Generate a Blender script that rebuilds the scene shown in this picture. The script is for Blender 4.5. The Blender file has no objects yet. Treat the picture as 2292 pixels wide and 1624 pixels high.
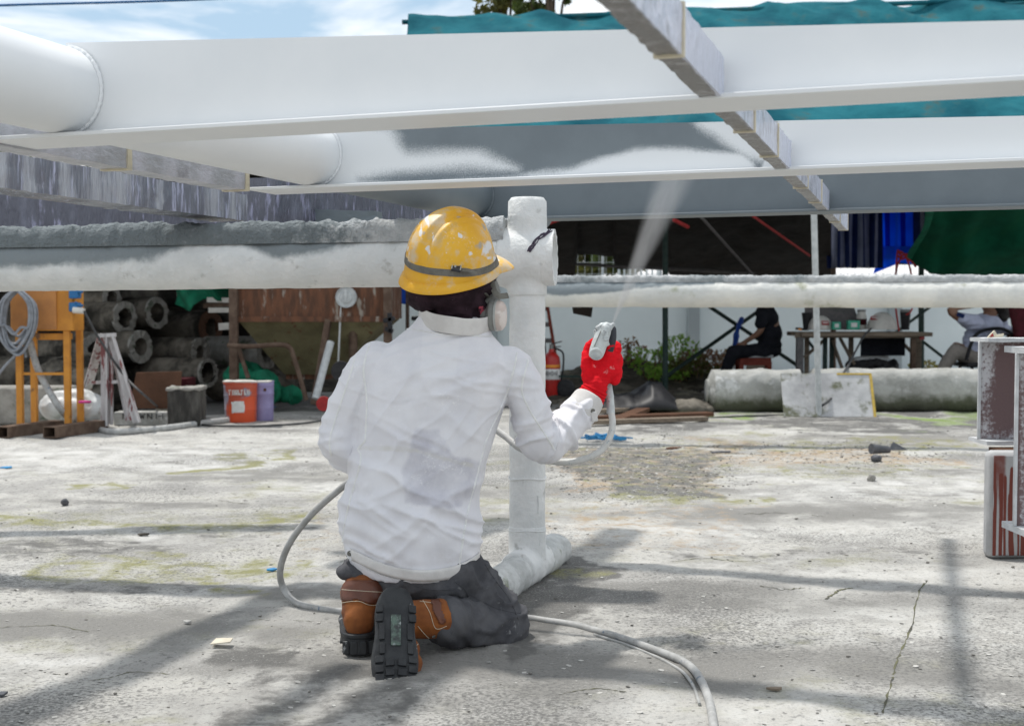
import bpy, bmesh, math, random
import numpy as np
from mathutils import Vector, Matrix, Euler
from mathutils.bvhtree import BVHTree

R = math.radians
rnd = random.Random(7)
S = bpy.context.scene
COL = S.collection

# ------------------------------------------------------------------ camera
FV, CU, CV, HC = 2900.0, 1146.0, 812.0, 0.92      # focal length and centre in photo units, camera height
PITCH = math.atan(112.0 / FV)
cam_d = bpy.data.cameras.new('camera')
cam = bpy.data.objects.new('camera', cam_d); COL.objects.link(cam)
cam.location = (0, 0, HC); cam.rotation_euler = (math.pi/2 - PITCH, 0, 0)
cam_d.sensor_width = 36.0; cam_d.lens = FV / 2292.0 * 36.0
cam_d.clip_start = 0.05; cam_d.clip_end = 2000
cam_d.dof.use_dof = True; cam_d.dof.focus_distance = 3.55; cam_d.dof.aperture_fstop = 6.3
S.camera = cam

# ------------------------------------------------------------------ light
SUN_DIR = Vector((-0.36, 0.31, 1.30)).normalized()          # towards the sun
W = bpy.data.worlds.new('World'); S.world = W; W.use_nodes = True
nt = W.node_tree; N = nt.nodes; L = nt.links
N.clear()
out = N.new('ShaderNodeOutputWorld'); bg = N.new('ShaderNodeBackground')
sky = N.new('ShaderNodeTexSky'); sky.sky_type = 'NISHITA'; sky.sun_disc = False
sky.sun_elevation = math.asin(SUN_DIR.z); sky.sun_rotation = math.atan2(SUN_DIR.x, SUN_DIR.y) % (2*math.pi)
sky.air_density = 1.0; sky.dust_density = 1.6; sky.ozone_density = 1.0
tc = N.new('ShaderNodeTexCoord'); mp = N.new('ShaderNodeMapping'); mp.inputs['Scale'].default_value = (1.0, 1.0, 4.2)
mp.inputs['Location'].default_value = (0.35, 0.2, 0.0)
n1 = N.new('ShaderNodeTexNoise'); n1.inputs['Scale'].default_value = 2.6; n1.inputs['Detail'].default_value = 9
n1.inputs['Roughness'].default_value = 0.56; n1.inputs['Distortion'].default_value = 0.35
rp = N.new('ShaderNodeValToRGB'); rp.color_ramp.elements[0].position = 0.40; rp.color_ramp.elements[1].position = 0.56
mx = N.new('ShaderNodeMixRGB'); mx.inputs['Color2'].default_value = (13.2, 13.2, 13.3, 1)
L.new(tc.outputs['Generated'], mp.inputs['Vector']); L.new(mp.outputs['Vector'], n1.inputs['Vector'])
L.new(n1.outputs['Fac'], rp.inputs['Fac'])
haze = N.new('ShaderNodeMixRGB'); haze.inputs['Fac'].default_value = 0.55; haze.inputs['Color2'].default_value = (6.9, 9.6, 11.9, 1)
L.new(sky.outputs['Color'], haze.inputs['Color1'])
L.new(haze.outputs['Color'], mx.inputs['Color1']); L.new(rp.outputs['Color'], mx.inputs['Fac'])
L.new(mx.outputs['Color'], bg.inputs['Color']); bg.inputs['Strength'].default_value = 0.083
L.new(bg.outputs['Background'], out.inputs['Surface'])
sd = bpy.data.lights.new('sun', 'SUN'); sd.energy = 3.1; sd.angle = R(2.6); sd.color = (1.0, 0.965, 0.91)
sun = bpy.data.objects.new('sun', sd); COL.objects.link(sun)
sun.rotation_euler = SUN_DIR.to_track_quat('Z', 'Y').to_euler()
S.view_settings.view_transform = 'Standard'; S.view_settings.look = 'None'
S.view_settings.gamma = 1; S.view_settings.use_curve_mapping = False
S.view_settings.exposure = 0.20

# ------------------------------------------------------------------ geometry of the view
_f = Vector((0, math.cos(PITCH), -math.sin(PITCH))); _u = Vector((0, math.sin(PITCH), math.cos(PITCH)))
def ray(u, v):
    return Vector((1, 0, 0)) * ((u-CU)/FV) + _u * ((CV-v)/FV) + _f
def P(u, v, D):
    d = ray(u, v); return Vector((0, 0, HC)) + d * (D / d.y)
def G(u, v, z=0.0):
    d = ray(u, v); t = (z-HC)/d.z; return Vector((0, 0, HC)) + d*t
def proj(A):
    A = np.asarray(A, dtype=float).reshape(-1, 3); q = A - np.array([0, 0, HC])
    zf = q @ np.array(_f); return CU + FV*q[:, 0]/zf, CV - FV*(q @ np.array(_u))/zf
TH = R(17.7); E = Vector((math.cos(TH), -math.sin(TH), 0)); D_ = Vector((math.sin(TH), math.cos(TH), 0))
def F(a, b, z=0.0): return E*a + D_*b + Vector((0, 0, z))    # workshop frame: a along the beams, b along the long tube
def ab(p): return (p.dot(E), p.dot(D_))

# ------------------------------------------------------------------ noise
def _h(ix, iy, iz, seed):
    n = (ix*374761393 + iy*668265263 + iz*1274126177 + seed*974711) & 0x7fffffff
    n = ((n ^ (n >> 13)) * 1103515245) & 0x7fffffff
    n = (n ^ (n >> 16))
    return (n & 0xffff) / 65535.0
def vn(A, seed=0):
    A = np.asarray(A, float); i = np.floor(A).astype(np.int64); f = A - i; f = f*f*(3-2*f)
    x, y, z = i[:, 0], i[:, 1], i[:, 2]; r = 0
    for dx in (0, 1):
        for dy in (0, 1):
            for dz in (0, 1):
                w = (f[:, 0] if dx else 1-f[:, 0])*(f[:, 1] if dy else 1-f[:, 1])*(f[:, 2] if dz else 1-f[:, 2])
                r = r + w*_h(x+dx, y+dy, z+dz, seed)
    return r
def fbm(A, o=4, seed=0):
    A = np.asarray(A, float); r = 0; a = .5; t = 0
    for k in range(o):
        r = r + a*vn(A*(2**k), seed+k); t += a; a *= .5
    return r/t
def ss(a, b, x):
    t = np.clip((x-a)/(b-a), 0, 1); return t*t*(3-2*t)
def polymask(u, v, poly, soft):
    """1 inside the polygon, fading over soft units outside it"""
    u = np.asarray(u); v = np.asarray(v); ins = np.zeros(u.shape, bool); dist = np.full(u.shape, 1e9); n = len(poly)
    for i in range(n):
        x0, y0 = poly[i]; x1, y1 = poly[(i+1) % n]
        c = ((y0 > v) != (y1 > v)) & (u < (x1-x0)*(v-y0)/((y1-y0) if y1 != y0 else 1e-9)+x0); ins ^= c
        L2 = (x1-x0)**2+(y1-y0)**2; t = np.clip(((u-x0)*(x1-x0)+(v-y0)*(y1-y0))/max(L2, 1e-9), 0, 1)
        dist = np.minimum(dist, np.hypot(u-x0-t*(x1-x0), v-y0-t*(y1-y0)))
    sdist = np.where(ins, dist, -dist)
    return ss(-soft, soft, sdist)

# ------------------------------------------------------------------ materials
M = {}
def mat(name, c1, c2=None, scale=6, rough=.7, bump=.0, bscale=40, stretch=(1, 1, 1), metal=0, c3=None, s3=2.0, t3=(.5, .6),
        layers=(), spec=.5, contrast=(.35, .65), coat=0, gen='Object', trans=0, alpha=1, rvar=0, detail=6, sheen=0, subs=0, bdist=.01, bstretch=None, transl=0):
    m = bpy.data.materials.new(name); m.use_nodes = True; nt = m.node_tree; N = nt.nodes; L = nt.links
    b = N['Principled BSDF']; co = N.new('ShaderNodeTexCoord'); mp = N.new('ShaderNodeMapping'); mp.inputs['Scale'].default_value = stretch
    L.new(co.outputs[gen], mp.inputs['Vector'])
    def noise(sc, det=detail, src=mp, ro=.6):
        n = N.new('ShaderNodeTexNoise'); n.inputs['Scale'].default_value = sc; n.inputs['Detail'].default_value = det
        n.inputs['Roughness'].default_value = ro; L.new(src.outputs['Vector'], n.inputs['Vector']); return n
    def ramp(n, a, bb):
        r = N.new('ShaderNodeMapRange'); r.inputs['From Min'].default_value = a; r.inputs['From Max'].default_value = bb
        r.interpolation_type = 'SMOOTHSTEP'; L.new(n, r.inputs['Value']); return r.outputs['Result']
    def mix(f, a, bcol):
        x = N.new('ShaderNodeMixRGB')
        L.new(f, x.inputs['Fac'])
        if isinstance(a, tuple): x.inputs['Color1'].default_value = (*a, 1)
        else: L.new(a, x.inputs['Color1'])
        x.inputs['Color2'].default_value = (*bcol, 1); return x.outputs['Color']
    col = c1
    if c2 is not None: col = mix(ramp(noise(scale).outputs['Fac'], *contrast), c1, c2)
    if c3 is not None: col = mix(ramp(noise(s3, 8).outputs['Fac'], *t3), col if c2 is not None else c1, c3)
    for (an, lc, ns, amt) in layers:
        a = N.new('ShaderNodeAttribute'); a.attribute_name = an
        n = noise(ns, 8, ro=.65)
        s = N.new('ShaderNodeMath'); s.operation = 'MULTIPLY_ADD'; L.new(n.outputs['Fac'], s.inputs[0]); s.inputs[1].default_value = amt
        s.inputs[2].default_value = -amt/2
        ad = N.new('ShaderNodeMath'); ad.operation = 'ADD'; L.new(a.outputs['Fac'], ad.inputs[0]); L.new(s.outputs[0], ad.inputs[1])
        f = ramp(ad.outputs[0], .3, .7)
        # nothing at all where the attribute is zero
        g = N.new('ShaderNodeMath'); g.operation = 'MULTIPLY'; L.new(f, g.inputs[0]); L.new(ramp(a.outputs['Fac'], 0.0, .12), g.inputs[1])
        col = mix(g.outputs[0], col, lc)
    if isinstance(col, tuple): b.inputs['Base Color'].default_value = (*col, 1)
    else: L.new(col, b.inputs['Base Color'])
    b.inputs['Roughness'].default_value = rough; b.inputs['Metallic'].default_value = metal
    b.inputs['Specular IOR Level'].default_value = spec; b.inputs['Coat Weight'].default_value = coat
    b.inputs['Transmission Weight'].default_value = trans; b.inputs['Alpha'].default_value = alpha
    if sheen: b.inputs['Sheen Weight'].default_value = sheen
    if subs: b.inputs['Subsurface Weight'].default_value = subs; b.inputs['Subsurface Scale'].default_value = .01
    if rvar:
        rr = N.new('ShaderNodeMapRange'); L.new(noise(scale*1.7).outputs['Fac'], rr.inputs['Value'])
        rr.inputs['From Min'].default_value = .3; rr.inputs['From Max'].default_value = .7
        rr.inputs['To Min'].default_value = max(0, rough-rvar); rr.inputs['To Max'].default_value = min(1, rough+rvar)
        L.new(rr.outputs['Result'], b.inputs['Roughness'])
    if bump:
        src = mp
        if bstretch:
            src = N.new('ShaderNodeMapping'); src.inputs['Scale'].default_value = bstretch; L.new(co.outputs[gen], src.inputs['Vector'])
        bn = noise(bscale, 5, src); bb = N.new('ShaderNodeBump'); bb.inputs['Strength'].default_value = bump
        bb.inputs['Distance'].default_value = bdist
        L.new(bn.outputs['Fac'], bb.inputs['Height']); L.new(bb.outputs['Normal'], b.inputs['Normal'])
    if transl:
        tl = N.new('ShaderNodeBsdfTranslucent'); ms = N.new('ShaderNodeMixShader'); ms.inputs[0].default_value = transl
        if isinstance(col, tuple): tl.inputs['Color'].default_value = (*col, 1)
        else: L.new(col, tl.inputs['Color'])
        L.new(b.outputs[0], ms.inputs[1]); L.new(tl.outputs[0], ms.inputs[2]); L.new(ms.outputs[0], N['Material Output'].inputs['Surface'])
    M[name] = m; return m

mat('white_paint', (.76, .775, .785), (.72, .74, .755), 3, .42, .04, 60, bdist=.002)
mat('primer', (.155, .185, .205), (.138, .165, .185), 5, .55, .05, 120, bdist=.002)
mat('beam_paint', (.165, .195, .215), (.145, .172, .192), 5, .5, .05, 120, bdist=.002, layers=[('paint', (.74, .76, .775), 300, .42)])
mat('film', (.16, .165, .20), (.52, .53, .70), 12, .14, 1, 16, stretch=(4.5, 4.5, .55), bstretch=(5, 5, .6), spec=.8, contrast=(.50, .72), c3=(.42, .43, .47), s3=2.2, t3=(.48, .66), bdist=.010)
mat('film_pale', (.36, .37, .40), (.50, .50, .56), 5, .25, .7, 10, stretch=(2.0, 2.0, 1.4), bstretch=(2, 2, 5), spec=.8, contrast=(.42, .66), c3=(.22, .22, .25), s3=2.6, t3=(.54, .74), bdist=.010)
mat('film_cross', (.17, .165, .16), (.36, .355, .36), 10, .2, .9, 20, stretch=(2.5, 2.5, 1.2), spec=.8, contrast=(.52, .68), bdist=.012, layers=[('paint', (.57, .60, .72), 16, 1.0)])
mat('film_dark', (.085, .088, .12), (.40, .40, .58), 9, .15, 1, 14, stretch=(4, 4, .8), bstretch=(5, 5, .9), spec=.7, contrast=(.54, .74), c3=(.17, .18, .24), s3=2, t3=(.5, .7), bdist=.012)
mat('tape', (.62, .56, .42), (.52, .47, .36), 30, .6, .2, 90)
mat('crust', (.55, .56, .56), (.40, .42, .43), 14, .85, 1, 60, c3=(.22, .25, .26), s3=2.2, t3=(.52, .66), bdist=.02, layers=[('dust', (.17, .195, .205), 40, 1.1)])
mat('stand_paint', (.75, .755, .745), (.64, .655, .65), 7, .7, .8, 38, c3=(.42, .42, .40), s3=11, t3=(.6, .72), bdist=.008, layers=[('dust', (.19, .215, .225), 9, .9)])
mat('base_crust', (.60, .61, .60), (.44, .45, .44), 14, .85, .9, 40, c3=(.20, .22, .15), s3=8, t3=(.56, .7), bdist=.01)
mat('far_pipe', (.76, .75, .70), (.62, .625, .60), 4, .8, .6, 30, c3=(.33, .34, .22), s3=3.4, t3=(.60, .74), bdist=.01, layers=[('dust', (.20, .23, .245), 9, .9)])
mat('jacket', (.76, .755, .785), (.69, .685, .72), 9, .78, .16, 300, sheen=.15, bdist=.003,
    layers=[('shirt', (.43, .425, .49), 14, .5), ('pale', (.76, .755, .78), 10, .2), ('soil', (.54, .52, .51), 14, .9), ('stripe', (.60, .585, .55), 24, .6), ('splash', (.93, .93, .93), 130, 1.2)])
mat('jacket_trim', (.68, .665, .65), (.56, .545, .53), 14, .8, .25, 200, bdist=.003)
mat('stitch', (.82, .82, .81), (.74, .74, .74), 60, .85, .3, 200)
mat('jeans', (.105, .105, .112), (.055, .056, .063), 8, .9, .4, 220, c3=(.10, .10, .104), s3=6, t3=(.48, .76), bdist=.003, layers=[('splash', (.55, .55, .55), 60, 1.1)], spec=.12)
mat('suede', (.26, .082, .015), (.17, .050, .010), 12, .85, .35, 160, c3=(.10, .032, .012), s3=6, t3=(.52, .7), bdist=.003)
mat('leather', (.13, .040, .018), (.085, .026, .013), 9, .45, .25, 60, bdist=.004, c3=(.18, .065, .035), s3=14, t3=(.6, .7))
mat('sole', (.018, .019, .021), (.034, .036, .038), 20, .5, .5, 60, c3=(.34, .35, .35), s3=26, t3=(.64, .72), bdist=.004, spec=.3)
mat('sole_mark', (.10, .15, .12), (.03, .035, .035), 60, .5, .6, 90, c3=(.4, .42, .42), s3=40, t3=(.55, .65))
mat('helmet', (.80, .44, .022), (.74, .38, .016), 5, .5, .2, 50, c3=(.62, .42, .16), s3=14, t3=(.50, .70), bdist=.003,
    layers=[('scuff', (.64, .50, .32), 26, 1.5), ('splash', (.72, .72, .72), 30, .5), ('grey', (.36, .35, .33), 34, .7), ('fleck', (.72, .70, .66), 150, 1.2), ('fleck', (.40, .30, .14), 70, 1.1)])
mat('strap', (.17, .165, .145), (.12, .115, .10), 30, .85, .3, 200)
mat('buckle', (.045, .06, .055), (.3, .3, .29), 60, .4, .2, 90, contrast=(.55, .62))
mat('scarf', (.020, .012, .016), (.038, .022, .030), 22, .95, .5, 150, c3=(.085, .055, .07), s3=60, t3=(.66, .72), bdist=.004, spec=.12)
mat('scarf_print', (.38, .06, .09), (.06, .02, .04), 90, .9, contrast=(.5, .55))
mat('skin', (.20, .10, .06), (.17, .085, .05), 10, .6, subs=.1)
mat('skin_tan', (.22, .115, .07), (.19, .095, .06), 10, .6)
mat('hair', (.012, .010, .010), (.022, .018, .016), 40, .6, .5, 80, spec=.3)
mat('filter_cover', (.62, .52, .47), (.52, .44, .40), 10, .55, .2, 40, c3=(.68, .62, .58), s3=20)
mat('filter_rim', (.22, .225, .21), (.17, .17, .16), 20, .5)
mat('clear_rim', (.42, .43, .41), (.33, .34, .33), 20, .3)
mat('glove_red', (.74, .008, .018), (.62, .007, .015), 12, .92, .3, 260, spec=.2, bdist=.002, layers=[('splash', (.68, .45, .45), 90, 1.2)])
mat('glove_black', (.030, .034, .044), (.02, .022, .028), 20, .6, .3, 90)
mat('gun', (.58, .62, .62), (.42, .45, .46), 26, .5, .5, 60, c3=(.18, .19, .2), s3=22, t3=(.6, .68), bdist=.004)
mat('hose', (.40, .40, .39), (.30, .30, .29), 26, .6, .4, 60, c3=(.12, .16, .22), s3=34, t3=(.62, .68), bdist=.003)
mat('hose_white', (.60, .60, .58), (.52, .52, .5), 26, .55, .3, 60, c3=(.08, .16, .25), s3=44, t3=(.62, .67), bdist=.003)
mat('orange_paint', (.56, .235, .025), (.46, .18, .02), 8, .6, .2, 50, c3=(.16, .08, .035), s3=7, t3=(.58, .68))
mat('orange_face', (.47, .20, .055), (.38, .16, .05), 6, .7, .2, 50, c3=(.22, .12, .05), s3=5, t3=(.56, .7))
mat('rust', (.16, .075, .045), (.09, .05, .035), 9, .9, .5, 40, c3=(.30, .27, .23), s3=7, t3=(.56, .66), stretch=(2, 2, .5), spec=.12)
mat('rust_flat', (.115, .06, .038), (.085, .046, .03), 7, .85, .3, 40, spec=.12)
mat('hopper_green', (.19, .17, .095), (.14, .125, .07), 6, .85, .4, 40, c3=(.12, .06, .035), s3=9, t3=(.58, .64), spec=.12)
mat('rust_pole', (.14, .10, .075), (.09, .06, .045), 12, .9, .4, 60, spec=.12)
mat('concrete_old', (.20, .18, .15), (.095, .086, .072), 5, .92, .7, 30, c3=(.028, .026, .022), s3=2.6, t3=(.44, .60), bdist=.02, spec=.12)
mat('concrete_face', (.31, .30, .275), (.22, .21, .19), 12, .92, .6, 50, c3=(.10, .12, .085), s3=8, t3=(.55, .68))
mat('concrete_pale', (.40, .40, .38), (.29, .29, .27), 5, .9, .6, 24, c3=(.60, .60, .59), s3=4, t3=(.54, .64), bdist=.02, layers=[('moss', (.085, .09, .06), 8, .8)])
mat('concrete_black', (.045, .043, .04), (.11, .105, .095), 6, .95, .6, 30, stretch=(2, 2, .5), bdist=.02, spec=.12)
mat('soil', (.085, .075, .06), (.05, .045, .036), 8, 1, .8, 14, c3=(.13, .12, .09), s3=5, bdist=.05, spec=.12)
mat('steel_dusty', (.50, .495, .51), (.40, .39, .405), 10, .75, .8, 90, c3=(.17, .125, .13), s3=70, t3=(.50, .66), layers=[('red', (.135, .085, .085), 75, 1.3)], bdist=.004)
mat('steel_drip', (.44, .44, .44), (.36, .36, .36), 10, .65, .4, 60, layers=[('red', (.17, .035, .022), 30, .25)], bdist=.004)
mat('steel_rim', (.58, .59, .60), (.47, .48, .49), 16, .75, .6, 70, bdist=.006)
mat('tarp_teal', (.010, .082, .112), (.022, .15, .185), 1.6, .9, 1, 2.2, c3=(.075, .095, .08), s3=3.2, t3=(.54, .76), spec=.06, bdist=.05, transl=0.1)
mat('tarp_black', (.020, .016, .014), (.012, .010, .009), 3, .9, .5, 8, bdist=.05, spec=.12)
mat('tarp_blue', (.010, .11, .55), (.012, .07, .36), 3, .5, .4, 9, stretch=(3, 3, .6), transl=0.4)
mat('net_green', (.010, .13, .07), (.008, .09, .05), 4, .85, .3, 60, c3=(.012, .12, .06), s3=2, spec=.12, transl=0.3)
mat('net_bright', (.012, .27, .145), (.01, .18, .10), 9, .8, .4, 40, transl=0.35)
mat('wall_paint', (.68, .75, .77), (.63, .70, .72), 1.2, .85, .1, 20)
mat('pillar', (.33, .375, .395), (.30, .34, .36), 3, .85)
mat('pole_green', (.018, .035, .03), (.03, .045, .04), 20, .6, spec=.12)
mat('pole_white', (.52, .54, .54), (.40, .42, .42), 16, .6, .3, 60)
mat('black_cloth', (.010, .011, .015), (.016, .017, .022), 12, .9, .2, 80, spec=.12)
mat('black_plastic', (.012, .012, .014), (.02, .02, .022), 30, .5, spec=.3)
mat('wood', (.22, .175, .13), (.14, .11, .08), 8, .85, .3, 40, stretch=(1, 8, 8))
mat('stool_red', (.20, .05, .035), (.14, .035, .025), 12, .8, spec=.12)
mat('stool_top', (.40, .41, .42), (.30, .31, .32), 12, .7)
mat('cap_white', (.62, .60, .55), (.52, .50, .46), 12, .4)
mat('label_red', (.40, .03, .03), (.30, .02, .02), 12, .5)
mat('label_white', (.70, .70, .68), (.6, .6, .58), 40, .6)
mat('label_orange', (.75, .28, .03), (.6, .2, .02), 20, .6)
mat('box_green', (.03, .30, .19), (.06, .40, .27), 40, .6)
mat('tshirt', (.44, .47, .60), (.37, .40, .52), 12, .9, .2, 80)
mat('khaki', (.25, .225, .20), (.20, .18, .16), 12, .9, .2, 80)
mat('maroon', (.06, .01, .015), (.04, .008, .01), 12, .8, spec=.12)
mat('red_steel', (.45, .02, .015), (.34, .015, .012), 12, .4)
mat('bucket_red', (.46, .08, .035), (.36, .06, .03), 8, .5, .2, 40, c3=(.25, .22, .28), s3=7, t3=(.58, .66), layers=[('or', (.58, .07, .015), 20, .2), ('greyp', (.26, .24, .29), 20, .5)])
mat('bucket_purple', (.27, .24, .42), (.22, .19, .35), 8, .5, .2, 40)
mat('white_plastic', (.62, .64, .64), (.5, .52, .52), 10, .5, .2, 30)
mat('blue_plastic', (.01, .13, .33), (.01, .10, .26), 20, .5)
mat('cable_black', (.03, .032, .035), (.05, .05, .05), 20, .6)
mat('cord_red', (.35, .02, .02), (.25, .015, .015), 20, .8)
mat('cord_grey', (.14, .13, .13), (.1, .1, .1), 20, .8, spec=.12)
mat('twine', (.07, .055, .085), (.05, .04, .06), 20, .95)
mat('fence_white', (.62, .65, .66), (.52, .55, .56), 20, .6)
mat('bark', (.10, .075, .05), (.06, .045, .03), 20, .95, .5, 30)
mat('leaf', (.085, .12, .022), (.045, .075, .015), 3, .6, transl=0.35)
mat('leaf_yellow', (.14, .13, .025), (.08, .09, .02), 3, .6, transl=0.4)
mat('leaf_bright', (.30, .50, .07), (.20, .38, .06), 5, .6, transl=.6)
mat('leaf_dry', (.30, .15, .09), (.25, .19, .10), 5, .8, transl=.55)
mat('flake_pale', (.50, .49, .46), (.36, .35, .33), 9, .85)
mat('flake_dark', (.10, .095, .085), (.2, .19, .17), 9, .9)
mat('blue_scrap', (.012, .22, .46), (.01, .16, .36), 20, .6)
mat('card', (.62, .57, .46), (.5, .46, .37), 20, .9)
mat('dark_rubble', (.05, .055, .065), (.09, .09, .1), 20, .6)
mat('pink', (.60, .03, .25), (.5, .03, .2), 20, .7)

# ------------------------------------------------------------------ mesh builder
def smooth_path(pts, n=6):
    pts = [Vector(p) for p in pts]; o = []
    for i in range(len(pts)-1):
        p0 = pts[max(i-1, 0)]; p1 = pts[i]; p2 = pts[i+1]; p3 = pts[min(i+2, len(pts)-1)]
        for k in range(n):
            t = k/n; o.append(.5*((2*p1)+(p2-p0)*t+(2*p0-5*p1+4*p2-p3)*t*t+(3*p1-p0-3*p2+p3)*t**3))
    o.append(pts[-1]); return o
def basis(d):
    d = Vector(d).normalized(); a = Vector((0, 0, 1)) if abs(d.z) < .95 else Vector((1, 0, 0))
    x = a.cross(d).normalized(); return x, d.cross(x).normalized(), d
class MB:
    def __init__(s): s.v = []; s.f = []
    def add(s, vs, fs):
        o = len(s.v); s.v += [tuple(x) for x in vs]; s.f += [tuple(i+o for i in f) for f in fs]; return s
    def box(s, c, size, ax=None):
        c = Vector(c); X, Y, Z = ax if ax else (Vector((1, 0, 0)), Vector((0, 1, 0)), Vector((0, 0, 1)))
        X = Vector(X)*size[0]/2; Y = Vector(Y)*size[1]/2; Z = Vector(Z)*size[2]/2
        vs = [c+X*i+Y*j+Z*k for k in (-1, 1) for j in (-1, 1) for i in (-1, 1)]
        return s.add(vs, [(0, 2, 3, 1), (4, 5, 7, 6), (0, 1, 5, 4), (2, 6, 7, 3), (0, 4, 6, 2), (1, 3, 7, 5)])
    def bar(s, a, b, w, h=None, roll=None):
        a = Vector(a); b = Vector(b); x, y, z = basis(b-a); h = h or w
        if roll is not None: q = Matrix.Rotation(roll, 3, z); x = q @ x; y = q @ y
        return s.box((a+b)/2, (w, h, (b-a).length), (x, y, z))
    def cyl(s, a, b, r0, r1=None, n=14, caps=True):
        return s.tube([a, b], [r0, r0 if r1 is None else r1], n, caps)
    def tube(s, pts, r, n=10, caps=True, flat=1.0, upv=None):
        pts = [Vector(p) for p in pts]; m = len(pts); rs = r if isinstance(r, (list, tuple)) else [r]*m
        vs = []; px = None
        for i, p in enumerate(pts):
            t = (pts[min(i+1, m-1)]-pts[max(i-1, 0)]); t = t.normalized() if t.length > 1e-9 else Vector((0, 0, 1))
            if px is None: x, y, _ = basis(t)
            else:
                x = (px - t*px.dot(t))
                x = x.normalized() if x.length > 1e-6 else basis(t)[0]
                y = t.cross(x)
            if upv is not None:
                y = (upv - t*upv.dot(t)).normalized(); x = y.cross(t)
            px = x
            for k in range(n):
                a = 2*math.pi*k/n; vs.append(p+(x*math.cos(a)+y*math.sin(a)*flat)*rs[i])
        fs = [(i*n+k, i*n+(k+1) % n, (i+1)*n+(k+1) % n, (i+1)*n+k) for i in range(m-1) for k in range(n)]
        if caps: fs += [tuple(range(n-1, -1, -1)), tuple(range((m-1)*n, m*n))]
        return s.add(vs, fs)
    def hollow(s, a, b, ro, ri, n=28, jag=0.0):
        a = Vector(a); b = Vector(b); x, y, z = basis(b-a); vs = []
        for (c, r, j) in ((a, ro, 0), (b, ro, jag), (b, ri, jag), (a, ri, 0)):
            for k in range(n):
                t = 2*math.pi*k/n; w = 1+.0*k
                q = rnd.uniform(-1, 1)*j
                vs.append(c+(x*math.cos(t)+y*math.sin(t))*r*(1+rnd.uniform(-.012, .012)*(1 if j else 0)) + z*q)
        fs = [(i*n+k, i*n+(k+1) % n, ((i+1) % 4)*n+(k+1) % n, ((i+1) % 4)*n+k) for i in range(4) for k in range(n)]
        return s.add(vs, fs)
    def lathe(s, c, prof, axis=(0, 0, 1), n=24, sx=1, sy=1):
        c = Vector(c); x, y, z = basis(axis); vs = []
        for (r, h) in prof:
            for k in range(n):
                t = 2*math.pi*k/n; vs.append(c+x*math.cos(t)*r*sx+y*math.sin(t)*r*sy+z*h)
        m = len(prof); fs = [(i*n+k, i*n+(k+1) % n, (i+1)*n+(k+1) % n, (i+1)*n+k) for i in range(m-1) for k in range(n)]
        if prof[0][0] > 1e-5: fs.append(tuple(range(n-1, -1, -1)))
        if prof[-1][0] > 1e-5: fs.append(tuple(range((m-1)*n, m*n)))
        return s.add(vs, fs)
    def ell(s, c, r, ax=None, n=16, m=10):
        c = Vector(c); X, Y, Z = ax if ax else (Vector((1, 0, 0)), Vector((0, 1, 0)), Vector((0, 0, 1))); vs = []
        r = r if isinstance(r, (tuple, list)) else (r, r, r)
        for i in range(m+1):
            ph = math.pi*(i+.0)/m; rr = max(math.sin(ph), 1e-3)
            for k in range(n):
                t = 2*math.pi*k/n; vs.append(c+Vector(X)*math.cos(t)*rr*r[0]+Vector(Y)*math.sin(t)*rr*r[1]-Vector(Z)*math.cos(ph)*r[2])
        fs = [(i*n+k, i*n+(k+1) % n, (i+1)*n+(k+1) % n, (i+1)*n+k) for i in range(m) for k in range(n)]
        fs += [tuple(range(n-1, -1, -1)), tuple(range(m*n, (m+1)*n))]
        return s.add(vs, fs)
    def loft(s, rings):
        n = len(rings[0]); vs = [p for r in rings for p in r]; m = len(rings)
        fs = [(i*n+k, i*n+(k+1) % n, (i+1)*n+(k+1) % n, (i+1)*n+k) for i in range(m-1) for k in range(n)]
        fs += [tuple(range(n-1, -1, -1)), tuple(range((m-1)*n, m*n))]
        return s.add(vs, fs)
    def grid(s, fn, nu, nv):
        vs = [fn(i/nu, j/nv) for j in range(nv+1) for i in range(nu+1)]
        return s.add(vs, [(j*(nu+1)+i, j*(nu+1)+i+1, (j+1)*(nu+1)+i+1, (j+1)*(nu+1)+i) for j in range(nv) for i in range(nu)])
    def prism(s, poly, thick, ax=None, c=(0, 0, 0)):
        c = Vector(c); X, Y, Z = ax if ax else (Vector((1, 0, 0)), Vector((0, 1, 0)), Vector((0, 0, 1))); n = len(poly)
        vs = [c+X*p[0]+Y*p[1]+Z*q for q in (0, thick) for p in poly]
        return s.add(vs, [tuple(range(n-1, -1, -1)), tuple(range(n, 2*n))]+[(i, (i+1) % n, n+(i+1) % n, n+i) for i in range(n)])
    def mesh(s, name):
        me = bpy.data.meshes.new(name); me.from_pydata(s.v, [], s.f); me.update(); return me
    def obj(s, name, m, parent=None, bevel=0, smooth=None, sub=0, solid=0):
        me = s.mesh(name)
        bm = bmesh.new(); bm.from_mesh(me); bmesh.ops.recalc_face_normals(bm, faces=bm.faces); bm.to_mesh(me); bm.free()
        return link(me, name, m, parent, bevel, smooth, sub, solid)
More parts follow.
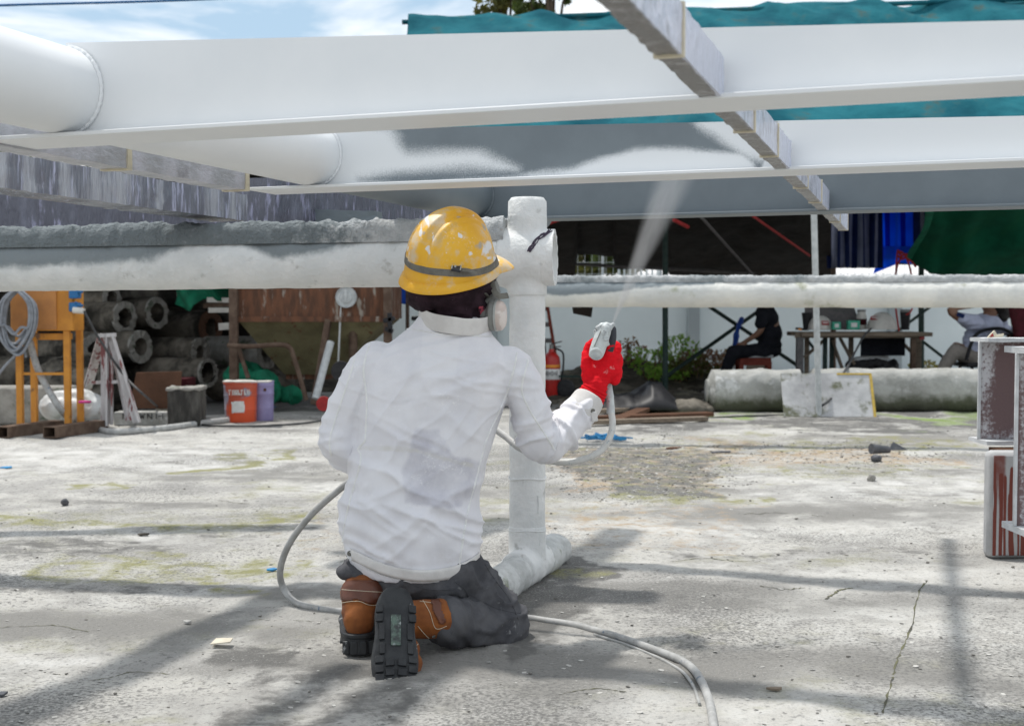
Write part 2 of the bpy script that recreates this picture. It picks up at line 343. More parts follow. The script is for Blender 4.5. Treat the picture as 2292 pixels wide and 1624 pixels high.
def link(me, name, m, parent=None, bevel=0, smooth=None, sub=0, solid=0):
    o = bpy.data.objects.new(name, me); COL.objects.link(o)
    me.materials.append(M[m] if isinstance(m, str) else m)
    if smooth is not False:
        a = 40 if smooth is None else smooth
        me.polygons.foreach_set('use_smooth', [True]*len(me.polygons))
        if a < 180:
            try: me.set_sharp_from_angle(angle=R(a))
            except Exception: pass
    if solid:
        q = o.modifiers.new('s', 'SOLIDIFY'); q.thickness = solid; q.offset = 0
    if bevel:
        q = o.modifiers.new('b', 'BEVEL'); q.width = bevel; q.segments = 2; q.limit_method = 'ANGLE'; q.angle_limit = R(35)
    if sub:
        q = o.modifiers.new('u', 'SUBSURF'); q.levels = sub; q.render_levels = sub
    if parent is not None:
        o.parent = parent; o.matrix_parent_inverse = parent.matrix_world.inverted() if parent.type != 'EMPTY' else Matrix.Translation(-parent.location)
    return o
def thing(name, label, cat, loc=(0, 0, 0), group=None):
    o = bpy.data.objects.new(name, None); COL.objects.link(o); o.location = loc; o.empty_display_size = .1
    return tag(o, label, cat, group)
def tag(o, label, cat, group=None, kind=None):
    o['label'] = label; o['category'] = cat
    if group: o['group'] = group
    if kind: o['kind'] = kind
    return o
def stuff(o, label=None, cat=None):
    o['kind'] = 'stuff'
    if label: o['label'] = label
    if cat: o['category'] = cat
    return o
def attr(me, name, vals):
    a = me.attributes.new(name, 'FLOAT', 'POINT'); a.data.foreach_set('value', np.asarray(vals, dtype=np.float32))
def co_of(me):
    A = np.empty(len(me.vertices)*3); me.vertices.foreach_get('co', A); return A.reshape(-1, 3)
def no_of(me):
    A = np.empty(len(me.vertices)*3, dtype=np.float32); me.vertex_normals.foreach_get('vector', A); return A.reshape(-1, 3).astype(float)
def set_co(me, A):
    me.vertices.foreach_set('co', np.ascontiguousarray(A, dtype=np.float32).ravel()); me.update()
def blob(mb, voxel=.008, it=8, fac=.6, disp=None):
    """union of closed shapes into ONE skin, smoothed, then displaced along its normals by disp(P, N)"""
    me0 = mb.mesh('tmp')
    bm = bmesh.new(); bm.from_mesh(me0); bmesh.ops.recalc_face_normals(bm, faces=bm.faces); bm.to_mesh(me0); bm.free()
    o = bpy.data.objects.new('tmp', me0); COL.objects.link(o)
    r = o.modifiers.new('r', 'REMESH'); r.mode = 'VOXEL'; r.voxel_size = voxel
    s = o.modifiers.new('s', 'SMOOTH'); s.factor = fac; s.iterations = it
    dg = bpy.context.evaluated_depsgraph_get(); me = bpy.data.meshes.new_from_object(o.evaluated_get(dg))
    bpy.data.objects.remove(o); bpy.data.meshes.remove(me0)
    if disp is not None:
        A = co_of(me); n = no_of(me); A = A + n*disp(A, n)[:, None]; set_co(me, A)
    return me
def chain(mb, pts, rs, n=14, m=5):
    """tapered limb: a tube with rounded ends"""
    q = smooth_path(pts, m) if len(pts) > 2 else [Vector(p) for p in pts]
    t = np.linspace(0, len(pts)-1, len(q)); rr = [float(x) for x in np.interp(t, range(len(pts)), rs)]
    mb.tube(q, rr, n); mb.ell(q[0], rr[0], n=n, m=8); mb.ell(q[-1], rr[-1], n=n, m=8); return mb
def bvh_of(me): 
    return BVHTree.FromPolygons([v.co.copy() for v in me.vertices], [tuple(p.vertices) for p in me.polygons])
def hit(bv, u, v):
    d = ray(u, v).normalized(); r = bv.ray_cast(Vector((0, 0, HC)), d, 50)
    return (r[0], r[1]) if r[0] is not None else (None, None)
def seam(bv, pts, r, off=.0008, step=7):
    """points of a line lying on a surface"""
    o = []
    sp = smooth_path([Vector((a, b, 0)) for a, b in pts], step)
    for p in sp:
        h, n = hit(bv, p.x, p.y)
        if h is not None:
            if n.dot(ray(p.x, p.y)) > 0: n = -n
            q = h + n*off
            if not o or (q-o[-1]).length < .12: o.append(q)
    return o
# ================================================================== GROUND
mat('ground', (.44, .428, .398), (.315, .307, .29), 2.6, .93, 1, 70, c3=(.19, .185, .175), s3=46, t3=(.53, .66), bdist=.009, detail=12, contrast=(.40, .60),
    layers=[('mottle', (.52, .512, .485), 9, 1.3), ('olive', (.26, .255, .175), 5.5, 1.3), ('stain', (.21, .204, .19), 4.5, 1.2), ('white', (.54, .532, .51), 5.0, 1.2), ('ochre', (.34, .26, .175), 11, 1.3), ('dark', (.12, .117, .11), 10, 1.4), ('moss', (.225, .22, .095), 9, 1.5), ('green', (.17, .25, .05), 6, .8), ('grit', (.12, .118, .112), 95, 1.45), ('pale', (.58, .565, .54), 150, 1.4)])
def axis_vals(lo, hi, step, far):
    v = list(np.arange(lo, hi+step/2, step)); s = step; a = v[-1]; b = v[0]; up = []; dn = []
    while a < far: s *= 1.5; a += s; up.append(a)
    s = step
    while b > -far: s *= 1.5; b -= s; dn.append(b)
    return np.array(dn[::-1]+v+up)
gx = axis_vals(-6.2, 6.2, .05, 700); gy = axis_vals(1.6, 14.5, .05, 700)
GX, GY = np.meshgrid(gx, gy); gp = np.stack([GX.ravel(), GY.ravel(), np.zeros(GX.size)], 1)
near = ss(9, 6.5, np.abs(gp[:, 0]))*ss(15, 13, gp[:, 1])*ss(-1, 1, gp[:, 1])
def ground_h(A):
    return (fbm(A*[.9, .9, 1], 3, 5)-.5)*.03 + (fbm(A*[6, 9, 1], 3, 9)-.5)*.022
gp[:, 2] = near*ground_h(gp)
nx, ny = len(gx), len(gy); I = np.arange(nx*ny).reshape(ny, nx)
fc = np.stack([I[:-1, :-1].ravel(), I[:-1, 1:].ravel(), I[1:, 1:].ravel(), I[1:, :-1].ravel()], 1)
gm = bpy.data.meshes.new('ground'); gm.from_pydata(gp.tolist(), [], fc.tolist()); gm.update()
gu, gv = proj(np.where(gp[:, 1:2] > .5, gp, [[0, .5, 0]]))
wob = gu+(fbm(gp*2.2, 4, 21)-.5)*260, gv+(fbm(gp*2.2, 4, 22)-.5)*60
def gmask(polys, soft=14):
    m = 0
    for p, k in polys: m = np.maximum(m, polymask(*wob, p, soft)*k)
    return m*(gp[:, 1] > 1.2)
def rect(a, b, c, d): return [(a, b), (c, b), (c, d), (a, d)]
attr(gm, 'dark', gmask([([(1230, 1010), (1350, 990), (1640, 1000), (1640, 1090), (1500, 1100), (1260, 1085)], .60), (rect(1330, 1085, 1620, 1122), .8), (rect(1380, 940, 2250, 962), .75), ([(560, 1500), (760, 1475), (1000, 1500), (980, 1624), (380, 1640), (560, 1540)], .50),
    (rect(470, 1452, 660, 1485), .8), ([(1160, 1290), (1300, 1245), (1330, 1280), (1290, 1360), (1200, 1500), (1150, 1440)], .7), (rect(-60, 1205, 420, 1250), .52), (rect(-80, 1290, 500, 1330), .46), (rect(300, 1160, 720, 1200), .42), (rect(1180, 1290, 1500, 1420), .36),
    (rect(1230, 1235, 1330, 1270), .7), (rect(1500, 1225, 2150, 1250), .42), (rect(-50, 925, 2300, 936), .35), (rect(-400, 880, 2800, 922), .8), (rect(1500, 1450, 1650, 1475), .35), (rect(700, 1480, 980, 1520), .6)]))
attr(gm, 'moss', gmask([([(1250, 1000), (1420, 980), (1690, 985), (1650, 1060), (1720, 1130), (1500, 1150), (1300, 1120)], .34), (rect(1700, 975, 2150, 1010), .45), ([(370, 1065), (500, 1030), (720, 1010), (720, 1022), (520, 1050), (380, 1075)], .8), (rect(150, 1085, 290, 1098), .7),
    (rect(-20, 1150, 700, 1185), .50), (rect(60, 1240, 760, 1300), .48), (rect(1640, 1040, 2100, 1075), .4), (rect(480, 1290, 640, 1345), .45), (rect(1300, 1110, 1720, 1135), .6), (rect(1220, 1260, 1300, 1290), .55), (rect(1500, 1420, 1800, 1440), .45), (rect(1100, 1440, 1250, 1455), .3), (rect(880, 1150, 1130, 1300), .3)]))
attr(gm, 'green', gmask([(rect(1500, 926, 2400, 936), .75), (rect(1960, 922, 2260, 948), .6), (rect(60, 945, 230, 958), .55), (rect(1200, 965, 1500, 972), .3)], 9))
attr(gm, 'ochre', gmask([(rect(1350, 1010, 2150, 1055), .5), ([(1220, 1000), (1660, 990), (1640, 1120), (1230, 1110)], .55), (rect(600, 1150, 760, 1260), .3), (rect(1200, 1120, 1700, 1240), .35), (rect(1250, 1150, 1500, 1200), .42), (rect(1700, 995, 2050, 1025), .55), (rect(0, 985, 700, 1010), .25)]))
attr(gm, 'white', gmask([(rect(-50, 985, 720, 1065), .50), (rect(1660, 1060, 2210, 1140), .42), (rect(20, 1180, 420, 1215), .55), (rect(280, 1300, 760, 1345), .5), (rect(1300, 958, 2210, 980), .42), (rect(1700, 1300, 2210, 1330), .35),
    (rect(60, 1470, 240, 1500), .6), (rect(1300, 1445, 1650, 1460), .5), (rect(100, 1400, 300, 1450), .3), (rect(1230, 1150, 1700, 1230), .3)], 22))
attr(gm, 'grit', near*(.32+.6*(fbm(gp*1.7, 3, 31)-.5)))
attr(gm, 'mottle', near*(.34+.7*(fbm(gp*[1.1, 2.2, 1], 3, 41)-.5)))
attr(gm, 'olive', near*(.24+.7*(fbm(gp*[.8, 1.9, 1], 3, 51)-.5)))
attr(gm, 'stain', near*np.clip(.32+1.2*(fbm(gp*[.7, 2.4, 1], 3, 71)-.5), 0, 1))
attr(gm, 'pale', near*(.22+.3*(fbm(gp*2.7, 3, 61)-.5)))
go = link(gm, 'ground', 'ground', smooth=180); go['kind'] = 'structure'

# paint flakes and grit lying all over the slab
def scatter_chips(n, seed, dens, size, m, name, label, cat, thick=.3):
    r = random.Random(seed); mb = MB(); k = 0; tries = 0
    while k < n and tries < n*30:
        tries += 1
        v = r.uniform(0, 1)**1.0; Y = 2.4+9.0*v**1.5; X = r.uniform(-.46, .46)*Y
        u_, v_ = proj([[X, Y, 0]]); u_ = float(u_[0]); v_ = float(v_[0])
        if r.random() > dens(u_, v_, X, Y): continue
        s = size*r.uniform(.35, 1.0)**2*(1+.10*Y); z = float(ground_h(np.array([[X, Y, 0.]]))[0])
        a0 = r.uniform(0, 6.28); q = r.randint(4, 6); el = r.uniform(.4, 1)
        tx = Vector((1, 0, r.uniform(-.22, .22))).normalized(); ty = Vector((0, 1, r.uniform(-.22, .22))).normalized(); tz = tx.cross(ty)
        poly = [(math.cos(a0+6.28*i/q)*s*r.uniform(.6, 1.1), math.sin(a0+6.28*i/q)*s*el*r.uniform(.6, 1.1)) for i in range(q)]
        mb.prism(poly, s*thick*r.uniform(.3, 1), (tx, ty, tz), (X, Y, z+.0015)); k += 1
    o = mb.obj(name, m, smooth=False); stuff(o, label, cat); return o
debris = lambda u, v: (((u-1420)/250)**2+((v-1055)/78)**2 < .55+.9*float(vn(np.array([[u/60, v/18, 0]]), 3)[0])) or (((u-1880)/300)**2+((v-1015)/34)**2 < .4+.8*float(vn(np.array([[u/60, v/18, 1]]), 3)[0]))
scatter_chips(4200, 3, lambda u, v, X, Y: 1 if debris(u, v) else .07, .0075, 'flake_pale', 'paint_flakes', 'pale flakes of dried paint strewn over the grey concrete yard', 'flakes', .16)
scatter_chips(2200, 4, lambda u, v, X, Y: 1 if debris(u, v) else .04, .0055, 'flake_dark', 'grit', 'dark crumbs of grit and concrete strewn over the yard slab', 'grit', .5)

# cracks in the slab, with moss and dirt packed in them
def crack(pts, w, seed, m_='soil'):
    r = random.Random(seed); sp = smooth_path([Vector((a, b, 0)) for a, b in pts], 10); L3 = []
    for p in sp:
        g = G(p.x+r.uniform(-2.5, 2.5), p.y+r.uniform(-1, 1)); g.z = float(ground_h(np.array([[g.x, g.y, 0.]]))[0])+.0012; L3.append(g)
    mb = MB()
    for i, g in enumerate(L3):
        d = (L3[min(i+1, len(L3)-1)]-L3[max(i-1, 0)]); d.z = 0; d.normalize(); s_ = Vector((d.y, -d.x, 0))*w*r.uniform(.15, 1); mb.v += [tuple(g-s_), tuple(g+s_)]
    mb.f = [(2*i, 2*i+1, 2*i+3, 2*i+2) for i in range(len(L3)-1)]; o = mb.obj('slab_crack', m_, smooth=False); o['kind'] = 'structure'
mat('crack_fill', (.07, .068, .055), (.13, .13, .07), 14, 1)
for i, (pts, w) in enumerate([([(1975, 1590), (1995, 1520), (2010, 1470), (2040, 1400), (2055, 1330), (2075, 1300)], .004), ([(1850, 1345), (1868, 1330), (1890, 1318), (1925, 1310)], .006), ([(1700, 1318), (1760, 1322), (1800, 1316)], .003),
    ([(120, 1500), (210, 1512), (300, 1496), (380, 1505)], .003), ([(-20, 1405), (90, 1398), (200, 1410)], .003), ([(1250, 1560), (1330, 1548), (1400, 1552)], .003), ([(2080, 1195), (2140, 1190), (2190, 1198)], .004),
    ([(300, 1125), (420, 1118), (560, 1124)], .004), ([(1500, 1260), (1580, 1252), (1650, 1260), (1720, 1255)], .004), ([(560, 1390), (620, 1384), (700, 1392)], .003), ([(1650, 1150), (1760, 1146), (1850, 1152)], .004)]): crack(pts, w, i, 'crack_fill')

# ================================================================== STEEL FRAME OVERHEAD
ZB = 1.27
def bline(u, v, z=ZB): return ab(G(u, v, z))
bA = bline(1600, 232)[1]; bB = bline(1770, 385)[1]; bC = bline(1850, 475)[1]
FT, FW = .009, .075                      # flange thickness and half width
fr = thing('steel_truss', 'white sprayed steel truss of tapered beams and a long tube, resting overhead on pipe stands', 'steel truss', tuple(F(0, bB, ZB)))
# tube: along D_, at the beams' left ends
aT = ab(P(100, 195, 2.54))[0] ; RT = .0875; zT = ZB+FT+RT
uu, vv = 200, 190
def hit_plane_b(u, v, b):                 # point seen at (u,v) in the vertical plane at distance b along D_
    d = ray(u, v); o = Vector((0, 0, HC)); t = (b - o.dot(D_))/d.dot(D_); return o+d*t
aX = ab(G(1606, 230, ZB+.006))[0]; SKW = math.tan(R(2.7))*(aX+.9)
p1 = hit_plane_b(205, 195, bA+SKW); p2 = hit_plane_b(757, 350, bB+SKW); aR = (ab(p1)[0]+ab(p2)[0])/2; aT = aR-RT
SKW = math.tan(R(2.7))*(aX-aR)
print('tube', aR, aX, SKW, ab(p1)[0], ab(p2)[0])
# the beams run a touch askew of the tube's square
aX = ab(G(1606, 230, ZB+.006))[0]
EB = Matrix.Rotation(R(-2.7), 3, 'Z') @ E; DB = Matrix.Rotation(R(-2.7), 3, 'Z') @ D_
def hit_line(u, v, Q, dirn):
    n = Vector((-dirn.y, dirn.x, 0)).normalized(); d = ray(u, v); o = Vector((0, 0, HC)); return o+d*((Q-o).dot(n)/d.dot(n))
def FB(b, a, z, off=0): return F(aX, b)+EB*(a-aX)+DB*off+Vector((0, 0, z))
def par(p, b): return (p-F(aX, b)).dot(EB)+aX
# the beams, back to front
def beam(name, b, v_left, v_right, u_left, u_right, u_end, mw, mf, paintfn=None):
    Q = F(aX, b); pt = hit_line(u_left, v_left, Q, EB); pr = hit_line(u_right, v_right, Q, EB); a_end = par(hit_line(u_end, 300, Q, EB), b)
    a0 = par(pt, b); a1 = par(pr, b); z0, z1 = pt.z, pr.z; aS = aT
    top = lambda a: z0+(z1-z0)*(a-a0)/(a1-a0)
    n = 420; k = 34; mb = MB(); aa = np.linspace(aS, a_end, n); vs = []; fs = []
    for i in range(n):
        for j in range(k): vs.append(tuple(FB(b, aa[i], ZB+FT+(top(aa[i])-ZB-FT)*j/(k-1), -.005)))
    for i in range(n-1):
        for j in range(k-1): q = i*k+j; fs.append((q, q+k, q+k+1, q+1))
    o = len(vs)
    for a in (aS, a_end):
        for z in (ZB+FT, top(a)): vs.append(tuple(FB(b, a, z, .005)))
    fs += [(o, o+1, o+3, o+2), (k-1, (n-1)*k+k-1, o+3, o+1), ((n-1)*k, o+2, o+3, (n-1)*k+k-1), (0, k-1, o+1, o), (0, o, o+2, (n-1)*k)]
    mb.v = vs; mb.f = fs; me = mb.mesh('web')
    if paintfn is not None:
        A = co_of(me); u, v = proj(A); attr(me, 'paint', paintfn(A, u, v))
    w = link(me, 'beam_web', mw, fr, smooth=30)
    aL = aT-RT-(.30 if name == 'a' else .10); f = MB().box(FB(b, (aL+a_end)/2, ZB+FT/2, FW-.050), (a_end-aL, 2*FW, FT-.0005), (EB, DB, Vector((0, 0, 1))))
    f.obj('bottom_flange', mf, w, bevel=.0015)
    return w, top
webA, topA = beam('a', bA, 96, 47, 205, 2292, 2700, 'white_paint', 'white_paint')
def paintB(A, u, v):
    nz = (fbm(np.stack([u/150, v/50, u*0], 1), 4, 3)-.5)
    low = ss(-42, 34, v-(np.interp(u, [700, 900, 1150, 1200, 1300, 1420, 1500, 1600, 1660, 1700, 1760], [405, 408, 398, 392, 372, 340, 338, 345, 352, 385, 250])+nz*26))
    cloud = polymask(u+nz*60, v+nz*20, [(700, 240), (860, 275), (905, 330), (1090, 335), (1160, 372), (1160, 385), (960, 392), (860, 402), (770, 415), (700, 440)], 58)
    rgt = polymask(u+nz*50, v+nz*20, [(1540, 255), (1660, 262), (1720, 320), (1730, 372), (1660, 355), (1600, 310), (1560, 288)], 55)
    full = ss(1700, 1775, u)+ss(860, 750, u)
    return np.clip(np.maximum.reduce([low, cloud*.85, rgt*.9, full*1.0]), 0, 1)*.95+.02
webB, topB = beam('b', bB, 290, 260, 770, 2292, 2640, 'beam_paint', 'white_paint', paintB)
webC, topC = beam('c', bC, 383, 352, 1065, 2292, 2600, 'primer', 'primer')
# the tube: three lengths, white, white, primer, butted at the beams
b0 = bA-1.5; b1 = bC+.9; sA, sB, sC = bA+SKW, bB+SKW, bC+SKW
for (q0, q1, m_) in ((b0, sA+.01, 'white_paint'), (sA+.0101, sB+.006, 'white_paint'), (sB+.0061, b1, 'primer')):
    MB().cyl(F(aT, q0, zT), F(aT, q1, zT), RT, n=64).obj('tube', m_, fr)
for b, m_ in ((sA, 'white_paint'), (sB, 'white_paint'), (sC, 'primer')):     # weld beads
    pts = [F(aT+math.cos(t)*(RT+.0015), b-.009+.0008*math.sin(t*37), zT+math.sin(t)*(RT+.0015)) for t in np.linspace(-1.45, 1.45, 70)]
    MB().tube(pts, [.0035+.0016*rnd.random() for _ in pts], 6).obj('weld_bead', m_, fr)
# crossing member wrapped in film, square section along D_
wX, hX = .036, .068
bEnd = ab(G(1872, 514, ZB+.006))[1]
def crumple_box(a, b0, b1, z0, w, h, amp, seed, nb=150, nk=7, dirs=(E, D_)):
    """a box section wrapped in film: a closed ring of points pushed about by noise"""
    mb = MB(); rings = []
    base = []
    for (x0, y0, x1, y1) in ((-1, -1, 1, -1), (1, -1, 1, 1), (1, 1, -1, 1), (-1, 1, -1, -1)):
        for i in range(nk): t = i/nk; base.append((x0+(x1-x0)*t, y0+(y1-y0)*t))
    for i in range(nb+1):
        b = b0+(b1-b0)*i/nb
        P_ = np.array([[b*34, x*3.1, y*2.3] for x, y in base]); dn = (fbm(P_, 3, seed)-.42)*amp*(.35+vn(np.array([[b*5.0, 0, 0]]), seed+9)[0]*1.3)
        rings.append([dirs[0]*(a+x*(w/2+dn[k]))+dirs[1]*b+Vector((0, 0, z0+h/2+y*(h/2+dn[k]*.8))) for k, (x, y) in enumerate(base)])
    return mb.loft(rings)
segs = [(bA-1.4, bA-.02, 'film_cross'), (bA+.02, bB-.02, 'film_cross'), (bB+.02, bC-.02, 'film_cross'), (bC+.02, bEnd, 'film_cross')]
for i, (q0, q1, m_) in enumerate(segs):
    cm = crumple_box(aX, q0, q1, ZB+.004, wX, hX, .005, 40+i).obj('cross_member', m_, fr, smooth=30)
    A = co_of(cm.data); sd_ = (A@np.array(E)-aX)/(wX/2); tb_ = (A@np.array(D_)-q0)/(q1-q0); attr(cm.data, 'paint', np.clip(ss(.5, 1, sd_)*(.58+.35*ss(.5, .95, tb_))+.45*ss(.93, 1, tb_)+.4*ss(.06, 0, tb_), 0, 1))
    for t in ((.33, .72) if i < 3 else (.5,)):
        qb = q0+(q1-q0)*t
        MB().box(F(aX, qb, ZB+.004+hX/2), (wX+.007, .011, hX+.007), (E, D_, Vector((0, 0, 1)))).obj('masking_tape', 'tape', cm)
MB().box(F(aX, bEnd+.004, ZB+.004+hX/2), (wX+.006, .008, hX+.004), (E, D_, Vector((0, 0, 1)))).obj('end_tape', 'tape', fr)

# film-wrapped sections at the left
zp = ZB
q1 = hit_plane_b(546, 437, bB-.05); a1 = ab(q1)[0]
w1 = thing('wrapped_section', 'slim steel section in grey masking film taped with beige tape, tucked under the white tube', 'steel section', tuple(F(a1, bB-.5, ZB)))
body = crumple_box(a1-.035, bA-1.3, bB-.03, ZB-.004, .07, .07, .006, 61, nb=170).obj('film_wrapping', 'film_pale', w1, smooth=30)
for (u, v) in ((317, 372),): 
    t = ab(G(u, v, ZB))[1]
    MB().box(F(a1-.035, t, ZB+.031), (.079, .018, .079), (E, D_, Vector((0, 0, 1)))).obj('masking_tape', 'tape', body)
MB().box(F(a1-.035, bB-.034, ZB+.031), (.078, .02, .077), (E, D_, Vector((0, 0, 1)))).obj('masking_tape', 'tape', body)
q2 = P(553, 468, 4.70); a2, b2 = ab(q2)
w2 = thing('wrapped_section', 'large box section in wrinkled grey film, its end resting on the stand pipe', 'steel section', tuple(F(a2, b2, 1.25)))
crumple_box(a2-.07, 1.6, b2, 1.252, .14, .094, .008, 71, nb=200).obj('film_wrapping', 'film', w2, smooth=25)
w3 = thing('wrapped_section', 'lavender film-wrapped section lying behind the large wrapped one, at the left edge', 'steel section', tuple(P(100, 470, 5.6)))
def film_bar(p, q, w, h, m_, par, seed):
    p = Vector(p); q = Vector(q); d = (q-p); L_ = d.length; d.normalize(); s = Vector((0, 0, 1)).cross(d).normalized()*-1
    mb = crumple_box(0, 0, L_, 0, w, h, .008, seed, nb=120, dirs=(s, d)); mb.v = [tuple(Vector(x)+p) for x in mb.v]; return mb.obj('film_wrapping', m_, par, smooth=25)
film_bar(P(-700, 530, 5.6), P(545, 512, 5.9), .14, .20, 'film_dark', w3, 81)
w4 = thing('wrapped_section', 'film-wrapped section right of the large wrapped one, behind the yellow helmet', 'steel section', tuple(P(700, 480, 5.3)))
film_bar(P(578, 508, 4.95), P(960, 505, 6.1), .16, .185, 'film_dark', w4, 83)
film_bar(P(560, 492, 5.25), P(850, 503, 5.1), .05, .05, 'primer', w4, 84)

# ================================================================== PAINTED PIPE STANDS
def rough_tube(a, b, r, name, m_, par, amp, nl=220, nr=48, seed=1, dust=None, caps=True, sc=26):
    a = Vector(a); b = Vector(b); x, y, z = basis(b-a); L_ = (b-a).length; V = []; ths = np.linspace(0, 2*math.pi, nr, endpoint=False)
    for i in range(nl+1):
        c = a+z*L_*i/nl
        for t in ths: V.append(c+(x*math.cos(t)+y*math.sin(t))*r)
    V = np.array([tuple(p) for p in V]); C = np.array([tuple(a+z*L_*i/nl) for i in range(nl+1) for _ in ths]); n = (V-C)/r
    V = V+n*((fbm(V*sc, 4, seed)-.5)*amp)[:, None]
    fs = [(i*nr+k, i*nr+(k+1) % nr, (i+1)*nr+(k+1) % nr, (i+1)*nr+k) for i in range(nl) for k in range(nr)]
    if caps: fs += [tuple(range(nr-1, -1, -1)), tuple(range(nl*nr, nl*nr+nr))]
    mb = MB(); mb.v = V.tolist(); mb.f = fs; me = mb.mesh(name)
    if dust is not None: attr(me, 'dust', dust(V, n))
    return link(me, name, m_, par, smooth=60)
def ridge(a, b, r, w, h, name, m_, par, seed, nl=330, dust=None):
    """lumpy strip of concrete laid along the top of a pipe"""
    a = Vector(a); b = Vector(b); d = (b-a).normalized(); s = d.cross(Vector((0, 0, 1))).normalized(); L_ = (b-a).length; nk = 22; V = []
    prof = [(-1, -.35), (-1.02, .0), (-.98, .5), (-.9, .86)]+[(t, 1.0) for t in np.linspace(-.75, .75, nk-8)]+[(.9, .86), (.98, .5), (1.02, 0), (1, -.35)]
    for i in range(nl+1):
        for (px_, pz) in prof: V.append(a+d*L_*i/nl+s*px_*w/2+Vector((0, 0, r+pz*h)))
    V = np.array([tuple(p) for p in V]); k = len(prof)
    am = np.array([max(0, p[1]) for p in prof]*(nl+1))
    dz = (fbm(V*[24, 24, 24], 4, seed)-.5)*.026*am*h/.035 + (vn(V*[70, 70, 70], seed+3)-.5)*.008*am
    V[:, 2] += dz; V[:, :2] += np.array([s.x, s.y])*((fbm(V*30, 3, seed+5)-.5)*.018)[:, None]
    fs = [(i*k+j, i*k+j+1, (i+1)*k+j+1, (i+1)*k+j) for i in range(nl) for j in range(k-1)]+[tuple(range(k)), tuple(range((nl+1)*k-1, nl*k-1, -1))]
    mb = MB(); mb.v = V.tolist(); mb.f = fs; me = mb.mesh(name)
    if dust is not None: attr(me, 'dust', dust(V, None))
    return link(me, name, m_, par, smooth=70)
CD = 4.40; cb = G(1180, 1303, 0); CD = cb.y; colr = .061
cz = .92; pc = P(1180, 577, CD); aC, bCc = ab(Vector((pc.x, pc.y, 0))); zP = pc.z; RP = .094; PD = (P(0, 593, 4.64)-pc).normalized(); PH = Vector((PD.x, PD.y, 0)).normalized()
st = thing('pipe_stand', 'white painted pipe stand with an upright post, beside the kneeling worker', 'pipe stand', (cb.x, cb.y, 0))
def dustP(V, n):
    u, v = proj(V); w = (fbm(V*[2.6, 2.6, 5], 3, 4)-.5)
    m = polymask(u+w*120, v+w*30, [(-900, 500), (880, 500), (900, 530), (640, 580), (560, 560), (470, 552), (330, 585), (150, 590), (60, 600), (-900, 610)], 40)
    return np.clip(m*.95, 0, 1)
lb = 7.2
endp = pc-PD*.083
hp = rough_tube(endp, pc+PD*lb, RP, 'horizontal_pipe', 'stand_paint', st, .006, nl=900, seed=11, dust=dustP, caps=False, sc=14)
MB().hollow(endp+PD*.10, endp-PD*.012, RP+.002, RP-.013, 44, jag=.0015).obj('pipe_end', 'stand_paint', st)
ridge(pc+PD*.072, pc+PD*lb, RP-.018, .170, .056, 'concrete_ridge', 'crust', st, 15, nl=1100, dust=lambda V, n: np.clip(ss(1040, 600, proj(V)[0])*.75, 0, 1))
top = F(aC, bCc, 1.305)
pst = rough_tube((cb.x, cb.y, .03), (cb.x, cb.y, 1.285), colr, 'post', 'stand_paint', st, .006, nl=260, seed=17, sc=20)
MB().lathe((cb.x, cb.y, 1.20), [(colr+.003, 0), (colr+.005, .02), (colr+.004, .095), (colr-.006, .108), (0.001, .110)], n=40).obj('post_cap', 'stand_paint', pst)
for (v_) in (1183, 1068):                       # painted-over weld rings, with drips
    c = P(1180, v_, cb.y); pts = [Vector((cb.x+math.cos(t)*(colr+.001), cb.y+math.sin(t)*(colr+.001), c.z+.003*math.sin(3*t))) for t in np.linspace(0, 6.283, 40)]
    MB().tube(pts, [.0025+.002*rnd.random() for _ in pts], 6).obj('weld_bead', 'stand_paint', pst)
mb = MB()
for (u, v0_, v1_) in ((1166, 1183, 1212), (1196, 1240, 1290), (1212, 1225, 1270), (1205, 1110, 1150), (1173, 1065, 1085), (1208, 1190, 1222), (1183, 1235, 1262)):
    for a_ in (0,):
        t0 = P(u, v0_, cb.y-.06); t1 = P(u, v1_, cb.y-.06); dx = t0.x-cb.x; yy = cb.y-math.sqrt(max(0, colr**2-dx*dx))-.0005
        mb.tube([(t0.x, yy, t0.z), (t0.x+.001, yy, (t0.z+t1.z)/2), (t0.x, yy, t1.z)], [.002, .0028, .0042], 7)
mb.obj('paint_drips', 'stand_paint', pst)['kind'] = 'stuff'
# saddle where the post meets the pipe
bm_ = MB().cyl(pc+PD*.095, pc-PD*.055, RP+.006, n=40); bm_.cyl((cb.x, cb.y, zP-.13), (cb.x, cb.y, zP+.15), colr+.006, n=36)
link(blob(bm_, .006, 9), 'saddle_joint', 'stand_paint', st, smooth=180)
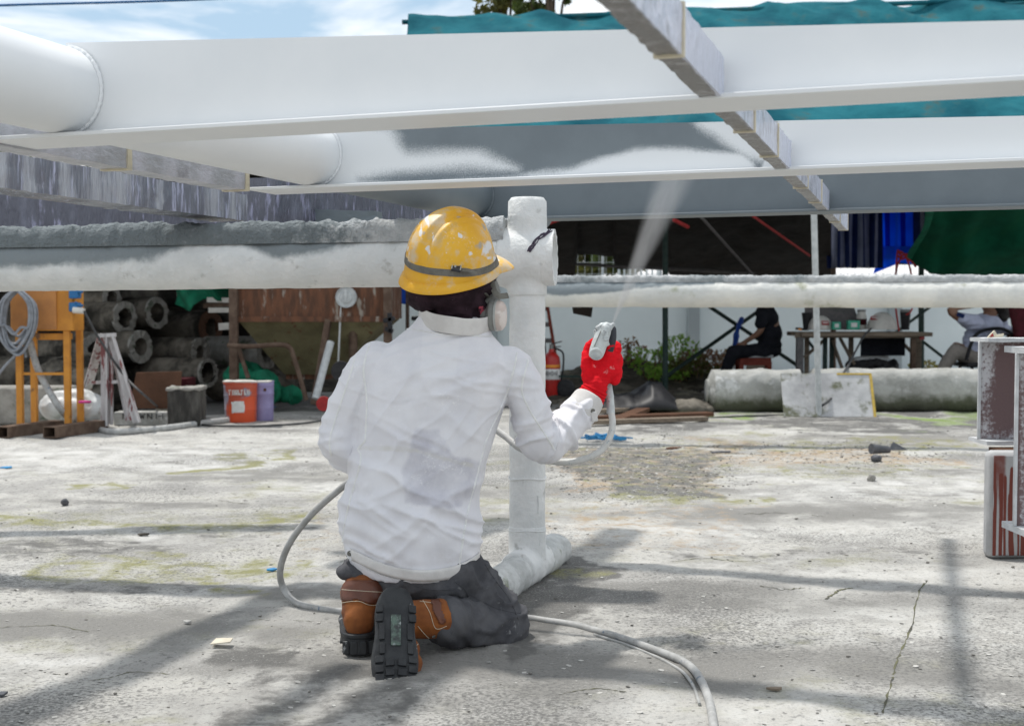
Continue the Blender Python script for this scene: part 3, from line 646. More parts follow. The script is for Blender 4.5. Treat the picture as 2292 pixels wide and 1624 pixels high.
# base pipe on the ground
rb = .060
g0 = cb-D_*0.62; g1 = cb+D_*.36
rough_tube((g0.x, g0.y, rb-.008), (g1.x, g1.y, rb-.008), rb, 'base_pipe', 'base_crust', st, .016, nl=190, seed=23, sc=18)
me = blob(MB().cyl((cb.x, cb.y, .02), (cb.x, cb.y, .20), colr+.003, n=30).cyl(cb+Vector((0, 0, rb))-D_*.12, cb+Vector((0, 0, rb))+D_*.12, rb+.006, n=30), .006, 10)
link(me, 'base_joint', 'stand_paint', st, smooth=180)
tw = thing('twine', 'frayed purple twine knotted round the end of the white stand pipe', 'twine', tuple(P(1205, 535, CD-.1)))
mb = MB()
for k in range(9):
    pts = []
    for i, (u, v) in enumerate([(1232, 516), (1215, 527), (1200, 540), (1190, 552), (1184, 562)]):
        q = hit_line(u+rnd.uniform(-4, 4), v+rnd.uniform(-3, 3), pc, PD); dz = q.z-zP; sd_ = Vector((-PH.y, PH.x, 0)); sd_ = sd_ if sd_.y < 0 else -sd_
        q = hit_line(u+rnd.uniform(-5, 5), v+rnd.uniform(-3, 3), pc+sd_*(math.sqrt(max(.0001, (RP+.006)**2-dz*dz))+.003), PD); pts.append(q)
    mb.tube(smooth_path(pts, 3), .0018, 5)
mb.obj('strands', 'twine', tw)

# far stand
def far_stand(u0, u1, name, lab):
    p0 = P(u0, 656, 9.1); t = thing(name, lab, 'pipe stand', tuple(P(1700, 656, 9.1)))
    q0 = P(1190, 656, 9.35); q1 = P(2700, 656, 8.75); 
    def du(V, n):
        u, v = proj(V); w = (fbm(V*[2, 2, 8], 3, 44)-.5)
        return np.clip(.8*polymask(u, v+w*24, [(1150, 600), (1600, 600), (1600, 632), (1500, 640), (1350, 655), (1250, 660), (1150, 655)], 10)+.35*ss(640, 624, v), 0, 1)
    rough_tube(q0, q1, .100, 'horizontal_pipe', 'far_pipe', t, .012, nl=500, seed=51, dust=du, sc=8)
    ridge(q0, q1, .088, .14, .035, 'concrete_ridge', 'crust', t, 55, nl=500, dust=lambda V, n: np.clip(.35*ss(1500, 1300, proj(V)[0]), 0, 1))
    for u in (2620, 1196):
        c = P(u, 656, 9.1 if u > 2000 else 9.32); rough_tube((c.x, c.y, 0), (c.x, c.y, 1.0), .06, 'post', 'stand_paint', t, .006, nl=80, seed=57)
far_stand(1220, 2292, 'pipe_stand', 'long white pipe stand with cracked crust, crossing the yard behind the spray gun')
# ================================================================== THE KNEELING WORKER
wk = thing('person', 'kneeling painter seen from behind in white jacket, yellow hard hat and brown boots', 'person', tuple(G(950, 1440, 0)))
def ringE(cu_l, cu_r, v, Yc, hd, n=64, ex=2.4, dz_back=0.0, tilt_lr=0.0):
    """superellipse ring whose outline is seen between cu_l and cu_r at height v"""
    a = P(cu_l, v, Yc); b = P(cu_r, v, Yc); c = (a+b)/2; hw = (b-a).length/2; o = []
    for k in range(n):
        t = 2*math.pi*k/n; ct, st_ = math.cos(t), math.sin(t)
        x = math.copysign(abs(ct)**(2/ex), ct)*hw; y = math.copysign(abs(st_)**(2/ex), st_)*hd
        o.append(c+Vector((x, y, (-dz_back if st_ < 0 else 0)*abs(st_)+tilt_lr*ct)))
    return o
YT = 3.62
rings = [(1262, 792, 1068, YT, .130, .030), (1246, 784, 1074, YT, .135, .028), (1225, 773, 1074, YT, .138, .03), (1190, 765, 1074, YT, .136, .02), (1150, 764, 1072, YT, .130, .01), (1100, 774, 1074, YT, .125, 0),
         (1040, 786, 1086, YT, .122, 0), (980, 792, 1106, YT, .120, 0), (920, 797, 1126, YT, .120, 0), (870, 803, 1140, YT, .118, 0), (830, 814, 1148, YT, .110, 0), (800, 832, 1140, YT, .100, 0),
         (775, 860, 1122, YT, .088, 0), (752, 890, 1104, YT, .078, 0), (730, 918, 1092, YT-.005, .068, 0), (708, 938, 1080, YT-.01, .060, 0)]
tm = MB(); tm.loft([ringE(l, r_, v, y, h, dz_back=dz) for (v, l, r_, y, h, dz) in rings])
# sleeves
sh_l = [P(842, 806, YT-.005), P(808, 850, YT-.01), P(775, 925, YT-.01), P(766, 996, YT-.01), P(802, 1018, 3.72), P(850, 1000, 3.86)]
chain(tm, sh_l, [.056, .058, .053, .049, .046, .042])
sh_r = [P(1140, 822, YT), P(1166, 855, YT), P(1186, 915, YT+.01), P(1204, 976, YT+.03), P(1245, 978, YT+.07), P(1300, 918, YT+.12)]
chain(tm, sh_r, [.060, .059, .055, .055, .053, .044])
tm.ell(P(1236, 1000, YT+.05), (.038, .04, .034))
CRR = [ (P(1290, 930, YT+.11), P(1316, 896, YT+.135)) ]
Ls = np.array([tuple(p) for p in sh_l]); Rs = np.array([tuple(p) for p in sh_r])
def ridged(x): return 1-np.abs(2*x-1)
def fold_disp(A, n):
    u, v = proj(A); d = np.zeros(len(A))
    # long diagonal drags across the back, from the shoulder blades to the waist on the other side
    def drag(ang, s_long, s_short, seed, w=0.0):
        c, s = math.cos(ang), math.sin(ang); x = A[:, 0]*c+A[:, 2]*s; y = -A[:, 0]*s+A[:, 2]*c
        wx = (fbm(A*5, 3, seed+5)-.5)*.12
        return ridged(fbm(np.stack([x*s_long+wx*3, (y+wx*.55)*s_short, A[:, 1]*3], 1), 2, seed))**2.4
    back = ss(.15, -.25, n[:, 1])*(1-.85*ss(1236, 1256, v-18*np.sin(np.clip((u-775)/310, 0, 1)*math.pi)))
    lowr = ss(900, 1150, v); up = ss(960, 780, v)
    patchy = ss(.30, .62, fbm(A*[3.2, 3.2, 4.2], 2, 91))
    d += back*(.35+.65*patchy)*(.0180*(drag(R(-28), 2.0, 17, 3)-.35)*ss(850, 1010, v)*(1-ss(1180, 1240, v)*.5))
    d += back*(1-.6*patchy)*(.0165*(drag(R(34), 2.2, 15, 13)-.35)*ss(960, 1180, v)*(1-ss(1200, 1245, v)*.6))
    d += back*(.010*(drag(R(12), 2.0, 22, 23)-.35)*up)
    d += back*(.013*(drag(R(62), 2.4, 14, 33)-.35)*ss(790, 840, v)*ss(1060, 900, v))
    def crease(ang, s_long, s_short, seed):
        c, s = math.cos(ang), math.sin(ang); x = A[:, 0]*c+A[:, 2]*s; y = -A[:, 0]*s+A[:, 2]*c; wx = (fbm(A*6, 3, seed+5)-.5)
        r = ridged(vn(np.stack([x*s_long+wx, (y+wx*.10)*s_short, A[:, 1]*2], 1), seed)); return r**7
    d += back*(.011*crease(R(-34), 3.0, 15, 103)*ss(930, 1040, v)+.010*crease(R(28), 3.2, 14, 113)*ss(1000, 1160, v)+.0055*crease(R(52), 3.5, 17, 123)*ss(760, 830, v)*ss(1100, 900, v)+.005*crease(R(-12), 3.5, 22, 133)*ss(760, 800, v)*ss(960, 860, v))-.0022*back
    side = ss(-.2, .6, n[:, 1])
    d += side*.006*(drag(R(20), 2.5, 14, 43)-.35)
    # sleeves: crumples across the arm, strongest at the elbows
    def armf(pts, seed, amp):
        t = np.full(len(A), 1e9); s_ = np.zeros(len(A)); acc = 0
        for i in range(len(pts)-1):
            a, b = pts[i], pts[i+1]; ab_ = b-a; L_ = np.linalg.norm(ab_); k = np.clip(((A-a)@ab_)/(L_*L_), 0, 1)
            dd = np.linalg.norm(A-(a+k[:, None]*ab_), axis=1); m = dd < t; t = np.where(m, dd, t); s_ = np.where(m, acc+k*L_, s_); acc += L_
        s_n = s_/acc; w = ss(.085, .06, t)*ss(.22, .40, s_n)
        q = np.stack([s_*30+(fbm(A*9, 2, seed+2)-.5)*2.2, A[:, 0]*5, A[:, 2]*5], 1)
        bend = np.exp(-((s_n-.66)/.20)**2)
        lon = ridged(fbm(A*[9, 9, 13], 3, seed+7))**2
        return w*(amp*(ridged(fbm(q, 2, seed))**2-.35)*(.35+.9*bend)+.004*(lon-.4))
    d += armf(Ls, 60, .018)+armf(Rs, 70, .022)
    d += (fbm(A*34, 2, 8)-.5)*.0012
    # tuck above the hem band, gathering seam at the sleeve heads
    d -= .005*np.exp(-((v-(1250+22*np.sin(np.clip((u-775)/310, 0, 1)*math.pi)))/7)**2)*back
    return d
jm = blob(tm, .0055, 7, .5, fold_disp)
A = co_of(jm); u, v = proj(A); nn = no_of(jm); bk = ss(.2, -.1, nn[:, 1])
w1_ = (fbm(A*18, 3, 2)-.5)
attr(jm, 'shirt', bk*polymask(u+w1_*30, v+w1_*20, [(925, 955), (985, 950), (1010, 1010), (1095, 1035), (1060, 1120), (1015, 1148), (905, 1135), (898, 1060), (908, 1010)], 14)*.50)
attr(jm, 'stripe', bk*polymask(u, v+w1_*4, [(800, 992), (905, 994), (1065, 1035), (1060, 1052), (930, 1016), (800, 1010)], 7)*.5)
attr(jm, 'pale', bk*polymask(u, v, [(946, 716), (1034, 720), (1022, 848), (936, 846)], 4)*.55)
attr(jm, 'soil', np.clip(.22+bk*0+.12*ss(1150, 1260, v)+.25*ss(.2, .8, nn[:, 0])*0, 0, 1))
spl = np.maximum.reduce([polymask(u, v, p, 6) for p in ([(935, 1005), (1050, 1025), (1045, 1065), (935, 1060)], [(975, 870), (1035, 880), (1030, 925), (985, 930)], [(905, 1055), (990, 1060), (960, 1090), (900, 1085)], [(805, 1095), (845, 1105), (845, 1118), (805, 1110)],
    [(860, 900), (905, 905), (905, 925), (860, 920)], [(770, 830), (800, 800), (815, 815), (790, 860)], [(1195, 850), (1225, 930), (1215, 935), (1190, 870)], [(1120, 960), (1140, 900), (1150, 905), (1130, 970)], [(950, 1190), (990, 1195), (985, 1215), (950, 1205)])])
attr(jm, 'splash', bk*spl*.30)
jk = link(jm, 'jacket', 'jacket', wk, smooth=180)
jb = bvh_of(jm)
def stitch(pts, r=.0030, w=3):
    sp = seam(jb, pts, r, .0006)
    if len(sp) > 3: MB().tube(sp, [r*(.75+.5*rnd.random()) for _ in sp], 7, flat=.55).obj('seam', 'stitch', jk)
for s_ in ([(834, 752), (814, 822), (821, 890), (819, 957), (817, 985), (802, 1005), (808, 1030), (781, 1130), (768, 1197), (771, 1236)],
           [(1157, 789), (1148, 834), (1125, 901), (1092, 974), (1079, 1017), (1063, 1080), (1047, 1142), (1035, 1214), (1028, 1262)],
           [(1182, 806), (1170, 850), (1169, 880), (1188, 922), (1221, 974), (1243, 1008)],
           [(808, 762), (780, 850), (752, 935), (738, 985), (742, 1020)],
           [(850, 742), (900, 735), (1000, 748), (1080, 752), (1110, 752)]): stitch(s_)
stitch([(774, 1226), (800, 1246), (850, 1266), (900, 1279), (940, 1284), (980, 1283), (1020, 1276), (1060, 1258), (1088, 1232)], .0016)
def stud(par, bv, u, v, r, m_='buckle'):
    h, n = hit(bv, u, v)
    if h is None: return
    if n.dot(ray(u, v)) > 0: n = -n
    MB().lathe(h, [(r, -.001), (r, .0018), (r*.7, .0026), (r*.55, .0016), (0.0001, .0016)], axis=n, n=16).obj('stud', m_, par)
for (u_, v_) in ((1016, 1276), (1043, 1268), (783, 1238)): stud(jk, jb, u_, v_, .0075, 'strap')
stitch([(776, 1243), (800, 1262), (850, 1284), (900, 1298), (940, 1302), (980, 1300), (1020, 1293), (1060, 1275), (1086, 1250)], .0022)
# collar: a standing band
def band(c, ax, rx, ry, h, th, n=72, wob=.002, seed=0, flare=0.0, t0=0, t1=2*math.pi):
    X, Y, Z = ax; V = []; closed = abs(t1-t0-2*math.pi) < 1e-6; m = n if closed else n+1
    prof = [(0, 0), (.5, .35), (.6, 1.0), (.3, 1.06), (-.3, 1.05), (-.6, .95), (-.5, .3), (-.3, 0)]
    for i in range(m):
        t = t0+(t1-t0)*i/n; w = (vn(np.array([[math.cos(t)*3, math.sin(t)*3, 1.7]]), seed)[0]-.5)*wob*4
        for (pr, ph) in prof:
            V.append(c+X*math.cos(t)*(rx+pr*th+w+flare*ph)+Y*math.sin(t)*(ry+pr*th+w+flare*ph)+Z*(ph*h+w*.6))
    k = len(prof); mb = MB(); fs = []
    for i in range(n if closed else n): 
        for j in range(k): a = i*k+j; b = i*k+(j+1) % k; i2 = (i+1) % m; fs.append((a, i2*k+j, i2*k+(j+1) % k, b))
    mb.v = [tuple(p) for p in V]; mb.f = fs; return mb
cl = (P(940, 722, YT-.01), P(1092, 742, YT-.01)); cc = (cl[0]+cl[1])/2; cx = (cl[1]-cl[0]); hw = cx.length/2; cx.normalize()
cy_ = Vector((0, 1, .28)).normalized(); cyv = (cy_-cx*cy_.dot(cx)).normalized(); cz_ = cx.cross(cyv)
colr_ = band(cc, (cx, cyv, cz_), hw+.001, .078, .048, .0045, seed=5, wob=.0035).obj('collar', 'jacket_trim', jk, smooth=60, sub=1)
# waistband, standing slightly proud of the hem
def proud(pts_lo, pts_hi, bv, off, name, m_, par, n=60, flip=False):
    lo = smooth_path([Vector((a, b, 0)) for a, b in pts_lo], 10); hi = smooth_path([Vector((a, b, 0)) for a, b in pts_hi], 10); rows = []
    for a, b in zip(lo, hi):
        row = []
        for t in (0, .25, .5, .75, 1):
            q = a.lerp(b, t); h, nr = hit(bv, q.x, q.y)
            if h is None: row = None; break
            row.append(h+(Vector((0, -1, 0))*.5+ (nr if nr.dot(ray(q.x, q.y)) < 0 else -nr)*.5).normalized()*off)
        if row: rows.append(row)
    if len(rows) < 3: return None
    k = 5; mb = MB(); mb.v = [tuple(p) for r_ in rows for p in r_]; mb.f = [(i*k+j, i*k+j+1, (i+1)*k+j+1, (i+1)*k+j) for i in range(len(rows)-1) for j in range(k-1)]
    return mb.obj(name, m_, par, smooth=180, solid=.003)
proud([(789, 1252), (850, 1281), (900, 1295), (940, 1300), (980, 1298), (1020, 1290), (1058, 1271), (1073, 1256)], [(785, 1226), (850, 1256), (900, 1270), (940, 1274), (980, 1272), (1020, 1264), (1058, 1246), (1075, 1231)], jb, .004, 'waistband', 'jacket_trim', jk)
# cuff of the right sleeve
ca, cb2 = P(1296, 926, YT+.115), P(1318, 893, YT+.14); czv = (cb2-ca).normalized(); cxv, cyv2, _ = basis(czv)
cf = MB(); cf.tube([ca-czv*.012, ca, ca+czv*.02, cb2, cb2+czv*.006, cb2+czv*.004, cb2-czv*.02], [.046, .050, .050, .047, .046, .041, .040], 36, caps=False)
cuff = cf.obj('cuff', 'jacket_trim', jk, smooth=70, sub=1)
cbv = bvh_of(cuff.data); 
for (u_, v_) in ((1327, 920), ): stud(jk, cbv, u_, v_, .0075, 'strap')
MB().box(P(1330, 932, YT+.08), (.018, .006, .03), (Vector((1, .1, .2)).normalized(), Vector((-.1, 1, 0)).normalized(), Vector((-.2, 0, 1)).normalized())).obj('cuff_tab', 'jacket_trim', cuff, bevel=.003)
# left cuff, in front of the body
la, lb_ = P(838, 1006, 3.83), P(862, 994, 3.90); MB().tube([la, lb_], [.047, .046], 24).obj('cuff', 'jacket_trim', jk, bevel=.003)

# ---- body (one continuous skin: head, neck, trunk and limbs under the clothes)
bd = MB()
Hc = P(1012, 600, 3.60)                                       # head centre
FW_ = Vector((math.sin(R(48)), math.cos(R(48)), .30)).normalized()  # where the face points: right, away and up
SD = Vector((0, 0, 1)).cross(FW_).normalized(); UP = FW_.cross(SD)*1.0
hax = (SD, FW_, UP)
bd.ell(Hc+FW_*.004+UP*.0, (.074, .094, .105), hax, 24, 16)
bd.ell(Hc+FW_*.052-UP*.062, (.048, .048, .048), hax)             # jaw
bd.tube([Hc+FW_*.092+UP*.012, Hc+FW_*.112-UP*.022, Hc+FW_*.098-UP*.034], [.008, .013, .012], 10)   # nose
for s_ in (-1, 1): bd.ell(Hc+SD*s_*.078-FW_*.004-UP*.012, (.010, .020, .032), hax)   # ears
chain(bd, [Hc-UP*.05-FW_*.01, P(1004, 735, YT+.01), P(1000, 800, YT)], [.052, .050, .05])
for (l, r_, v, h) in ((830, 1150, 830, .09),): pass
bd.ell(P(985, 900, YT), (.165, .09, .17)); bd.ell(P(930, 1080, YT), (.145, .09, .16)); bd.ell(P(930, 1220, YT+.01), (.15, .10, .10))
chain(bd, [P(830, 840, YT), P(772, 992, YT), P(870, 985, 3.93)], [.036, .030, .024]); chain(bd, [P(1150, 850, YT), P(1220, 978, YT+.05), P(1322, 888, YT+.145)], [.038, .032, .026])
chain(bd, [P(1000, 1260, YT+.02), P(1110, 1385, YT+.03)], [.075, .05]); chain(bd, [P(1110, 1388, YT+.02), P(985, 1378, 3.50)], [.048, .036])
chain(bd, [P(870, 1250, YT+.02), P(858, 1195, 3.98)], [.065, .045]); chain(bd, [P(858, 1195, 3.98), P(815, 1300, YT)], [.048, .036])
link(blob(bd, .007, 6), 'body', 'skin', wk, smooth=180)
for s_ in (-1, 1):
    eye = MB().ell(Hc+FW_*.083+SD*s_*.031+UP*.008, .0125, n=14).obj('eye', 'label_white', wk)
    MB().ell(Hc+FW_*.0925+SD*s_*.031+UP*.008, .0055, n=10, m=6).obj('iris', 'hair', eye)
# scarf wound round the lower head and neck
sc = MB()
sc.ell(Hc-UP*.058+FW_*.004, (.092, .108, .066), hax, 30, 18); sc.ell(P(965, 662, 3.60), (.062, .07, .045))
sc.ell(Hc-UP*.02-FW_*.02, (.079, .082, .070), hax, 24, 14)
chain(sc, [Hc-UP*.07, P(1010, 716, YT+.005), P(1012, 728, YT+.02)], [.078, .070, .060], n=24)
sc.ell(P(1075, 705, YT+.01), (.030, .05, .050))
def scarf_d(A, n):
    q = A-np.array(Hc); z = q@np.array(UP); x = q@np.array(SD); y = q@np.array(FW_); an = np.arctan2(x, y)
    wv = z+.030*np.sin(an*1.0+1.2)+(fbm(A*10, 3, 5)-.5)*.035
    return .016*(ridged(fbm(np.stack([an*.7, wv*32, x*0], 1), 2, 6))**2-.4)+(fbm(A*60, 2, 7)-.5)*.0015
scm = blob(sc, .0045, 5, .5, scarf_d); scf = link(scm, 'scarf', 'scarf', wk, smooth=180); sb = bvh_of(scm)
# face cloth print, the dark cap lining and pale headband showing under the helmet
def patch(bv, poly, off, name, m_, par, seed=0, step=3.2):
    xs = [p[0] for p in poly]; ys = [p[1] for p in poly]; U, Vv = np.meshgrid(np.arange(min(xs), max(xs)+step, step), np.arange(min(ys), max(ys)+step, step))
    ins = polymask(U.ravel()+(vn(np.stack([U.ravel()*.12, Vv.ravel()*.12, U.ravel()*0], 1), seed)-.5)*4, Vv.ravel(), poly, .5) > .5
    idx = {}; mb = MB()
    for i, (a, b) in enumerate(zip(U.ravel(), Vv.ravel())):
        if not ins[i]: continue
        h, nr = hit(bv, a, b)
        if h is None: continue
        if nr.dot(ray(a, b)) > 0: nr = -nr
        idx[i] = len(mb.v); mb.v.append(tuple(h+nr*off))
    W_ = U.shape[1]
    for i in list(idx):
        q = (i, i+1, i+1+W_, i+W_)
        if all(k in idx for k in q) and (i+1) % W_: mb.f.append(tuple(idx[k] for k in q))
    if len(mb.f) < 2: return None
    return mb.obj(name, m_, par, smooth=180, solid=.0015)
patch(sb, [(1068, 685), (1084, 682), (1090, 712), (1083, 728), (1074, 712)], .0015, 'printed_flower', 'scarf_print', scf, 4)

# ---- hard hat
HO = P(1009, 601, 3.60)
yaw = R(48)
# local: +Y front, +X right, +Z up
RM = Matrix.Rotation(R(23), 3, 'X') @ Matrix.Rotation(-yaw, 3, 'Z')
RM = Matrix.Rotation(R(-3), 3, 'Y') @ RM
hv = []; NT, NP = 120, 46
def rim_pt(th):                                    # outer edge of the brim
    c, s = math.cos(th), math.sin(th)              # th = 0 right side, 90 deg front
    fr_ = ss(.55, .98, np.array([s]))[0]
    return fr_
def helmet_pt(th, k):
    c, s = math.cos(th), math.sin(th); a, b, h = .1115, .1335, .158
    front = float(ss(.62, .97, np.array([s]))[0]); back = float(ss(-.3, -.9, np.array([s]))[0])
    if k <= 6:                                      # brim
        t = k/6.0; ext = .013+.050*front+.006*back
        r = 1+0; e = ext*(1-t); x = c*(a+.003+e*(.9 if front < .2 else .75)); y = s*(b+.003)+(s*e if True else 0)
        z = -.006*(1-t)*(1-t)*2-.016*front*(1-t)**1.3+.002
        z -= .010*(1-t)**3
        return Vector((x, y, z))
    t = (k-6)/(NP-6.0); ph = t*math.pi/2
    lift = .030                                      # short straight skirt first
    rr = math.cos(ph)**.86 if t < .999 else 0; zz = h*math.sin(ph)**.98
    x = c*a*rr; y = s*b*rr
    # bulge of the skirt below the strap
    # crest along the crown, running front to back, with two side ribs
    w = abs(x); n_ = Vector((x/(a*a), y/(b*b), (zz+.001)/(h*h))).normalized()
    run = float(ss(.10, .42, np.array([t]))[0])
    cre = .0115*(1-float(ss(.017, .026, np.array([w]))[0]))*run
    rib = -.0032*math.exp(-((w-.034)/.0035)**2)*run+.0048*math.exp(-((w-.046)/.006)**2)*run-.002*math.exp(-((w-.057)/.0035)**2)*run
    return Vector((x, y, zz+.002))+n_*(cre+rib+.004*float(ss(.12, .0, np.array([t]))[0]))
for k in range(NP+1):
    for i in range(NT): hv.append(HO+RM @ helmet_pt(2*math.pi*i/NT, k))
hf = [(k*NT+i, k*NT+(i+1) % NT, (k+1)*NT+(i+1) % NT, (k+1)*NT+i) for k in range(NP) for i in range(NT)]
hb = MB(); hb.v = [tuple(p) for p in hv]; hb.f = hf; hmsh = hb.mesh('hard_hat')
A = co_of(hmsh); hbv = bvh_of(hmsh); u, v = proj(A)
hl = link(hmsh, 'hard_hat', 'helmet', wk, smooth=50, solid=-.003, sub=1)
w_ = (fbm(A*40, 3, 2)-.5); uu_, vv_ = u+w_*22, v+w_*16
def spots(L_): return np.maximum.reduce([np.clip(1.35-np.hypot((uu_-x)/a, (vv_-y)/b), 0, 1) for (x, y, a, b) in L_])
vis = (no_of(hmsh) @ np.array(RM @ Vector((0, 0, 1))) > -.5)
attr(hmsh, 'splash', spots([(959, 556, 8, 9), (963, 567, 5, 6), (1088, 548, 8, 15), (1086, 563, 7, 8), (1025, 525, 6, 5), (1051, 567, 7, 6), (1083, 571, 5, 5), (998, 563, 3, 3), (1010, 565, 3, 3), (1062, 484, 6, 4), (1096, 577, 12, 4), (940, 515, 3, 22), (968, 530, 3, 16), (955, 490, 6, 22), (1100, 470, 4, 4), (915, 560, 3, 14), (1112, 585, 6, 8), (1030, 600, 4, 2)])*.85)
attr(hmsh, 'grey', spots([(1080, 505, 9, 12), (1030, 490, 6, 5), (945, 520, 5, 10), (965, 508, 6, 6), (1055, 540, 4, 3), (1075, 550, 10, 16), (1010, 570, 5, 3), (985, 600, 8, 3)])*.62)
attr(hmsh, 'fleck', np.clip(.20+.35*(fbm(A*18, 3, 22)-.5), 0, 1))
attr(hmsh, 'scuff', np.clip(.24+.35*(fbm(A*24, 3, 12)-.5)*2+.35*polymask(u, v, [(900, 590), (925, 500), (1000, 455), (1060, 460), (1010, 480), (950, 520), (925, 600)], 20)+.30*ss(1060, 1130, u), 0, 1))
# chin strap round the shell with its buckle
def on_shell(th, z, off=.003):
    # find the point of the shell at height z above the rim plane
    best = min(range(6, NP), key=lambda k: abs(helmet_pt(th, k).z-z)); a = helmet_pt(th, best); b = helmet_pt(th, min(best+1, NP)) if a.z < z else helmet_pt(th, best-1)
    t = (z-a.z)/((b.z-a.z) or 1e-6); p = a.lerp(b, max(0, min(1, t))); o_ = Vector((p.x, p.y, 0)).normalized(); return p+o_*off
mb = MB(); NS = 90
for i in range(NS):
    th = 2*math.pi*i/NS; z0 = .036-(.013 if math.sin(th+R(42)) < 0 else .026)*math.sin(th+R(42))
    for (z, o_) in ((z0-.0095, .0008), (z0-.0088, .0038), (z0+.0088, .0038), (z0+.0095, .0008)): mb.v.append(tuple(HO+RM @ on_shell(th, z, o_)))
mb.f = [(i*4+j, i*4+(j+1) % 4, ((i+1) % NS)*4+(j+1) % 4, ((i+1) % NS)*4+j) for i in range(NS) for j in range(4)]
stp = mb.obj('strap', 'strap', hl, smooth=30)
h, n = hit(bvh_of(stp.data), 1020, 604)
if h is not None:
    n = -n if n.dot(ray(1020, 604)) > 0 else n; X = (Vector((1, 0, -.10))-n*n.dot(Vector((1, 0, -.10)))).normalized(); Y = n.cross(X)
    MB().box(h+n*.006, (.026, .027, .008), (X, Y, n)).obj('buckle', 'glove_black', stp, bevel=.0015)
    for dx in (-.0115, .0115): MB().box(h+n*.0105+X*dx, (.003, .027, .003), (X, Y, n)).obj('buckle_bar', 'clear_rim', stp, bevel=.0008)
    MB().box(h+n*.0108-X*.003+Y*.002, (.005, .013, .002), (X, Y, n)).obj('buckle_tab', 'clear_rim', stp)
    tl = [h+X*.014+n*.004, h+X*.035+n*.006+Y*.002, h+X*.055+n*.004-Y*.001, h+X*.066+n*.010-Y*.006]
    MB().tube(smooth_path(tl, 4), [.009]*8+[.007, .005, .004, .003, .002], 8, flat=.22, upv=n).obj('strap_end', 'strap', stp)
# visor slot lines on the skirt
for (u_, v0_, v1_) in ((972, 606, 629), (996, 602, 627), (1045, 603, 620)):
    sp = seam(hbv, [(u_, v0_), (u_+1, v1_)], .0012, .0004, 4)
    if len(sp) > 2: MB().tube(sp, .0011, 5).obj('moulding', 'helmet', hl)
# black lining and pale headband under the rim at the back
def arc_band(r_a, r_b, z0, z1, t0, t1, n=40):
    mb = MB()
    for i in range(n+1):
        th = t0+(t1-t0)*i/n; c, s = math.cos(th), math.sin(th)
        for (z, k) in ((z0, .995), (z0, 1.03), (z1, 1.03), (z1, .995)): mb.v.append(tuple(HO+RM @ Vector((c*r_a*k, s*r_b*k, z))))
    mb.f = [(i*4+j, i*4+(j+1) % 4, (i+1)*4+(j+1) % 4, (i+1)*4+j) for i in range(n) for j in range(4)]+[(0, 1, 2, 3), (n*4+3, n*4+2, n*4+1, n*4)]
    return mb
arc_band(.0880, .1010, -.034, -.001, R(165), R(268)).obj('sweat_pad', 'glove_black', hl, smooth=30)
arc_band(.0885, .1015, -.026, .004, R(268), R(345)).obj('headband', 'clear_rim', hl, smooth=30)

# ---- respirator
mk = MB(); mc = Hc+FW_*.098-UP*.045
mk.ell(mc, (.044, .040, .046), hax, 24, 14); mk.ell(mc+FW_*.03-UP*.01, (.026, .022, .026), hax)
mask = link(blob(mk, .005, 5), 'respirator', 'filter_rim', wk, smooth=180)
fc1 = P(1112, 706, 3.60); ax1 = Vector((.985, -.20, .0)).normalized()
def filt(c, ax):
    f = MB().lathe(c-ax*.020, [(.030, -.006), (.040, 0), (.043, .004), (.043, .014), (.041, .017)], ax, 36, 1, 1).obj('filter_body', 'filter_rim', mask, smooth=35)
    MB().lathe(c-ax*.003, [(.0415, 0), (.044, .001), (.044, .006), (.040, .0075)], ax, 36).obj('retainer_ring', 'clear_rim', f, smooth=35)
    g = MB().lathe(c+ax*.004, [(.042, -.002), (.0425, .006), (.040, .012), (.031, .019), (.016, .022), (.0001, .0235)], ax, 36).obj('filter_cover', 'filter_cover', f, smooth=60)
    return f
filt(fc1, ax1)
fc2 = mc-SD*(-1)*0 + (FW_*.02) ; fc2 = mc*2-fc1; fc2 = mc+SD*(.085 if (fc1-mc).dot(SD) < 0 else -.085)+FW_*.01
filt(fc2, (fc2-mc).normalized())
chain(mk := MB(), [mc, (mc+fc1)/2+FW_*.01, fc1-ax1*.03], [.03, .026, .026]).obj('filter_port', 'filter_rim', mask)
h1 = smooth_path([P(1100, 628, 3.60), P(1106, 650, 3.585), P(1118, 662, 3.58), P(1137, 661, 3.60)], 6)
MB().tube(h1, .0085, 8, flat=.25, upv=Vector((.3, -1, .3))).obj('strap', 'strap', mask)
sp = seam(sb, [(1085, 655), (1098, 672), (1104, 690)], .004, .003)
if len(sp) > 2: MB().tube(sp, .005, 8, flat=.4).obj('strap', 'strap', mask)

# ---- trousers
tr = MB()
tr.ell(P(932, 1235, YT), (.175, .125, .115)); tr.ell(P(1010, 1280, YT-.01), (.10, .11, .085)); tr.ell(P(870, 1262, YT), (.10, .11, .075)); tr.ell(P(935, 1285, YT-.01), (.155, .12, .075)); tr.ell(P(985, 1300, YT-.03), (.10, .10, .07))
chain(tr, [P(1005, 1290, YT), P(1065, 1345, YT+.02), P(1128, 1398, YT+.03)], [.098, .092, .072])
chain(tr, [P(1126, 1405, YT+.01), P(1060, 1400, 3.555), P(1002, 1388, 3.475)], [.066, .063, .060])
chain(tr, [P(868, 1262, YT+.01), P(862, 1215, 3.85), P(858, 1190, 4.02)], [.080, .076, .062]); chain(tr, [P(858, 1190, 4.02), P(828, 1240, 3.80), P(822, 1238, 3.68)], [.060, .056, .050])
JR = np.array([tuple(P(1112, 1405, YT+.01)), tuple(P(1002, 1388, 3.475))])
tr.ell(P(806, 1276, 3.590), (.069, .072, .027)); tr.ell(P(830, 1258, 3.62), (.066, .07, .03))
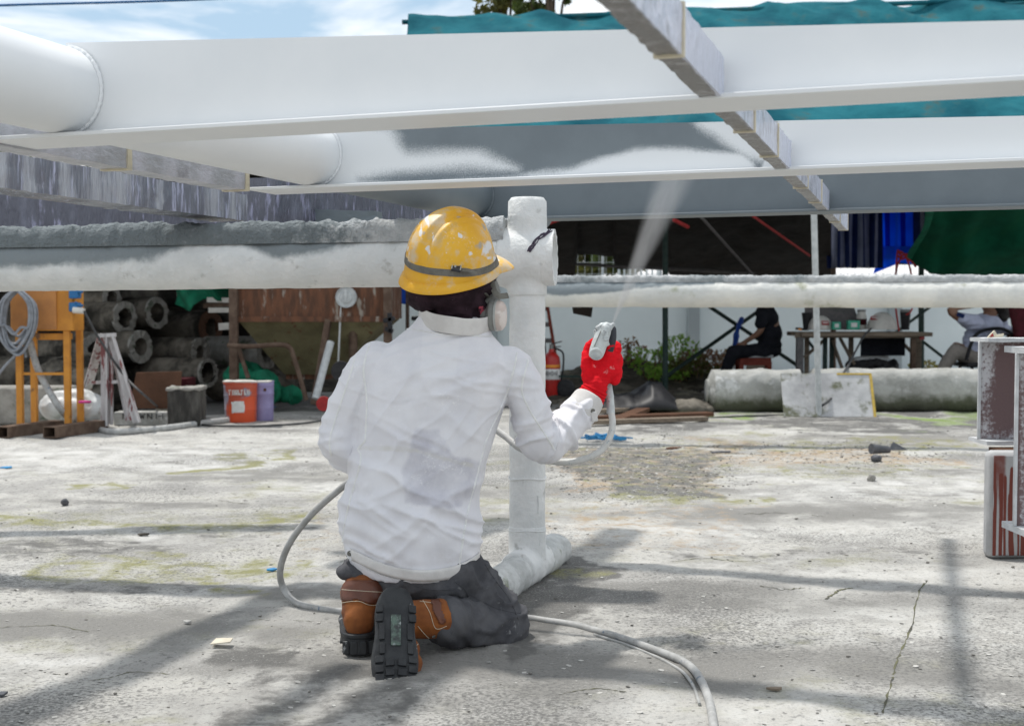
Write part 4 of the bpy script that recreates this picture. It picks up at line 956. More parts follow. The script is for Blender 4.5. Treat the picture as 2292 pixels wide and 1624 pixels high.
def tro_d(A, n):
    x = A@np.array([.75, -.2, -.6]); u, v = proj(A)
    f = ridged(fbm(np.stack([A[:, 0]*7+A[:, 2]*5, A[:, 2]*26-A[:, 0]*12, A[:, 1]*8], 1), 2, 3))**2
    g = ridged(fbm(np.stack([A[:, 0]*42+A[:, 2]*12, A[:, 2]*5, A[:, 1]*14], 1), 2, 8))**2
    x2 = A[:, 0]*.55+A[:, 2]*.83; h_ = ridged(vn(np.stack([A[:, 0]*8-A[:, 2]*6, x2*30+(fbm(A*7, 2, 4)-.5)*4, A[:, 1]*5], 1), 12))**6
    cu = polymask(u, v, [(975, 1330), (1060, 1350), (1050, 1450), (975, 1450)], 15)
    return .006*(f-.35)*(1-cu)+.012*h_*(1-cu)+.020*(g-.35)*cu+(fbm(A*40, 2, 8)-.5)*.002
trm = blob(tr, .006, 6, .5, tro_d); A = co_of(trm); u, v = proj(A)
attr(trm, 'splash', .26*np.maximum.reduce([polymask(u, v, p, 3) for p in ([(1120, 1385), (1160, 1380), (1170, 1425), (1125, 1420)], [(1108, 1345), (1125, 1345), (1125, 1372), (1108, 1372)], [(1070, 1330), (1090, 1330), (1090, 1345), (1070, 1345)], [(1010, 1290), (1030, 1300), (1045, 1335), (1025, 1335)], [(1085, 1300), (1105, 1305), (1105, 1320), (1085, 1320)], [(990, 1375), (1010, 1375), (1010, 1400), (990, 1400)])]))
trs = link(trm, 'trousers', 'jeans', wk, smooth=180); tb = bvh_of(trm)
for s_ in ([(905, 1300), (960, 1318), (1020, 1318)], [(1085, 1262), (1110, 1300), (1140, 1340), (1160, 1385)], [(1055, 1330), (1110, 1360), (1165, 1372)], [(1018, 1300), (1040, 1318), (1052, 1345)], [(905, 1270), (915, 1310)]):
    sp = seam(tb, s_, .0015, .0004)
    if len(sp) > 3: MB().tube(sp, .0013, 6).obj('seam', 'jeans', trs)
# rolled hems
ah = P(990, 1384, 3.46); ad = (P(1002, 1388, 3.475)-P(960, 1378, 3.43)).normalized()
MB().tube([ah-ad*.006, ah-ad*.002, ah+ad*.012, ah+ad*.014], [.054, .061, .062, .055], 30, caps=False).obj('hem', 'jeans', trs)

# ---- boots
def sole_poly(L_=.285, wd=.130, n=48):
    o = []
    for i in range(n):
        t = 2*math.pi*i/n; y = math.sin(t); w = (.455+.045*y-.07*math.exp(-((y+.10)/.30)**2))
        o.append((math.copysign(abs(math.cos(t))**.58, math.cos(t))*wd*w, math.copysign(abs(y)**.9, y)*L_/2))
    return o
def boot(c, X, Y, Z, parts, suede_name, shaft, lugs=True):
    """X across, Y from heel to toe, Z out of the sole; c centre of the outsole"""
    t = bpy.data.objects.new('boot', blob(parts, .005, 5, .5, lambda A, n: .004*(ridged(fbm(A*[16, 16, 30], 2, 4))**2-.4)+(fbm(A*60, 2, 4)-.5)*.001)); COL.objects.link(t)
    t.data.materials.append(M['suede']); t.parent = wk; t.matrix_parent_inverse = Matrix.Translation(-wk.location)
    t.data.polygons.foreach_set('use_smooth', [True]*len(t.data.polygons))
    def bend(mb):                                   # the toe third curls towards the ground
        mb.v = [tuple(Vector(p)) for p in mb.v]; return mb
    s = MB().prism(sole_poly(), -.020, (X, Y, Z), c)
    sl = s.obj('sole', 'sole', t, bevel=.004, smooth=40)
    rim = MB().prism(sole_poly(.293, .136), -.012, (X, Y, Z), c-Z*.019).obj('welt', 'sole', sl, bevel=.003)
    if lugs:
        lg = [(-.043, -.076, .019, .021), (-.043, -.050, .019, .021), (.043, -.076, .019, .021), (.043, -.050, .019, .021), (-.036, -.012, .014, .045), (.036, -.012, .014, .045), (-.035, .034, .014, .03), (.037, .034, .014, .03)]
        for y in (.064, .090, .114): lg += [(-.042+.06*max(0, y-.09), y, .022, .019), (.043-.06*max(0, y-.09), y, .022, .019), (-.015, y+.008, .022, .018), (.016, y+.008, .022, .018)]
        lg += [(0, .133, .04, .012)]
        for (x, y, a, b) in lg:
            MB().box(c+X*x+Y*y+Z*.0035, (a, b, .0075), ((X+Y*.12*(1 if x > 0 else -1)).normalized(), Y, Z)).obj('tread_block', 'sole', sl, bevel=.0015)
        MB().box(c-Y*.018+Z*.001, (.026, .085, .006), (X, Y, Z)).obj('tread_plate', 'sole_mark', sl, bevel=.001)
    return t, sl
# right boot: toes on the ground, sole to the camera
hT = P(886, 1328, 3.375); tT = P(886, 1524, 3.225); Yv = (tT-hT).normalized(); Xv = Vector((1, .22, .0)); Xv = (Xv-Yv*Xv.dot(Yv)).normalized(); Zv = Xv.cross(Yv)
if Zv.y > 0: Zv = -Zv
cS = (hT+tT)/2; up = -Zv
bp = MB()
for (y, w, h) in ((.112, .038, .026), (.085, .043, .033), (.05, .045, .038), (.01, .041, .044), (-.04, .037, .05), (-.09, .038, .05), (-.112, .034, .045)): bp.ell(cS+Xv*(.012+.014*ss(-.05, .05, np.array([y]))[0])+Yv*y+up*(.022+h*.75), (w*1.12, .036, h), (Xv, Yv, up), 20, 12)
an = cS-Yv*.085+up*.085
chain(bp, [an, an+(ah-an)*.45, ah-ad*.004], [.047, .050, .053], n=24)
bt, sl = boot(cS, Xv, Yv, Zv, bp, None, None)
bb = bvh_of(bt.data)
for s_ in ([(942, 1335), (962, 1370), (975, 1405), (1000, 1400)], [(935, 1400), (965, 1430), (1000, 1432)], [(930, 1445), (945, 1435), (955, 1450), (948, 1490)], [(940, 1345), (975, 1352), (985, 1378)]):
    sp = seam(bb, s_, .001, .0008)
    if len(sp) > 3: MB().tube(sp, .0008, 6).obj('stitching', 'tape', bt)
patch(bb, [(965, 1332), (985, 1340), (1000, 1395), (985, 1398), (968, 1372)], .002, 'leather_collar', 'leather', bt, 3)
stud(bt, bb, 971, 1423, .005, 'buckle')
lc = [P(948, 1455, 3.26), P(953, 1470, 3.255), P(948, 1485, 3.25)]
# left boot: flat on the ground, heel to the camera
gL = G(792, 1468, 0); cL = Vector((gL.x, gL.y+.135, .030)); YL = Vector((-.10, 1, 0)).normalized(); XL = Vector((1, .10, 0)).normalized(); ZL = Vector((0, 0, -1))
bp = MB()
for (y, w, h) in ((.112, .038, .026), (.07, .044, .034), (.02, .042, .044), (-.04, .040, .052), (-.085, .043, .052), (-.105, .040, .048)): bp.ell(cL+YL*y+Vector((0, 0, .020+h*.8)), (w, .036, h), (XL, YL, Vector((0, 0, 1))), 20, 12)
a0 = cL-YL*.078+Vector((0, 0, .08)); a1_ = P(811, 1332, a0.y+.03)
chain(bp, [a0, a0.lerp(a1_, .5), a1_], [.047, .054, .061], n=24)
b2_, sl2 = boot(cL, XL, YL, ZL, bp, None, None)
# taller heel block with grooves
hk = MB(); hp_ = [(x*1.06, y) for x, y in sole_poly(.285, .112) if y < -.045]; hp_ = sorted(hp_, key=lambda p: math.atan2(p[1]+.06, p[0]))
hk.prism([(p[0], p[1]) for p in hp_], .034, (XL, YL, Vector((0, 0, 1))), cL-Vector((0, 0, .026))); hk.obj('heel', 'sole', sl2, bevel=.003)
for x in (-.034, -.012, .012, .034):
    MB().box(cL+XL*x-YL*(.142-abs(x)*.25)+Vector((0, 0, -.006)), (.017, .010, .036), (XL, YL, Vector((0, 0, 1)))).obj('tread_block', 'sole', sl2, bevel=.002)
bb2 = bvh_of(b2_.data)
patch(bb2, [(742, 1296), (880, 1300), (868, 1345), (830, 1354), (800, 1343), (748, 1350)], .002, 'leather_collar', 'leather', b2_, 3)
for s_ in ([(756, 1350), (800, 1345), (830, 1354), (862, 1347)], [(755, 1318), (810, 1322), (862, 1325)]):
    sp = seam(bb2, s_, .001, .0028)
    if len(sp) > 3: MB().tube(sp, .0008, 6).obj('stitching', 'tape', b2_)

# ---- red gloves: palm, five separate fingers curled round the gun handle
YH = 3.765
def glove(parts_cb, name='glove'):
    mb = parts_cb(); me = blob(mb, .0032, 5, .5, lambda A, n: (.0034*(ridged(fbm(A*[26, 26, 48], 2, 6))**3-.3)+.0006*np.sin(A[:, 2]*2600))); return me
HQ = lambda u, v, dy=0.0: P(u, v, YH+dy)
def right_hand():
    mb = MB()
    chain(mb, [HQ(1326, 884, 0), HQ(1334, 862, 0)], [.033, .034], n=20)
    # back of the hand
    for (u, v, w, h) in ((1340, 846, .036, .030), (1350, 824, .046, .034), (1354, 802, .043, .030), (1345, 830, .044, .036)): mb.ell(HQ(u, v, .006), (w, .022, h), n=20, m=12)
    chain(mb, [HQ(1316, 845, .002), HQ(1312, 812, .000), HQ(1311, 792, .012), HQ(1318, 772, .026), HQ(1330, 762, .036)], [.018, .015, .0115, .0106, .0095])        # thumb, round the far side of the gun
    chain(mb, [HQ(1352, 812, .000), HQ(1362, 790, -.014), HQ(1369, 762, -.020)], [.018, .0130, .0110])                   # index, along the trigger side
    chain(mb, [HQ(1372, 815, .010), HQ(1381, 790, .012), HQ(1381, 772, .024), HQ(1368, 768, .050), HQ(1350, 776, .056)], [.017, .0112, .0105, .0098, .0088])      # middle
    chain(mb, [HQ(1376, 832, .014), HQ(1387, 812, .022), HQ(1385, 797, .040), HQ(1368, 795, .060), HQ(1350, 800, .062)], [.016, .0108, .0100, .0094, .0084])      # ring
    chain(mb, [HQ(1376, 850, .014), HQ(1386, 834, .026), HQ(1382, 822, .042), HQ(1366, 820, .058), HQ(1352, 824, .060)], [.0145, .0096, .009, .0085, .0076])       # little
    return mb
gm_ = glove(right_hand); A = co_of(gm_); u, v = proj(A)
attr(gm_, 'splash', .38*np.maximum.reduce([polymask(u, v, p, 3) for p in ([(1342, 828), (1375, 815), (1378, 828), (1350, 842)], [(1325, 815), (1340, 812), (1338, 822), (1325, 825)])]))
gl = link(gm_, 'glove', 'glove_red', wk, smooth=180)
it = MB(); chain(it, [HQ(1363, 788, -.0155), HQ(1370, 762, -.0215), HQ(1372, 740, -.020), HQ(1371, 733, -.016)], [.0120, .0122, .0110, .0090]); link(blob(it, .003, 4), 'rubber_fingertip', 'glove_black', gl, smooth=180)
ws = (HQ(1320, 893, 0)-HQ(1336, 862, 0)).normalized()
for k in range(4):
    c = HQ(1333, 868, 0)+ws*(.004+.009*k); pts = [c+(basis(ws)[0]*math.cos(t)+basis(ws)[1]*math.sin(t))*(.0345+.001*k) for t in np.linspace(0, 6.283, 30)]
    MB().tube(pts, .0048, 8).obj('knit_rib', 'glove_red', gl)
c = HQ(1333, 868, 0)+ws*.043; pts = [c+(basis(ws)[0]*math.cos(t)+basis(ws)[1]*math.sin(t))*.038 for t in np.linspace(0, 6.283, 30)]
MB().tube(pts, .0048, 8).obj('glove_hem', 'glove_black', gl)
HL = lambda x, y, z: P(880, 985, 3.95)+Vector((x, y, z))
def left_hand():
    mb = MB(); chain(mb, [HL(-.02, -.05, -.01), HL(0, -.01, 0)], [.030, .031]); mb.ell(HL(.012, .022, .0), (.026, .042, .040))
    for i, (z, l) in enumerate(((.030, .95), (.010, 1.0), (-.010, .95), (-.029, .8))):
        chain(mb, [HL(.015, .045, z), HL(.012, .045+.040*l, z), HL(.034, .050+.050*l, z*.95), HL(.050, .030+.040*l, z*.9)], [.0125, .0112, .0104, .009])
    chain(mb, [HL(.01, .0, .03), HL(.035, .02, .052), HL(.052, .045, .048)], [.015, .0125, .010]); return mb
link(glove(left_hand), 'glove', 'glove_red', wk, smooth=180)

# ================================================================== SPRAY GUN, HOSE, MIST
YG = YH-.036
gun = thing('spray_gun', 'paint-caked white airless spray gun held up in the red glove', 'spray gun', tuple(P(1345, 780, YG)))
gp_ = lambda u, v, dy=0: P(u, v, YG+dy)
gb = MB()
chain(gb, [gp_(1336, 788), gp_(1345, 760), gp_(1354, 738)], [.0225, .0225, .0195], n=20)
gb.ell(gp_(1334, 793), (.0215, .020, .013)); gb.box(gp_(1346, 756, .012), (.034, .03, .055), (Vector((1, 0, .3)).normalized(), Vector((0, 1, 0)), Vector((-.3, 0, 1)).normalized()))
link(blob(gb, .003, 3, .5, lambda A, n: (fbm(A*70, 3, 3)-.5)*.003), 'gun_body', 'gun', gun, smooth=50)
gh = MB(); 
for (u, v, r) in ((1340, 735, .010), (1348, 729, .011), (1357, 728, .011), (1366, 729, .009), (1371, 727, .007), (1352, 735, .014), (1362, 734, .012)): gh.ell(gp_(u, v, .0), (r, r, r*.9))
hd_ = link(blob(gh, .0028, 2, .5, lambda A, n: (fbm(A*110, 3, 5)-.4)*.007), 'gun_head', 'gun', gun, smooth=50)
MB().cyl(gp_(1366, 732), gp_(1371, 724), .006, .0045).obj('nozzle', 'gun', hd_)
cv = ray(1346, 768).normalized()*-1
MB().lathe(gp_(1357, 757, -.021), [(.0085, 0), (.0085, .004), (.006, .006), (.003, .005), (.0001, .005)], cv, 18).obj('pivot_screw', 'gun', gun)
MB().lathe(gp_(1354, 746, -.019), [(.010, 0), (.010, .003), (.008, .0045), (.0001, .005)], cv, 6).obj('cap_plate', 'gun', gun)
MB().lathe(gp_(1335, 792, -.018), [(.0185, -.004), (.0195, .002), (.016, .0045), (.0145, .0015), (.0001, .001)], Vector((-.1, -.9, -.45)).normalized(), 22).obj('end_cap', 'gun', gun)
MB().bar(gp_(1330, 775, -.02), gp_(1345, 740, -.0195), .003, .002).obj('body_seam', 'filter_rim', gun)
MB().tube([gp_(1348, 790, .045), HQ(1355, 830, .045), HQ(1361, 862, .03)], [.0125, .013, .0105], 16).obj('gun_handle', 'gun', gun)
MB().tube([gp_(1366, 745, .03), gp_(1372, 775, .06), gp_(1362, 810, .075)], .004, 8).obj('trigger', 'gun', gun)
hs = thing('hose', 'paint-splashed grey airless hose looping from the spray gun round the worker and across the slab', 'hose', tuple(G(1590, 1560, 0)))
MB().tube([HQ(1361, 858, .03), HQ(1364, 880, .02), HQ(1365, 888, .018), HQ(1366, 890, .018), HQ(1367, 925, .01)], [.0105, .0115, .0125, .0105, .0125], 18).obj('swivel_fitting', 'gun', hs)
h1 = [HQ(1367, 918, .01), HQ(1371, 945, 0), HQ(1366, 975, -.01), HQ(1345, 1008, -.02), HQ(1305, 1028, -.02), HQ(1255, 1034, -.01), HQ(1205, 1022, 0), HQ(1160, 1000, .02), HQ(1125, 972, .05), P(1080, 950, 3.84), P(1000, 960, 3.88), P(900, 1000, 3.90), P(830, 1050, 3.9)]
MB().tube(smooth_path(h1, 7), .0098, 12).obj('hose_length', 'hose_white', hs)
zr = .0098
hA = [P(830, 1050, 3.9), P(775, 1083, 3.93), P(700, 1148, 3.98), P(650, 1212, 4.03), P(628, 1270, 4.07), P(633, 1312, 4.10), G(660, 1346, zr+.004), G(700, 1358, zr), G(748, 1366, zr), G(850, 1372, zr), G(1000, 1374, zr), G(1165, 1381, zr), G(1220, 1388, zr), G(1275, 1396, zr), G(1340, 1412, zr), G(1400, 1430, zr), G(1470, 1455, zr), G(1520, 1475, zr), G(1550, 1495, zr), G(1568, 1520, zr), G(1585, 1560, zr), G(1594, 1600, zr), G(1599, 1640, zr), G(1610, 1760, zr)]
MB().tube(smooth_path(hA, 8), .0105, 12).obj('hose_length', 'hose', hs)
hB = [G(u, v+5, .004) for (u, v) in ((1330, 1414), (1400, 1436), (1462, 1461), (1500, 1480), (1530, 1500), (1552, 1530), (1566, 1570))]
MB().tube(smooth_path(hB, 6), .004, 8).obj('hose_sleeve', 'hose', hs)
# the fan of paint mist: a narrow cone of droplets thinning as it widens
mm = bpy.data.materials.new('mist'); mm.use_nodes = True; nt = mm.node_tree; nt.nodes.remove(nt.nodes['Principled BSDF'])
pv = nt.nodes.new('ShaderNodeVolumePrincipled'); pv.inputs['Color'].default_value = (.97, .97, .97, 1); pv.inputs['Anisotropy'].default_value = .25
t0_ = P(1372, 722, YG); t1_ = P(1536, 335, YG+.28); sp_ax = (t1_-t0_); SL = sp_ax.length; sp_ax.normalize()
tcn = nt.nodes.new('ShaderNodeTexCoord'); sx = nt.nodes.new('ShaderNodeSeparateXYZ'); nt.links.new(tcn.outputs['Object'], sx.inputs[0])
crv = nt.nodes.new('ShaderNodeFloatCurve'); c_ = crv.mapping.curves[0]; c_.points[0].location = (0, 1); c_.points[1].location = (1, 0.0)
for p in ((.0625, .60), (.156, .30), (.30, .14), (.47, .085), (.66, .05), (.85, .022)): c_.points.new(*p)
crv.mapping.update()
dv = nt.nodes.new('ShaderNodeMath'); dv.operation = 'DIVIDE'; dv.inputs[1].default_value = SL; nt.links.new(sx.outputs['Z'], dv.inputs[0]); nt.links.new(dv.outputs[0], crv.inputs['Value'])
nz = nt.nodes.new('ShaderNodeTexNoise'); nz.inputs['Scale'].default_value = 9; mpn = nt.nodes.new('ShaderNodeMapping'); mpn.inputs['Scale'].default_value = (6, 6, 1.0); nt.links.new(tcn.outputs['Object'], mpn.inputs[0]); nt.links.new(mpn.outputs[0], nz.inputs['Vector'])
# radial falloff so that the edge is soft
ln = nt.nodes.new('ShaderNodeVectorMath'); ln.operation = 'LENGTH'; cmb = nt.nodes.new('ShaderNodeCombineXYZ'); nt.links.new(sx.outputs['X'], cmb.inputs[0]); nt.links.new(sx.outputs['Y'], cmb.inputs[1]); nt.links.new(cmb.outputs[0], ln.inputs[0])
rz = nt.nodes.new('ShaderNodeMath'); rz.operation = 'MULTIPLY_ADD'; rz.inputs[1].default_value = .130; rz.inputs[2].default_value = .004; nt.links.new(sx.outputs['Z'], rz.inputs[0])
rr = nt.nodes.new('ShaderNodeMath'); rr.operation = 'DIVIDE'; nt.links.new(ln.outputs['Value'], rr.inputs[0]); nt.links.new(rz.outputs[0], rr.inputs[1])
mr = nt.nodes.new('ShaderNodeMapRange'); mr.interpolation_type = 'SMOOTHSTEP'; mr.inputs['From Min'].default_value = 1.0; mr.inputs['From Max'].default_value = .35; nt.links.new(rr.outputs[0], mr.inputs['Value'])
m1 = nt.nodes.new('ShaderNodeMath'); m1.operation = 'MULTIPLY'; nt.links.new(crv.outputs['Value'], m1.inputs[0]); nt.links.new(mr.outputs['Result'], m1.inputs[1])
m2 = nt.nodes.new('ShaderNodeMath'); m2.operation = 'MULTIPLY'; nt.links.new(m1.outputs[0], m2.inputs[0]); nt.links.new(nz.outputs['Fac'], m2.inputs[1])
m3 = nt.nodes.new('ShaderNodeMath'); m3.operation = 'MULTIPLY'; m3.inputs[1].default_value = 190; nt.links.new(m2.outputs[0], m3.inputs[0]); nt.links.new(m3.outputs[0], pv.inputs['Density'])
nt.links.new(pv.outputs['Volume'], nt.nodes['Material Output'].inputs['Volume'])
M['mist'] = mm
mo = MB().lathe((0, 0, 0), [(.004, 0), (.004+.130*SL*1.02, SL)], n=28).obj('paint_mist', 'mist')
mo.location = t0_; mo.rotation_euler = sp_ax.to_track_quat('Z', 'Y').to_euler(); stuff(mo, 'thin fan of white paint mist rising from the spray gun towards the beams', 'paint mist')
# ================================================================== BACKGROUND, RIGHT SIDE
# boundary wall with fence on top
Dw = 20.0
def T(name, label, cat, u, v, D, group=None): return thing(name, label, cat, tuple(P(u, v, D)), group)
wl = T('boundary_wall', 'pale blue-grey rendered boundary wall behind the shelter, seated people and hopper', 'wall', 1500, 835, Dw)
xa, xb = -60.0, 24.0; zt = 1.42
MB().box(((xa+xb)/2, Dw+.1, zt/2-.1), (xb-xa, .16, zt+.2)).obj('wall_panel', 'wall_paint', wl)
x = P(1550, 750, Dw).x - .19*0; step = 3.1; k = -6
for k in range(-6, 7):
    MB().box((x+k*step, Dw-.02, zt/2-.1), (.19, .26, zt+.24)).obj('wall_pillar', 'pillar', wl, bevel=.01)
MB().box(((xa+xb)/2, Dw+.1, zt+.02), (xb-xa, .22, .05)).obj('wall_coping', 'pillar', wl)
fn = T('wire_fence', 'white wire mesh fence standing on the boundary wall', 'fence', 1330, 600, Dw)
for k in range(7):
    px_ = P(1290+k*130-200, 600, Dw).x; MB().cyl((px_, Dw+.1, zt), (px_, Dw+.1, zt+.75), .022).obj('fence_post', 'fence_white', fn)
mb = MB()
for i in range(150): xx = P(1150, 600, Dw).x+i*.11; mb.bar((xx, Dw+.1, zt+.04), (xx, Dw+.1, zt+.72), .006)
for j in range(4): mb.bar((P(1150, 600, Dw).x, Dw+.1, zt+.1+j*.18), (P(1150, 600, Dw).x+16.5, Dw+.1, zt+.1+j*.18), .007)
mb.obj('wire_mesh', 'fence_white', fn)['kind'] = 'stuff'
br = T('white_railing', 'short white railing of upright bars above the far wall, left of the green post', 'railing', 1430, 605, 22)
for i in range(9):
    u_ = 1385+i*12.5; MB().bar(P(u_, 640, 22), P(u_, 594, 22), .045, .03).obj('bar', 'fence_white', br)
MB().bar(P(1375, 618, 22.05), P(1495, 618, 22.05), .03).obj('rail', 'fence_white', br)

# foliage builder
def leafcloud(c, r, n, size, m_, name, par, seed, holes=.0, gap=2.2):
    rr = np.random.RandomState(seed); V = []; F_ = []; c = np.array(c); k = 0
    pts = rr.normal(size=(n*3, 3)); pts /= np.linalg.norm(pts, axis=1)[:, None]; pts *= (rr.uniform(.15, 1, (n*3, 1))**.45)
    nzv = fbm(pts*gap+seed, 3, seed); pts = pts[nzv > .47][:n]
    for p in pts:
        q = c+p*np.array(r); d = rr.normal(size=3); d /= np.linalg.norm(d); e = np.cross(d, rr.normal(size=3)); e /= np.linalg.norm(e)+1e-9; s = size*rr.uniform(.6, 1.3)
        o = len(V); b_ = np.cross(d, e)*s*.12
        V += [q-d*s*.5, q+e*s*.24+b_, q+d*s*.5, q-e*s*.24+b_]; F_.append((o, o+1, o+2, o+3))
    mb = MB(); mb.v = [tuple(x) for x in V]; mb.f = F_; return mb.obj(name, m_, par, smooth=False)
def tree(u, v, D, rx, rz, n, label, seed, cat='tree', mats=('leaf', 'leaf_yellow', 'leaf'), size=.16, clumps=9, group=None, trunk=.12):
    base = P(u, v, D); t = thing('leafy_tree', label, cat, (base.x, base.y, 0), group)
    r_ = random.Random(seed); top = base.z
    tb_ = MB(); tb_.tube(smooth_path([(base.x, base.y, -.05), (base.x+.1, base.y, top*.4), (base.x-.05, base.y, top)], 4), [trunk*(1-.06*i) for i in range(9)], 10)
    for k in range(clumps):
        a = r_.uniform(0, 6.28); q = Vector((base.x+math.cos(a)*rx*r_.uniform(.25, .8), base.y+math.sin(a)*rx*.7*r_.uniform(.2, .8), top+r_.uniform(-.6, .85)*rz))
        tb_.tube(smooth_path([(base.x, base.y, top*.55+r_.uniform(-.3, .3)), ((base.x+q.x)/2, (base.y+q.y)/2, (top*.8+q.z)/2), tuple(q)], 3), [trunk*.4*(1-.12*i) for i in range(7)], 6)
        leafcloud(q, (rx*r_.uniform(.28, .45), rx*.4, rz*r_.uniform(.25, .42)), n//clumps, size, mats[k % len(mats)], 'leaves', t, seed*31+k)['kind'] = 'stuff'
    tb_.obj('trunk', 'bark', t); return t
tree(1130, 15, 24, .85, .65, 1500, 'small-leaved tree top showing above the teal tarp, left one of the pair', 3, mats=('leaf_yellow', 'leaf', 'leaf_yellow'), size=.15, clumps=8)
tree(1235, -5, 23, .75, .75, 2000, 'denser tree top showing above the teal tarp, right one of the pair', 5, mats=('leaf', 'leaf_yellow', 'leaf'), size=.15, clumps=8)
for i, (u, v, D, rx, rz, lb_) in enumerate([(1290, 585, 24, 1.6, .6, 'dark green bush behind the wire fence, seen through the gap in the black tarp'), (900, 640, 25, 3, 1.0, 'broad green tree beyond the wall, behind the blue tarp'), (2380, 560, 27, 4, 1.6, 'broad green tree beyond the wall at the right end'), (300, 560, 26, 4.5, 1.8, 'dark green tree beyond the wall, behind the stacked concrete pipes'), (-400, 520, 27, 4.5, 2.2, 'dark green tree beyond the wall, far left')]):
    tree(u, v, D, rx, rz, 2200, lb_, 20+i, mats=('leaf', 'leaf', 'leaf_yellow'), size=.22, clumps=10)

# shelter of tarps
def sheet(corners, nu, nv, amp, seed, name, m_, par, sc=1.2, thick=.012, drape=0.0, fold=None):
    """corners: lower-left, lower-right, upper-right, upper-left"""
    a, b, c, d = [Vector(q) for q in corners]; n = (b-a).cross(d-a).normalized(); V = []
    for j in range(nv+1):
        for i in range(nu+1):
            s, t = i/nu, j/nv; V.append(tuple(a.lerp(b, s).lerp(d.lerp(c, s), t)-Vector((0, 0, drape*4*s*(1-s)))))
    V = np.array(V); q = V*sc
    dsp = (fbm(q, 3, seed)-.5)*amp*2
    if fold: S_ = np.array([(i/nu, j/nv) for j in range(nv+1) for i in range(nu+1)]); dsp += fold[0]*(ridged(vn(np.stack([S_[:, 0]*fold[1]+S_[:, 1]*fold[2], S_[:, 1]*.8, S_[:, 0]*0+seed], 1), seed))-.5)
    V = V+dsp[:, None]*np.array(n); mb = MB(); mb.v = V.tolist(); mb.f = [(j*(nu+1)+i, j*(nu+1)+i+1, (j+1)*(nu+1)+i+1, (j+1)*(nu+1)+i) for j in range(nv) for i in range(nu)]
    return mb.obj(name, m_, par, smooth=180, solid=thick)
sh = T('tarp_shelter', 'large shelter roofed in weathered teal and black tarpaulin, behind the steel beams', 'shelter', 1700, 830, 14)
ridgeL, ridgeR = P(1000, 44, 16.5), P(2500, -12, 16.5); eaveL, eaveR = P(820, 330, 12.8), P(2750, 430, 12.4)
eaveL = P(868, 420, 13.0)
ctop = [eaveL, eaveR, ridgeR, P(915, 46, 16.5)]
sheet(ctop, 160, 44, .10, 5, 'roof_tarp', 'tarp_teal', sh, 1.6, .012, fold=(.16, 13, 7))
def blackf(s, t):
    u = 1130+s*730; lo = float(np.interp(u, [1130, 1222, 1228, 1286, 1290, 1372, 1378, 1490, 1500, 1860], [600, 600, 632, 632, 570, 572, 600, 602, 616, 620]))
    p = P(u, lo+(385-lo)*t, 18.2+(12.6-18.2)*t); p.z += .05*(fbm(np.array([[u/40, t*8, 0]]), 3, 9)[0]-.5)*2*(1 if 0 < t < 1 else .3)-.10*math.sin(math.pi*t)*abs(math.sin(s*9)); return tuple(p)
MB().grid(blackf, 166, 40).obj('black_tarp', 'tarp_black', sh, smooth=180, solid=.012)
sheet([P(1960, 455, 18.3), P(2420, 445, 18.3), P(2420, 390, 12.7), P(1960, 385, 12.7)], 60, 30, .05, 19, 'black_tarp', 'tarp_black', sh, 1.2, .012)
sheet([P(1227, 635, 18.1), P(1288, 632, 18.1), P(1288, 560, 17.4), P(1227, 560, 17.4)], 12, 12, .02, 3, 'hanging_tarp', 'tarp_black', sh)
for (a, b, r_, m_) in ((P(1489, 894, 14.0), P(1489, 470, 14.0), .031, 'pole_green'), (P(2062, 850, 18), P(2062, 470, 18), .04, 'pole_green'), (P(1865, 850, 18), P(1865, 470, 18), .04, 'rust_pole'), (P(2500, 900, 13.5), P(2500, 430, 13.5), .04, 'pole_green'), (P(1180, 900, 13.5), P(1180, 400, 13.5), .04, 'pole_green')):
    MB().cyl(a, b, r_, n=12).obj('post', m_, sh)
MB().cyl(P(1140, 583, 17.6), P(1690, 612, 17.6), .022, n=8).obj('purlin', 'cord_grey', sh)
MB().cyl(P(1870, 590, 17.6), P(2120, 588, 17.6), .022, n=8).obj('purlin', 'pole_green', sh)
MB().cyl(P(900, 50, 16.45), P(2500, -10, 16.4), .03, n=8).obj('ridge_pole', 'tarp_teal', sh)
for (a, b, m_, r_) in ((P(1571, 487, 13.0), P(1690, 620, 15.5), 'cord_grey', .016), (P(1686, 484, 13.0), P(1812, 572, 15.0), 'cord_red', .014), (P(1508, 492, 13.0), P(1540, 508, 13.2), 'cord_red', .02), (P(1224, 498, 13.0), P(1252, 488, 13.0), 'cord_red', .03)):
    MB().cyl(a, b, r_, n=7).obj('tie_rope', m_, sh)
fl = T('hanging_flap', 'black plastic flap hanging below the far white pipe, left of the green post', 'plastic flap', 1300, 700, 10.0)
sheet([P(1283, 700, 9.6), P(1324, 709, 9.6), P(1330, 660, 9.5), P(1277, 660, 9.5)], 10, 10, .01, 33, 'plastic', 'tarp_black', fl)
